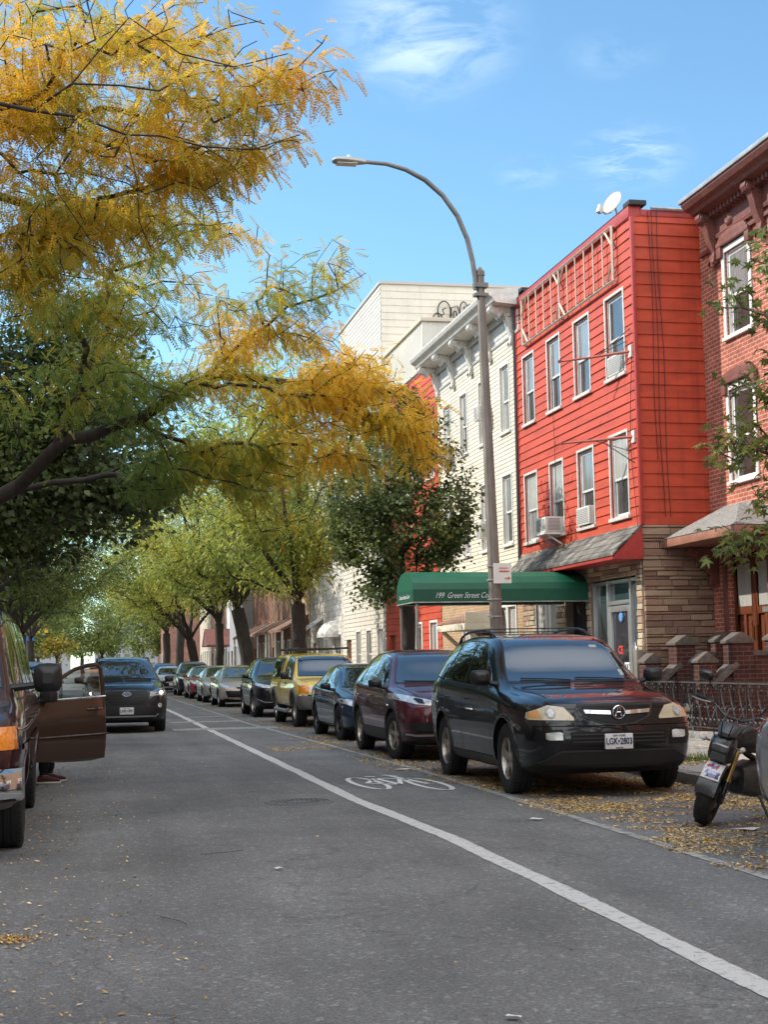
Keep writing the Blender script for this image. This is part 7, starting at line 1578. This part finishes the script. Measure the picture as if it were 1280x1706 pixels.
# ---- dark tree by the green canopy
rg = np.random.default_rng(9)
att = np.vstack([lobe(670, 830, 140, 150, 33.6, 1.9, 520, rg), lobe(590, 860, 60, 110, 33.4, 1.2, 190, rg), lobe(745, 880, 65, 80, 33.4, 1.1, 150, rg), lobe(625, 985, 45, 55, 33.2, .8, 60, rg), lobe(690, 720, 90, 80, 33.6, 1.3, 190, rg), lobe(650, 660, 50, 40, 33.6, 1, 40, rg), lobe(770, 840, 40, 60, 33.5, .8, 40, rg)]); att = att[vnoise(att, .33, 5) > -.15]
tree('street_tree', 'compact dark leaved street tree beside the green canopy', 'tree', [(7.62, 33.4, .12), (7.6, 33.4, 1.2), (7.62, 33.4, 2.5), (7.55, 33.4, 3.2)], .15, [], att, tmpl_broad(.10, .09), 22, col_mix([(.07, .10, .035), (.12, .165, .05), (.19, .23, .06), (.34, .26, .08)], lambda p: .3 + .3 * vnoise(p, .5, 4)), rg, leafr=.26, lm=M_leafd, group='trees along the right kerb')
# ---- yellow-green locusts up the right side
LG = [(.10, .15, .035), (.22, .28, .055), (.38, .41, .08), (.58, .52, .09)]
def locust(label, x, y, R, lobes, seed, cols=LG, n=520, per=22, h=9.5, rad=(4.2, 4.2, 3.0), cz=7.6, lean=0, tm=None, group='trees along the right kerb', bias=.5, fork=3.5, bark=None, name='locust_tree', lm=None, cx=0, leafr=.5):
    rg = np.random.default_rng(seed); att = ball((x + cx, y, cz), rad, n, rg, .42); att = np.vstack([att, ball((x + cx, y, cz - rad[2] * .55), (rad[0] * .95, rad[1] * .9, 1.1), n // 4, rg, .6)]); att = att[(att[:, 2] > 3.0) & (vnoise(att, 1.1, seed) > -.18)]
    if lobes: att = np.vstack([att] + [lobe(*l, rg) for l in lobes])
    lim = [[(x + lean * .5, y, fork), (x + cx * .4 + s * rad[0] * .22, y + t * rad[1] * .25, fork + 1.7), (x + cx + s * rad[0] * .55, y + t * rad[1] * .45, cz + 1)] for s, t in ((-1, .4), (1, -.4), (-.3, -1), (.35, 1))]
    return tree(name, label, 'tree', [(x, y, .12), (x + lean * .2, y, fork * .5), (x + lean * .5, y, fork)], R, lim, att, tm or tmpl_strip(), per, col_mix(cols, lambda p: bias + .3 * vnoise(p, 1.2, seed)), rg, leafr=leafr, droop=.5, bark=bark or M_bark, tip=.008, step=.5, group=group, lm=lm, size=(.9, 1.6))
locust('pale green locust with a forked trunk behind the yellow pickup', 7.6, 50, .25, [(560, 900, 60, 80, 50, 1.5, 60)], 21, lean=-.2, rad=(4.1, 4.2, 4.9), cz=8.6, n=1000, cx=-.5)
locust('yellow green locust with a thick dark trunk, second beyond the canopy tree', 7.7, 65, .30, [], 22, lean=-1.3, fork=3.9, rad=(5.4, 5.2, 4.8), cz=8.6, n=1300, cx=-.8)
locust('yellowish locust with many upswept limbs far up the right side', 7.2, 88, .27, [], 23, lean=-.9, fork=2.9, rad=(6.0, 5.6, 5.0), cz=8.8, cx=-1.8, bias=.6, n=1200)
locust('slim locust squeezed between the thick trunked locust and the upswept limbs', 7.4, 77, .22, [], 26, rad=(5.0, 4.6, 4.6), cz=9.2, cx=-1.4, bias=.5, n=800, fork=3.6)
locust('locust with a straight dark trunk, one tree beyond the upswept limbs', 7.3, 106, .30, [], 24, lean=.3, fork=4.4, rad=(5.4, 5, 4), cz=8.5, cx=-1.5, bias=.45, n=800)
locust('locust with paired trunks at the far end of the right kerb', 7.1, 117, .30, [], 25, fork=4.0, rad=(5, 5, 4), cz=8.5, cx=-1.2, bias=.3)
# ---- left side, further on
MG = [(.05, .08, .02), (.10, .14, .035), (.18, .22, .05), (.34, .35, .07)]
locust('tree with dark drooping crown on the left, next beyond the dark maple', -3.4, 40, .26, [], 31, cols=DARK, rad=(5.2, 5.0, 3.3), cz=7.0, group='trees along the left kerb', tm=tmpl_broad(.15, .12), lm=M_leafd, cx=1.6, n=800)
locust('wide grey green tree on the left, two beyond the dark maple', -3.3, 56, .28, [], 32, cols=MG, rad=(5.6, 5, 3.8), cz=7.4, group='trees along the left kerb', bias=.35, cx=1.0)
locust('wide tree arching over the moving suv from the left kerb', -3.2, 74, .30, [], 33, cols=MG, rad=(6.2, 5, 3.6), cz=8.0, group='trees along the left kerb', bias=.6, cx=1.8)
locust('dark low limbed tree far up the left kerb before the signal', -3.2, 94, .30, [], 34, cols=MG, rad=(5, 5, 3.2), cz=7.6, group='trees along the left kerb', bias=.3, cx=1.2)
locust('farthest tree on the left kerb beside the yellow signal', -3.2, 113, .28, [], 35, cols=MG, rad=(4.6, 4.5, 3), cz=7.2, group='trees along the left kerb', bias=.5, cx=.5)
# ---- unseen trees added beside and behind the camera as dark shapes for car reflections
locust('unseen golden locust added on the left kerb beside the camera position', -4.2, 1.5, .24, [], 61, cols=GOLD, rad=(3.2, 3.8, 3.2), cz=8.4, group='trees along the left kerb', n=420)
locust('unseen green locust added on the left kerb behind the camera position', -3.6, -11, .26, [], 62, cols=MG, rad=(4.6, 4.5, 3.6), cz=7.8, group='trees along the left kerb', cx=1, n=420)
locust('unseen green locust added on the right kerb behind the camera position', 7.8, -7, .26, [], 63, cols=MG, rad=(4.4, 4.5, 3.6), cz=7.8, cx=-1, n=420)
locust('unseen wide tree added farther behind the camera on the right kerb', 7.8, -22, .28, [], 64, cols=MG, rad=(5.2, 5, 4.2), cz=7.6, cx=-1.5, n=420)
locust('unseen wide tree added farther behind the camera on the left kerb', -3.6, -25, .28, [], 65, cols=MG, rad=(5.2, 5, 4.2), cz=7.6, group='trees along the left kerb', cx=1.5, n=420)
# ---- beyond the junction
far = [(-4, 150, 4.5, 6, 'soft green tree beyond the far junction on the left'), (3, 165, 5, 6.5, 'tall mid green tree closing the street beyond the junction'), (-7, 143, 5, 6, 'broad green tree at the far left corner of the junction'), (5, 200, 8, 9, 'largest green tree filling the very end of the street'), (-5, 215, 9, 9, 'wide dark tree mass at the very end of the street on the left'), (9, 152, 4.5, 6, 'green tree in front of the brick building beyond the junction'), (-1.5, 146, 2.2, 2.6, 'small golden tree low beyond the junction'), (-9, 175, 6, 7, 'large tree far beyond the junction on the left'), (1, 190, 6, 7.5, 'pale green tree at the very end of the street')]
for i, (x, y, r, cz, lb) in enumerate(far):
    locust(lb, x, y, .25, [], 50 + i, cols=([(.30, .26, .05), (.42, .32, .05)] if 'golden' in lb else MG), rad=(r, r, r * .85), cz=cz, n=380, per=20, group='trees beyond the junction', tm=tmpl_strip(.30, .14), leafr=.7, fork=1.6 if 'golden' in lb else 2.6)
# ---- maple reaching in at the right edge
rg = np.random.default_rng(15)
mp_l = [(1255, 430, 40, 60, 11.6, .5, 16), (1225, 505, 40, 25, 11.5, .3, 8), (1250, 650, 45, 40, 11.4, .5, 12), (1235, 740, 50, 40, 11.3, .5, 18), (1195, 750, 35, 15, 11.3, .3, 5), (1260, 815, 30, 25, 11.2, .4, 6), (1228, 905, 45, 40, 11.2, .4, 14), (1360, 640, 90, 300, 11.4, 1.2, 120)]
att = np.vstack([lobe(*l, rg) for l in mp_l] + [ball((8.3, 10, 6.5), (2.2, 2.2, 2.6), 90, rg)])
tree('maple_tree', 'maple whose leafy twigs reach in from the right edge before the brick rowhouse', 'tree', [(7.9, 9.6, .12), (7.9, 9.6, 1.6), (7.85, 9.7, 2.8)], .17, [[(7.85, 9.7, 2.8), (6.8, 10.2, 4.2), tuple(at_px(1320, 600, 11.4))], LL((1320, 600, 11.4), (1270, 640, 11.4), (1225, 700, 11.4)), LL((1320, 600, 11.4), (1300, 450, 11.5), (1250, 430, 11.5))], att, tmpl_maple(.095), 8, col_mix([(.09, .13, .04), (.17, .21, .06), (.30, .31, .08), (.50, .42, .12)], lambda p: .35 + .3 * vnoise(p, .35, 6)), rg, leafr=.17, lm=M_leafd, bark=M_bark2, tip=.003, step=.2, along=3, droop=.3, size=(.7, 1.2), group='trees along the right kerb')
# ================================================================ motorcycle
mo = empty('motorcycle', (5.42, 12.05, 0), 'small black motorcycle with gold forks and a sticker on its front fender', 'motorcycle')
M_gold = mat('gold_fork', (.42, .27, .09), .3, metal=.8); M_bk = mat('bike_black', (.014, .014, .015), .35, coat=.4, var=.2); M_bkg = mat('bike_grey', (.06, .065, .07), .4, coat=.2)
Rw = .268; tw_ = .138
# bike frame before leaning: +x forward, y left, z up, front contact at origin
def rot(ax, a): return Matrix.Rotation(a, 4, ax)
lean = rot('X', math.radians(-7)); head = math.atan2(-.42, -.91)
BASE = rot('Z', head) @ lean
steerA = rot('Z', math.radians(36)); rake = math.radians(25)
def FW(M=Matrix.Identity(4)): return BASE @ Matrix.Translation((0.0, 0, 0)) @ M
def add(bm_, name, m, M, parent=None, smooth=True, bevel=0):
    bm_.v = [tuple(M @ Vector(v) + Vector((5.36, 12.05, 0))) for v in bm_.v]; return bm_.build(name, m, parent or mo, smooth=smooth, bevel=bevel, weld=True)
# steering pivots on the raked head axis through (-.28, 0, .80)
ax_dir = Vector((-math.sin(rake), 0, math.cos(rake))); piv = Vector((-.12, 0, .52))
ST = Matrix.Translation(piv) @ Matrix.Rotation(math.radians(30), 4, ax_dir) @ Matrix.Translation(-piv)
FM = BASE @ ST
b = MB(); hw = tw_ / 2; b.lathe([(Rw * .58, -hw * .8), (Rw * .75, -hw), (Rw * .88, -hw * .95), (Rw * .96, -hw * .6), (Rw, 0), (Rw * .96, hw * .6), (Rw * .88, hw * .95), (Rw * .75, hw), (Rw * .58, hw * .8)], 40, 'y', (0, 0, Rw)); fwheel = add(b, 'front_wheel', M_rub, FM)
b = MB()
for k in range(22):
    a = 2 * math.pi * k / 22; M = Matrix.Translation((0, 0, Rw)) @ Matrix.Rotation(a, 4, 'Y') @ Matrix.Translation((Rw * .975, 0, 0)) @ Matrix.Rotation(.5 if k % 2 else -.5, 4, 'X'); b.box(-.004, .006, -hw * .7, hw * .7, -.004, .004, M)
add(b, 'tread', M_blackm, FM, fwheel)
b = MB(); b.lathe([(Rw * .6, -hw * .7), (Rw * .62, hw * .7), (Rw * .55, hw * .5), (Rw * .5, 0), (Rw * .55, -hw * .5)], 32, 'y', (0, 0, Rw), close=True); b.lathe([(0, -.06), (.035, -.06), (.035, .06), (0, .06)], 14, 'y', (0, 0, Rw))
for k in range(5): a = 2 * math.pi * k / 5; b.tube([(0, 0, Rw), (Rw * .56 * math.cos(a), 0, Rw + Rw * .56 * math.sin(a))], .016, 6)
add(b, 'rim', M_bk, FM, fwheel)
b = MB(); b.lathe([(.05, .066), (.10, .066), (.10, .07), (.05, .07)], 24, 'y', (0, 0, Rw), close=True); add(b, 'brake_disc', M_discm, FM, fwheel)
for s in (-1, 1):
    b = MB(); y = s * .10; b.tube([(0.0, y, Rw), tuple(Vector((0, y, Rw)) + ax_dir * .17)], .026, 10); b.obox((.0, y, Rw), .06, .04, .09, Matrix.Identity(3)); add(b, 'fork_leg', M_bk, FM, bevel=0)
    b = MB(); p0 = Vector((0, y, Rw)) + ax_dir * .15; b.tube([p0, p0 + ax_dir * .30], .024, 12); b.tube([p0, p0 + ax_dir * .035], .03, 12); add(b, 'fork_tube', M_gold, FM)
# fender
b = MB(); rows = []
for t in np.linspace(math.radians(12), math.radians(150), 12):
    r = Rw + .028; rows.append([( r * math.cos(t) - .012, yy * (hw + .018), Rw + (r - .028 * abs(yy) ** 3) * math.sin(t)) for yy in (-1, -.75, -.4, 0, .4, .75, 1)])
for i in range(len(rows) - 1):
    for j in range(6): b.face([rows[i][j], rows[i][j + 1], rows[i + 1][j + 1], rows[i + 1][j]])
fen = add(b, 'front_fender', M_bk, FM)
M_stk = bpy.data.materials.new('sticker_print'); M_stk.use_nodes = True; n_ = M_stk.node_tree.nodes; l_ = M_stk.node_tree.links; tcs = n_.new('ShaderNodeTexCoord'); vo = n_.new('ShaderNodeTexVoronoi'); vo.inputs['Scale'].default_value = 30; l_.new(tcs.outputs['Object'], vo.inputs['Vector'])
rp = n_.new('ShaderNodeValToRGB'); rp.color_ramp.interpolation = 'CONSTANT'; l_.new(vo.outputs['Color'], rp.inputs[0])
els = rp.color_ramp.elements; els[0].color = (.04, .05, .12, 1); els[1].position = .8; els[1].color = (.45, .08, .10, 1)
for p_, c_ in ((.25, (.55, .58, .70, 1)), (.45, (.7, .7, .72, 1)), (.62, (.25, .22, .42, 1))): e = els.new(p_); e.color = c_
l_.new(rp.outputs[0], n_['Principled BSDF'].inputs['Base Color'])
b = MB(); g0 = MB(); rows = []
for t in np.linspace(math.radians(38), math.radians(78), 6): r = Rw + .033; rows.append([(r * math.cos(t) - .012, yy * (hw * 1.15), Rw + (r + .004) * math.sin(t)) for yy in (-1, 0, 1)])
for i in range(5):
    for j in range(2): b.face([rows[i][j], rows[i][j + 1], rows[i + 1][j + 1], rows[i + 1][j]])
add(b, 'sticker', M_white, FM, fen)
b = MB(); rows = []
for t in np.linspace(math.radians(41), math.radians(75), 6): r = Rw + .036; rows.append([(r * math.cos(t) - .012, yy * (hw * 1.0), Rw + (r + .004) * math.sin(t)) for yy in (-1, 0, 1)])
for i in range(5):
    for j in range(2): b.face([rows[i][j], rows[i][j + 1], rows[i + 1][j + 1], rows[i + 1][j]])
add(b, 'sticker_picture', M_stk, FM, fen)
# headlight unit, cowl, bars, all turning with the fork
hc = Vector((-.06, 0, .76))
def hull(b, secs):
    n = len(secs[0]); vs = [p for s in secs for p in s]; b.idx(vs, [(i * n + j, i * n + (j + 1) % n, (i + 1) * n + (j + 1) % n, (i + 1) * n + j) for i in range(len(secs) - 1) for j in range(n)] + [tuple(range(n)), tuple(range((len(secs) - 1) * n, len(secs) * n))])
def sq(x, w_, z0, z1, e=.5): return [(x, w_ * math.copysign(abs(math.cos(t)) ** e, math.cos(t)), (z0 + z1) / 2 + (z1 - z0) / 2 * math.copysign(abs(math.sin(t)) ** e, math.sin(t))) for t in [2 * math.pi * k / 16 for k in range(16)]]
b = MB(); hull(b, [sq(.10, .075, .62, .74), sq(.075, .10, .585, .775), sq(.0, .115, .565, .80), sq(-.12, .10, .58, .80)]); hu = add(b, 'headlight_unit', M_bk, FM)
b = MB(); hull(b, [sq(.112, .066, .685, .735), sq(.095, .078, .675, .745)]); add(b, 'lens', M_lensd, FM, hu)
b = MB(); hull(b, [sq(.108, .062, .61, .665), sq(.09, .075, .60, .675)]); add(b, 'lower_panel', M_bkg, FM, hu)
b = MB(); hull(b, [sq(.04, .05, .80, .835), sq(-.03, .085, .79, .885), sq(-.12, .09, .80, .90)]); add(b, 'instrument_cowl', M_bkg, FM)
for s in (-1, 1):
    b = MB(); b.tube([(.03, s * .11, .73), (.04, s * .17, .735)], .010, 6); b.build; t_ = add(b, 'turn_stalk', M_bk, FM)
    b = MB(); hull(b, [[(x, s * .17 + q[1] * .8, .735 + (q[2]) * 1.0) for q in sq(0, w_, -h_, h_, 1)] for x, w_, h_ in ((.08, .012, .012), (.05, .028, .022), (.0, .03, .024), (-.03, .015, .012))]); add(b, 'turn_signal', mat('clear_signal', (.6, .58, .55), .1, coat=1), FM)
b = MB(); b.tube([(-.28, -.34, 1.0), (-.20, -.22, 1.01), (-.16, -.08, .93), (-.16, .08, .93), (-.20, .22, 1.01), (-.28, .34, 1.0)], .012, 8); hb = add(b, 'handlebar', M_bk, FM)
for s in (-1, 1):
    b = MB(); b.tube([(-.245, s * .28, 1.005), (-.31, s * .39, 1.0)], .019, 8); add(b, 'grip', M_rub, FM, hb)
    b = MB(); b.tube([(-.14, s * .22, 1.015), (-.12, s * .30, 1.01), (-.17, s * .40, 1.005)], .007, 6); add(b, 'lever', M_galv, FM, hb)
    b = MB(); b.tube([(-.2, s * .20, 1.01), (-.18, s * .25, 1.12), (-.20, s * .30, 1.19)], .007, 6); mr_ = add(b, 'mirror_stem', M_bk, FM, None); b = MB(); hull(b, [[(x, s * .33 + q[1], 1.22 + q[2]) for q in sq(0, w_, -h_, h_, .7)] for x, w_, h_ in ((-.17, .035, .025), (-.19, .065, .042), (-.205, .068, .045))]); add(b, 'mirror_head', M_bk, FM, mr_)
for k in range(4):
    b = MB(); y = .06 * (k - 1.5); b.tube([(-.18, y * 2, 1.0), (.02 + .02 * k, y * 1.6, .92), (.05, y, .80), (-.05, y * .6, .62), (-.14, y * .4, .45)], .006, 6); add(b, 'cable', M_bk, FM)
# body behind
b = MB(); hull(b, [sq(-.20, .10, .60, .80), sq(-.36, .15, .62, .86), sq(-.55, .15, .60, .82), sq(-.70, .09, .60, .72)]); add(b, 'fuel_tank', M_bk, BASE)
b = MB(); hull(b, [sq(-.62, .09, .68, .74), sq(-.80, .13, .70, .77), sq(-1.10, .10, .76, .84), sq(-1.28, .05, .82, .87)]); add(b, 'seat', M_rub, BASE)
b = MB(); hull(b, [sq(-.32, .10, .26, .50), sq(-.50, .13, .22, .54), sq(-.72, .12, .24, .50)]); b.tube([(-.22, 0, .42), (-.36, 0, .42)], .06, 12); add(b, 'engine', mat('engine_grey', (.10, .10, .10), .45, metal=.6, var=.3, vscale=20), BASE)
b = MB(); b.tube([(-.18, 0, .80), (-.45, 0, .60), (-.75, 0, .45)], .03, 8); b.tube([(-.7, .09, .36), (-1.16, .09, .26)], .022, 8); b.tube([(-.7, -.09, .36), (-1.16, -.09, .26)], .022, 8); b.tube([(-.8, 0, .72), (-1.0, 0, .32)], .03, 8); add(b, 'frame', M_bk, BASE)
b = MB(); b.lathe([(Rw * .58, -hw), (Rw * .75, -hw * 1.1), (Rw * .9, -hw), (Rw, 0), (Rw * .9, hw), (Rw * .75, hw * 1.1), (Rw * .58, hw)], 36, 'y', (-1.18, 0, Rw)); rw_ = add(b, 'rear_wheel', M_rub, BASE)
b = MB(); b.lathe([(Rw * .6, -hw * .7), (Rw * .62, hw * .7), (Rw * .5, 0)], 24, 'y', (-1.18, 0, Rw), close=True)
for k in range(5): a = 2 * math.pi * k / 5; b.tube([(-1.18, 0, Rw), (-1.18 + Rw * .56 * math.cos(a), 0, Rw + Rw * .56 * math.sin(a))], .016, 6)
add(b, 'rim', M_bk, BASE, rw_)
b = MB(); b.tube([(-.5, .12, .25), (-.52, .26, .02)], .012, 6); add(b, 'kickstand', M_bk, BASE)
b = MB(); b.tube([(-.45, -.10, .24), (-.8, -.13, .24), (-1.15, -.16, .36)], [.02, .03, .045], 10); add(b, 'exhaust', M_galv, BASE)

# ================================================================ person sitting sideways in the bronze car
def skin_body(name, chains, m, parent=None, sub=2, world_off=Vector((0, 0, 0))):
    V, E, Rr = [], [], []; key = {}
    for ch in chains:
        prev = None
        for (p, r) in ch:
            k = tuple(round(q, 4) for q in p)
            if k not in key: key[k] = len(V); V.append(p); Rr.append(r)
            i = key[k]
            if prev is not None and prev != i: E.append((prev, i))
            prev = i
    me = bpy.data.meshes.new(name); me.from_pydata(V, E, []); o = bpy.data.objects.new('tmp', me); COL.objects.link(o); sk = o.modifiers.new('s', 'SKIN'); sk.use_smooth_shade = True
    for i, r in enumerate(Rr): o.data.skin_vertices[0].data[i].radius = (r, r) if not isinstance(r, tuple) else r
    o.data.skin_vertices[0].data[0].use_root = True; ss = o.modifiers.new('u', 'SUBSURF'); ss.levels = sub; me2 = eval_mesh(o, name); bpy.data.objects.remove(o); me2.materials.clear(); me2.materials.append(m)
    for p in me2.polygons: p.use_smooth = True
    return link_mesh(name, me2, parent)
px_, py_ = -.86, 19.35     # hips on the driver seat, legs out of the door
pe = empty('person', (px_, py_, 0), 'person in dark trousers and maroon sneakers seated behind the open bronze car door', 'person')
M_skin = mat('skin', (.35, .20, .14), .5, var=.08); M_tr = mat('dark_trousers', (.012, .013, .018), .85, bump=.3, bscale=30); M_jk = mat('dark_jacket', (.02, .022, .03), .8, bump=.3, bscale=25)
ff_ = [(.63, .30), (.56, -.02)]   # feet: x out to the road, y
body = [[((0, 0, .66), .13), ((.02, 0, .80), .125), ((.03, 0, .95), .135), ((.03, 0, 1.07), .12), ((.04, 0, 1.14), .06), ((.06, 0, 1.19), .055), ((.08, 0, 1.25), .085), ((.08, 0, 1.31), .075)]]
for s in (-1, 1):
    body.append([((.03, 0, 1.07), .12), ((.03, s * .17, 1.06), .06), ((.10, s * .21, .85), .045), ((.30, s * .17, .76), .036), ((.36, s * .155, .75), .030)])
    fx, fy = ff_[0] if s > 0 else ff_[1]
    body.append([((0, 0, .66), .13), ((.02, s * .10, .62), .10), ((.42, s * .12 + .06, .60), .075), ((fx - .07, fy, .33), .058), ((fx - .08, fy, .09), .042), ((fx + .02, fy, .045), .038), ((fx + .10, fy, .035), .030)])
bo = skin_body('body', body, M_skin, pe)
def cl(nm, chains, m): o = skin_body(nm, chains, m, pe); return o
tr = [[((0, 0, .64), .145), ((.02, 0, .74), .135)]]
for s in (-1, 1): fx, fy = ff_[0] if s > 0 else ff_[1]; tr.append([((0, 0, .64), .145), ((.02, s * .10, .62), .115), ((.42, s * .12 + .06, .60), .09), ((fx - .07, fy, .33), .075), ((fx - .08, fy, .12), .065)])
cl('trousers', tr, M_tr)
cl('jacket', [[((.0, 0, .70), .145), ((.02, 0, .80), .14), ((.03, 0, .95), .15), ((.03, 0, 1.07), .13), ((.04, 0, 1.12), .08)]] + [[((.03, 0, 1.07), .13), ((.03, s * .17, 1.06), .075), ((.10, s * .21, .85), .06), ((.28, s * .175, .765), .048)] for s in (-1, 1)], M_jk)
cl('hair', [[((.06, 0, 1.34), .085), ((.03, 0, 1.30), .085), ((.01, 0, 1.24), .06)]], mat('dark_hair', (.012, .009, .007), .6))
b = MB()
for s in (-1, 1): b.lathe([(0, 0), (.008, .002), (.011, -.008)], 8, 'x', (.158, s * .03, 1.275))
b.tube([(.155, 0, 1.27), (.185, 0, 1.235), (.16, 0, 1.225)], [.008, .014, .01], 6); b.tube([(.16, -.025, 1.195), (.168, 0, 1.193), (.16, .025, 1.195)], .006, 5)
for s in (-1, 1): b.lathe([(0, 0), (.02, .005), (.026, -.004)], 8, 'y', (.075, s * .085, 1.265))
b.build('face', M_skin, pe, world=False, smooth=True)
for s in (-1, 1):
    w0 = Vector((.36, s * .155, .75)); ch = [[(tuple(w0), .026), (tuple(w0 + Vector((.05, 0, -.005))), (.034, .016))]]
    hn = skin_body('hand', ch + [], M_skin, pe, 1)
    for k, L_ in enumerate((.066, .075, .070, .056)):
        o_ = w0 + Vector((.075, (k - 1.5) * .019, -.005)); skin_body('finger', [[(tuple(o_ - Vector((.02, 0, 0))), .009), (tuple(o_ + Vector((L_ * .45, 0, -.004))), .0085), (tuple(o_ + Vector((L_ * .75, 0, -.02))), .008), (tuple(o_ + Vector((L_ * .9, 0, -.04))), .007)]], M_skin, hn, 1)
    o_ = w0 + Vector((.02, -s * .022, 0)); skin_body('thumb', [[(tuple(o_), .011), (tuple(o_ + Vector((.03, -s * .022, -.008))), .010), (tuple(o_ + Vector((.055, -s * .028, -.015))), .008)]], M_skin, hn, 1)
for s in (-1, 1):
    fx, fy = ff_[0] if s > 0 else ff_[1]; b = MB()
    secs = [[(x, fy + q[1], q[2]) for q in sq(0, w_, .022, h_, .7)] for x, w_, h_ in ((fx - .15, .030, .085), (fx - .12, .042, .115), (fx - .05, .045, .11), (fx + .02, .048, .085), (fx + .09, .047, .07), (fx + .13, .03, .05))]; hull(b, secs)
    sh = b.build('sneaker', mat('maroon_sneaker', (.10, .02, .018), .6), pe, world=False, smooth=True)
    b = MB(); hull(b, [[(x, fy + q[1], q[2]) for q in sq(0, w_, .0, .026, .6)] for x, w_ in ((fx - .16, .03), (fx - .12, .047), (fx, .05), (fx + .09, .052), (fx + .145, .03))]); b.build('sole', M_white, sh, world=False, smooth=True)
    b = MB(); b.lathe([(.045, .11), (.05, .13), (.045, .15)], 12, 'z', (fx - .08, fy, 0)); b.build('sock', M_jk, sh, world=False)
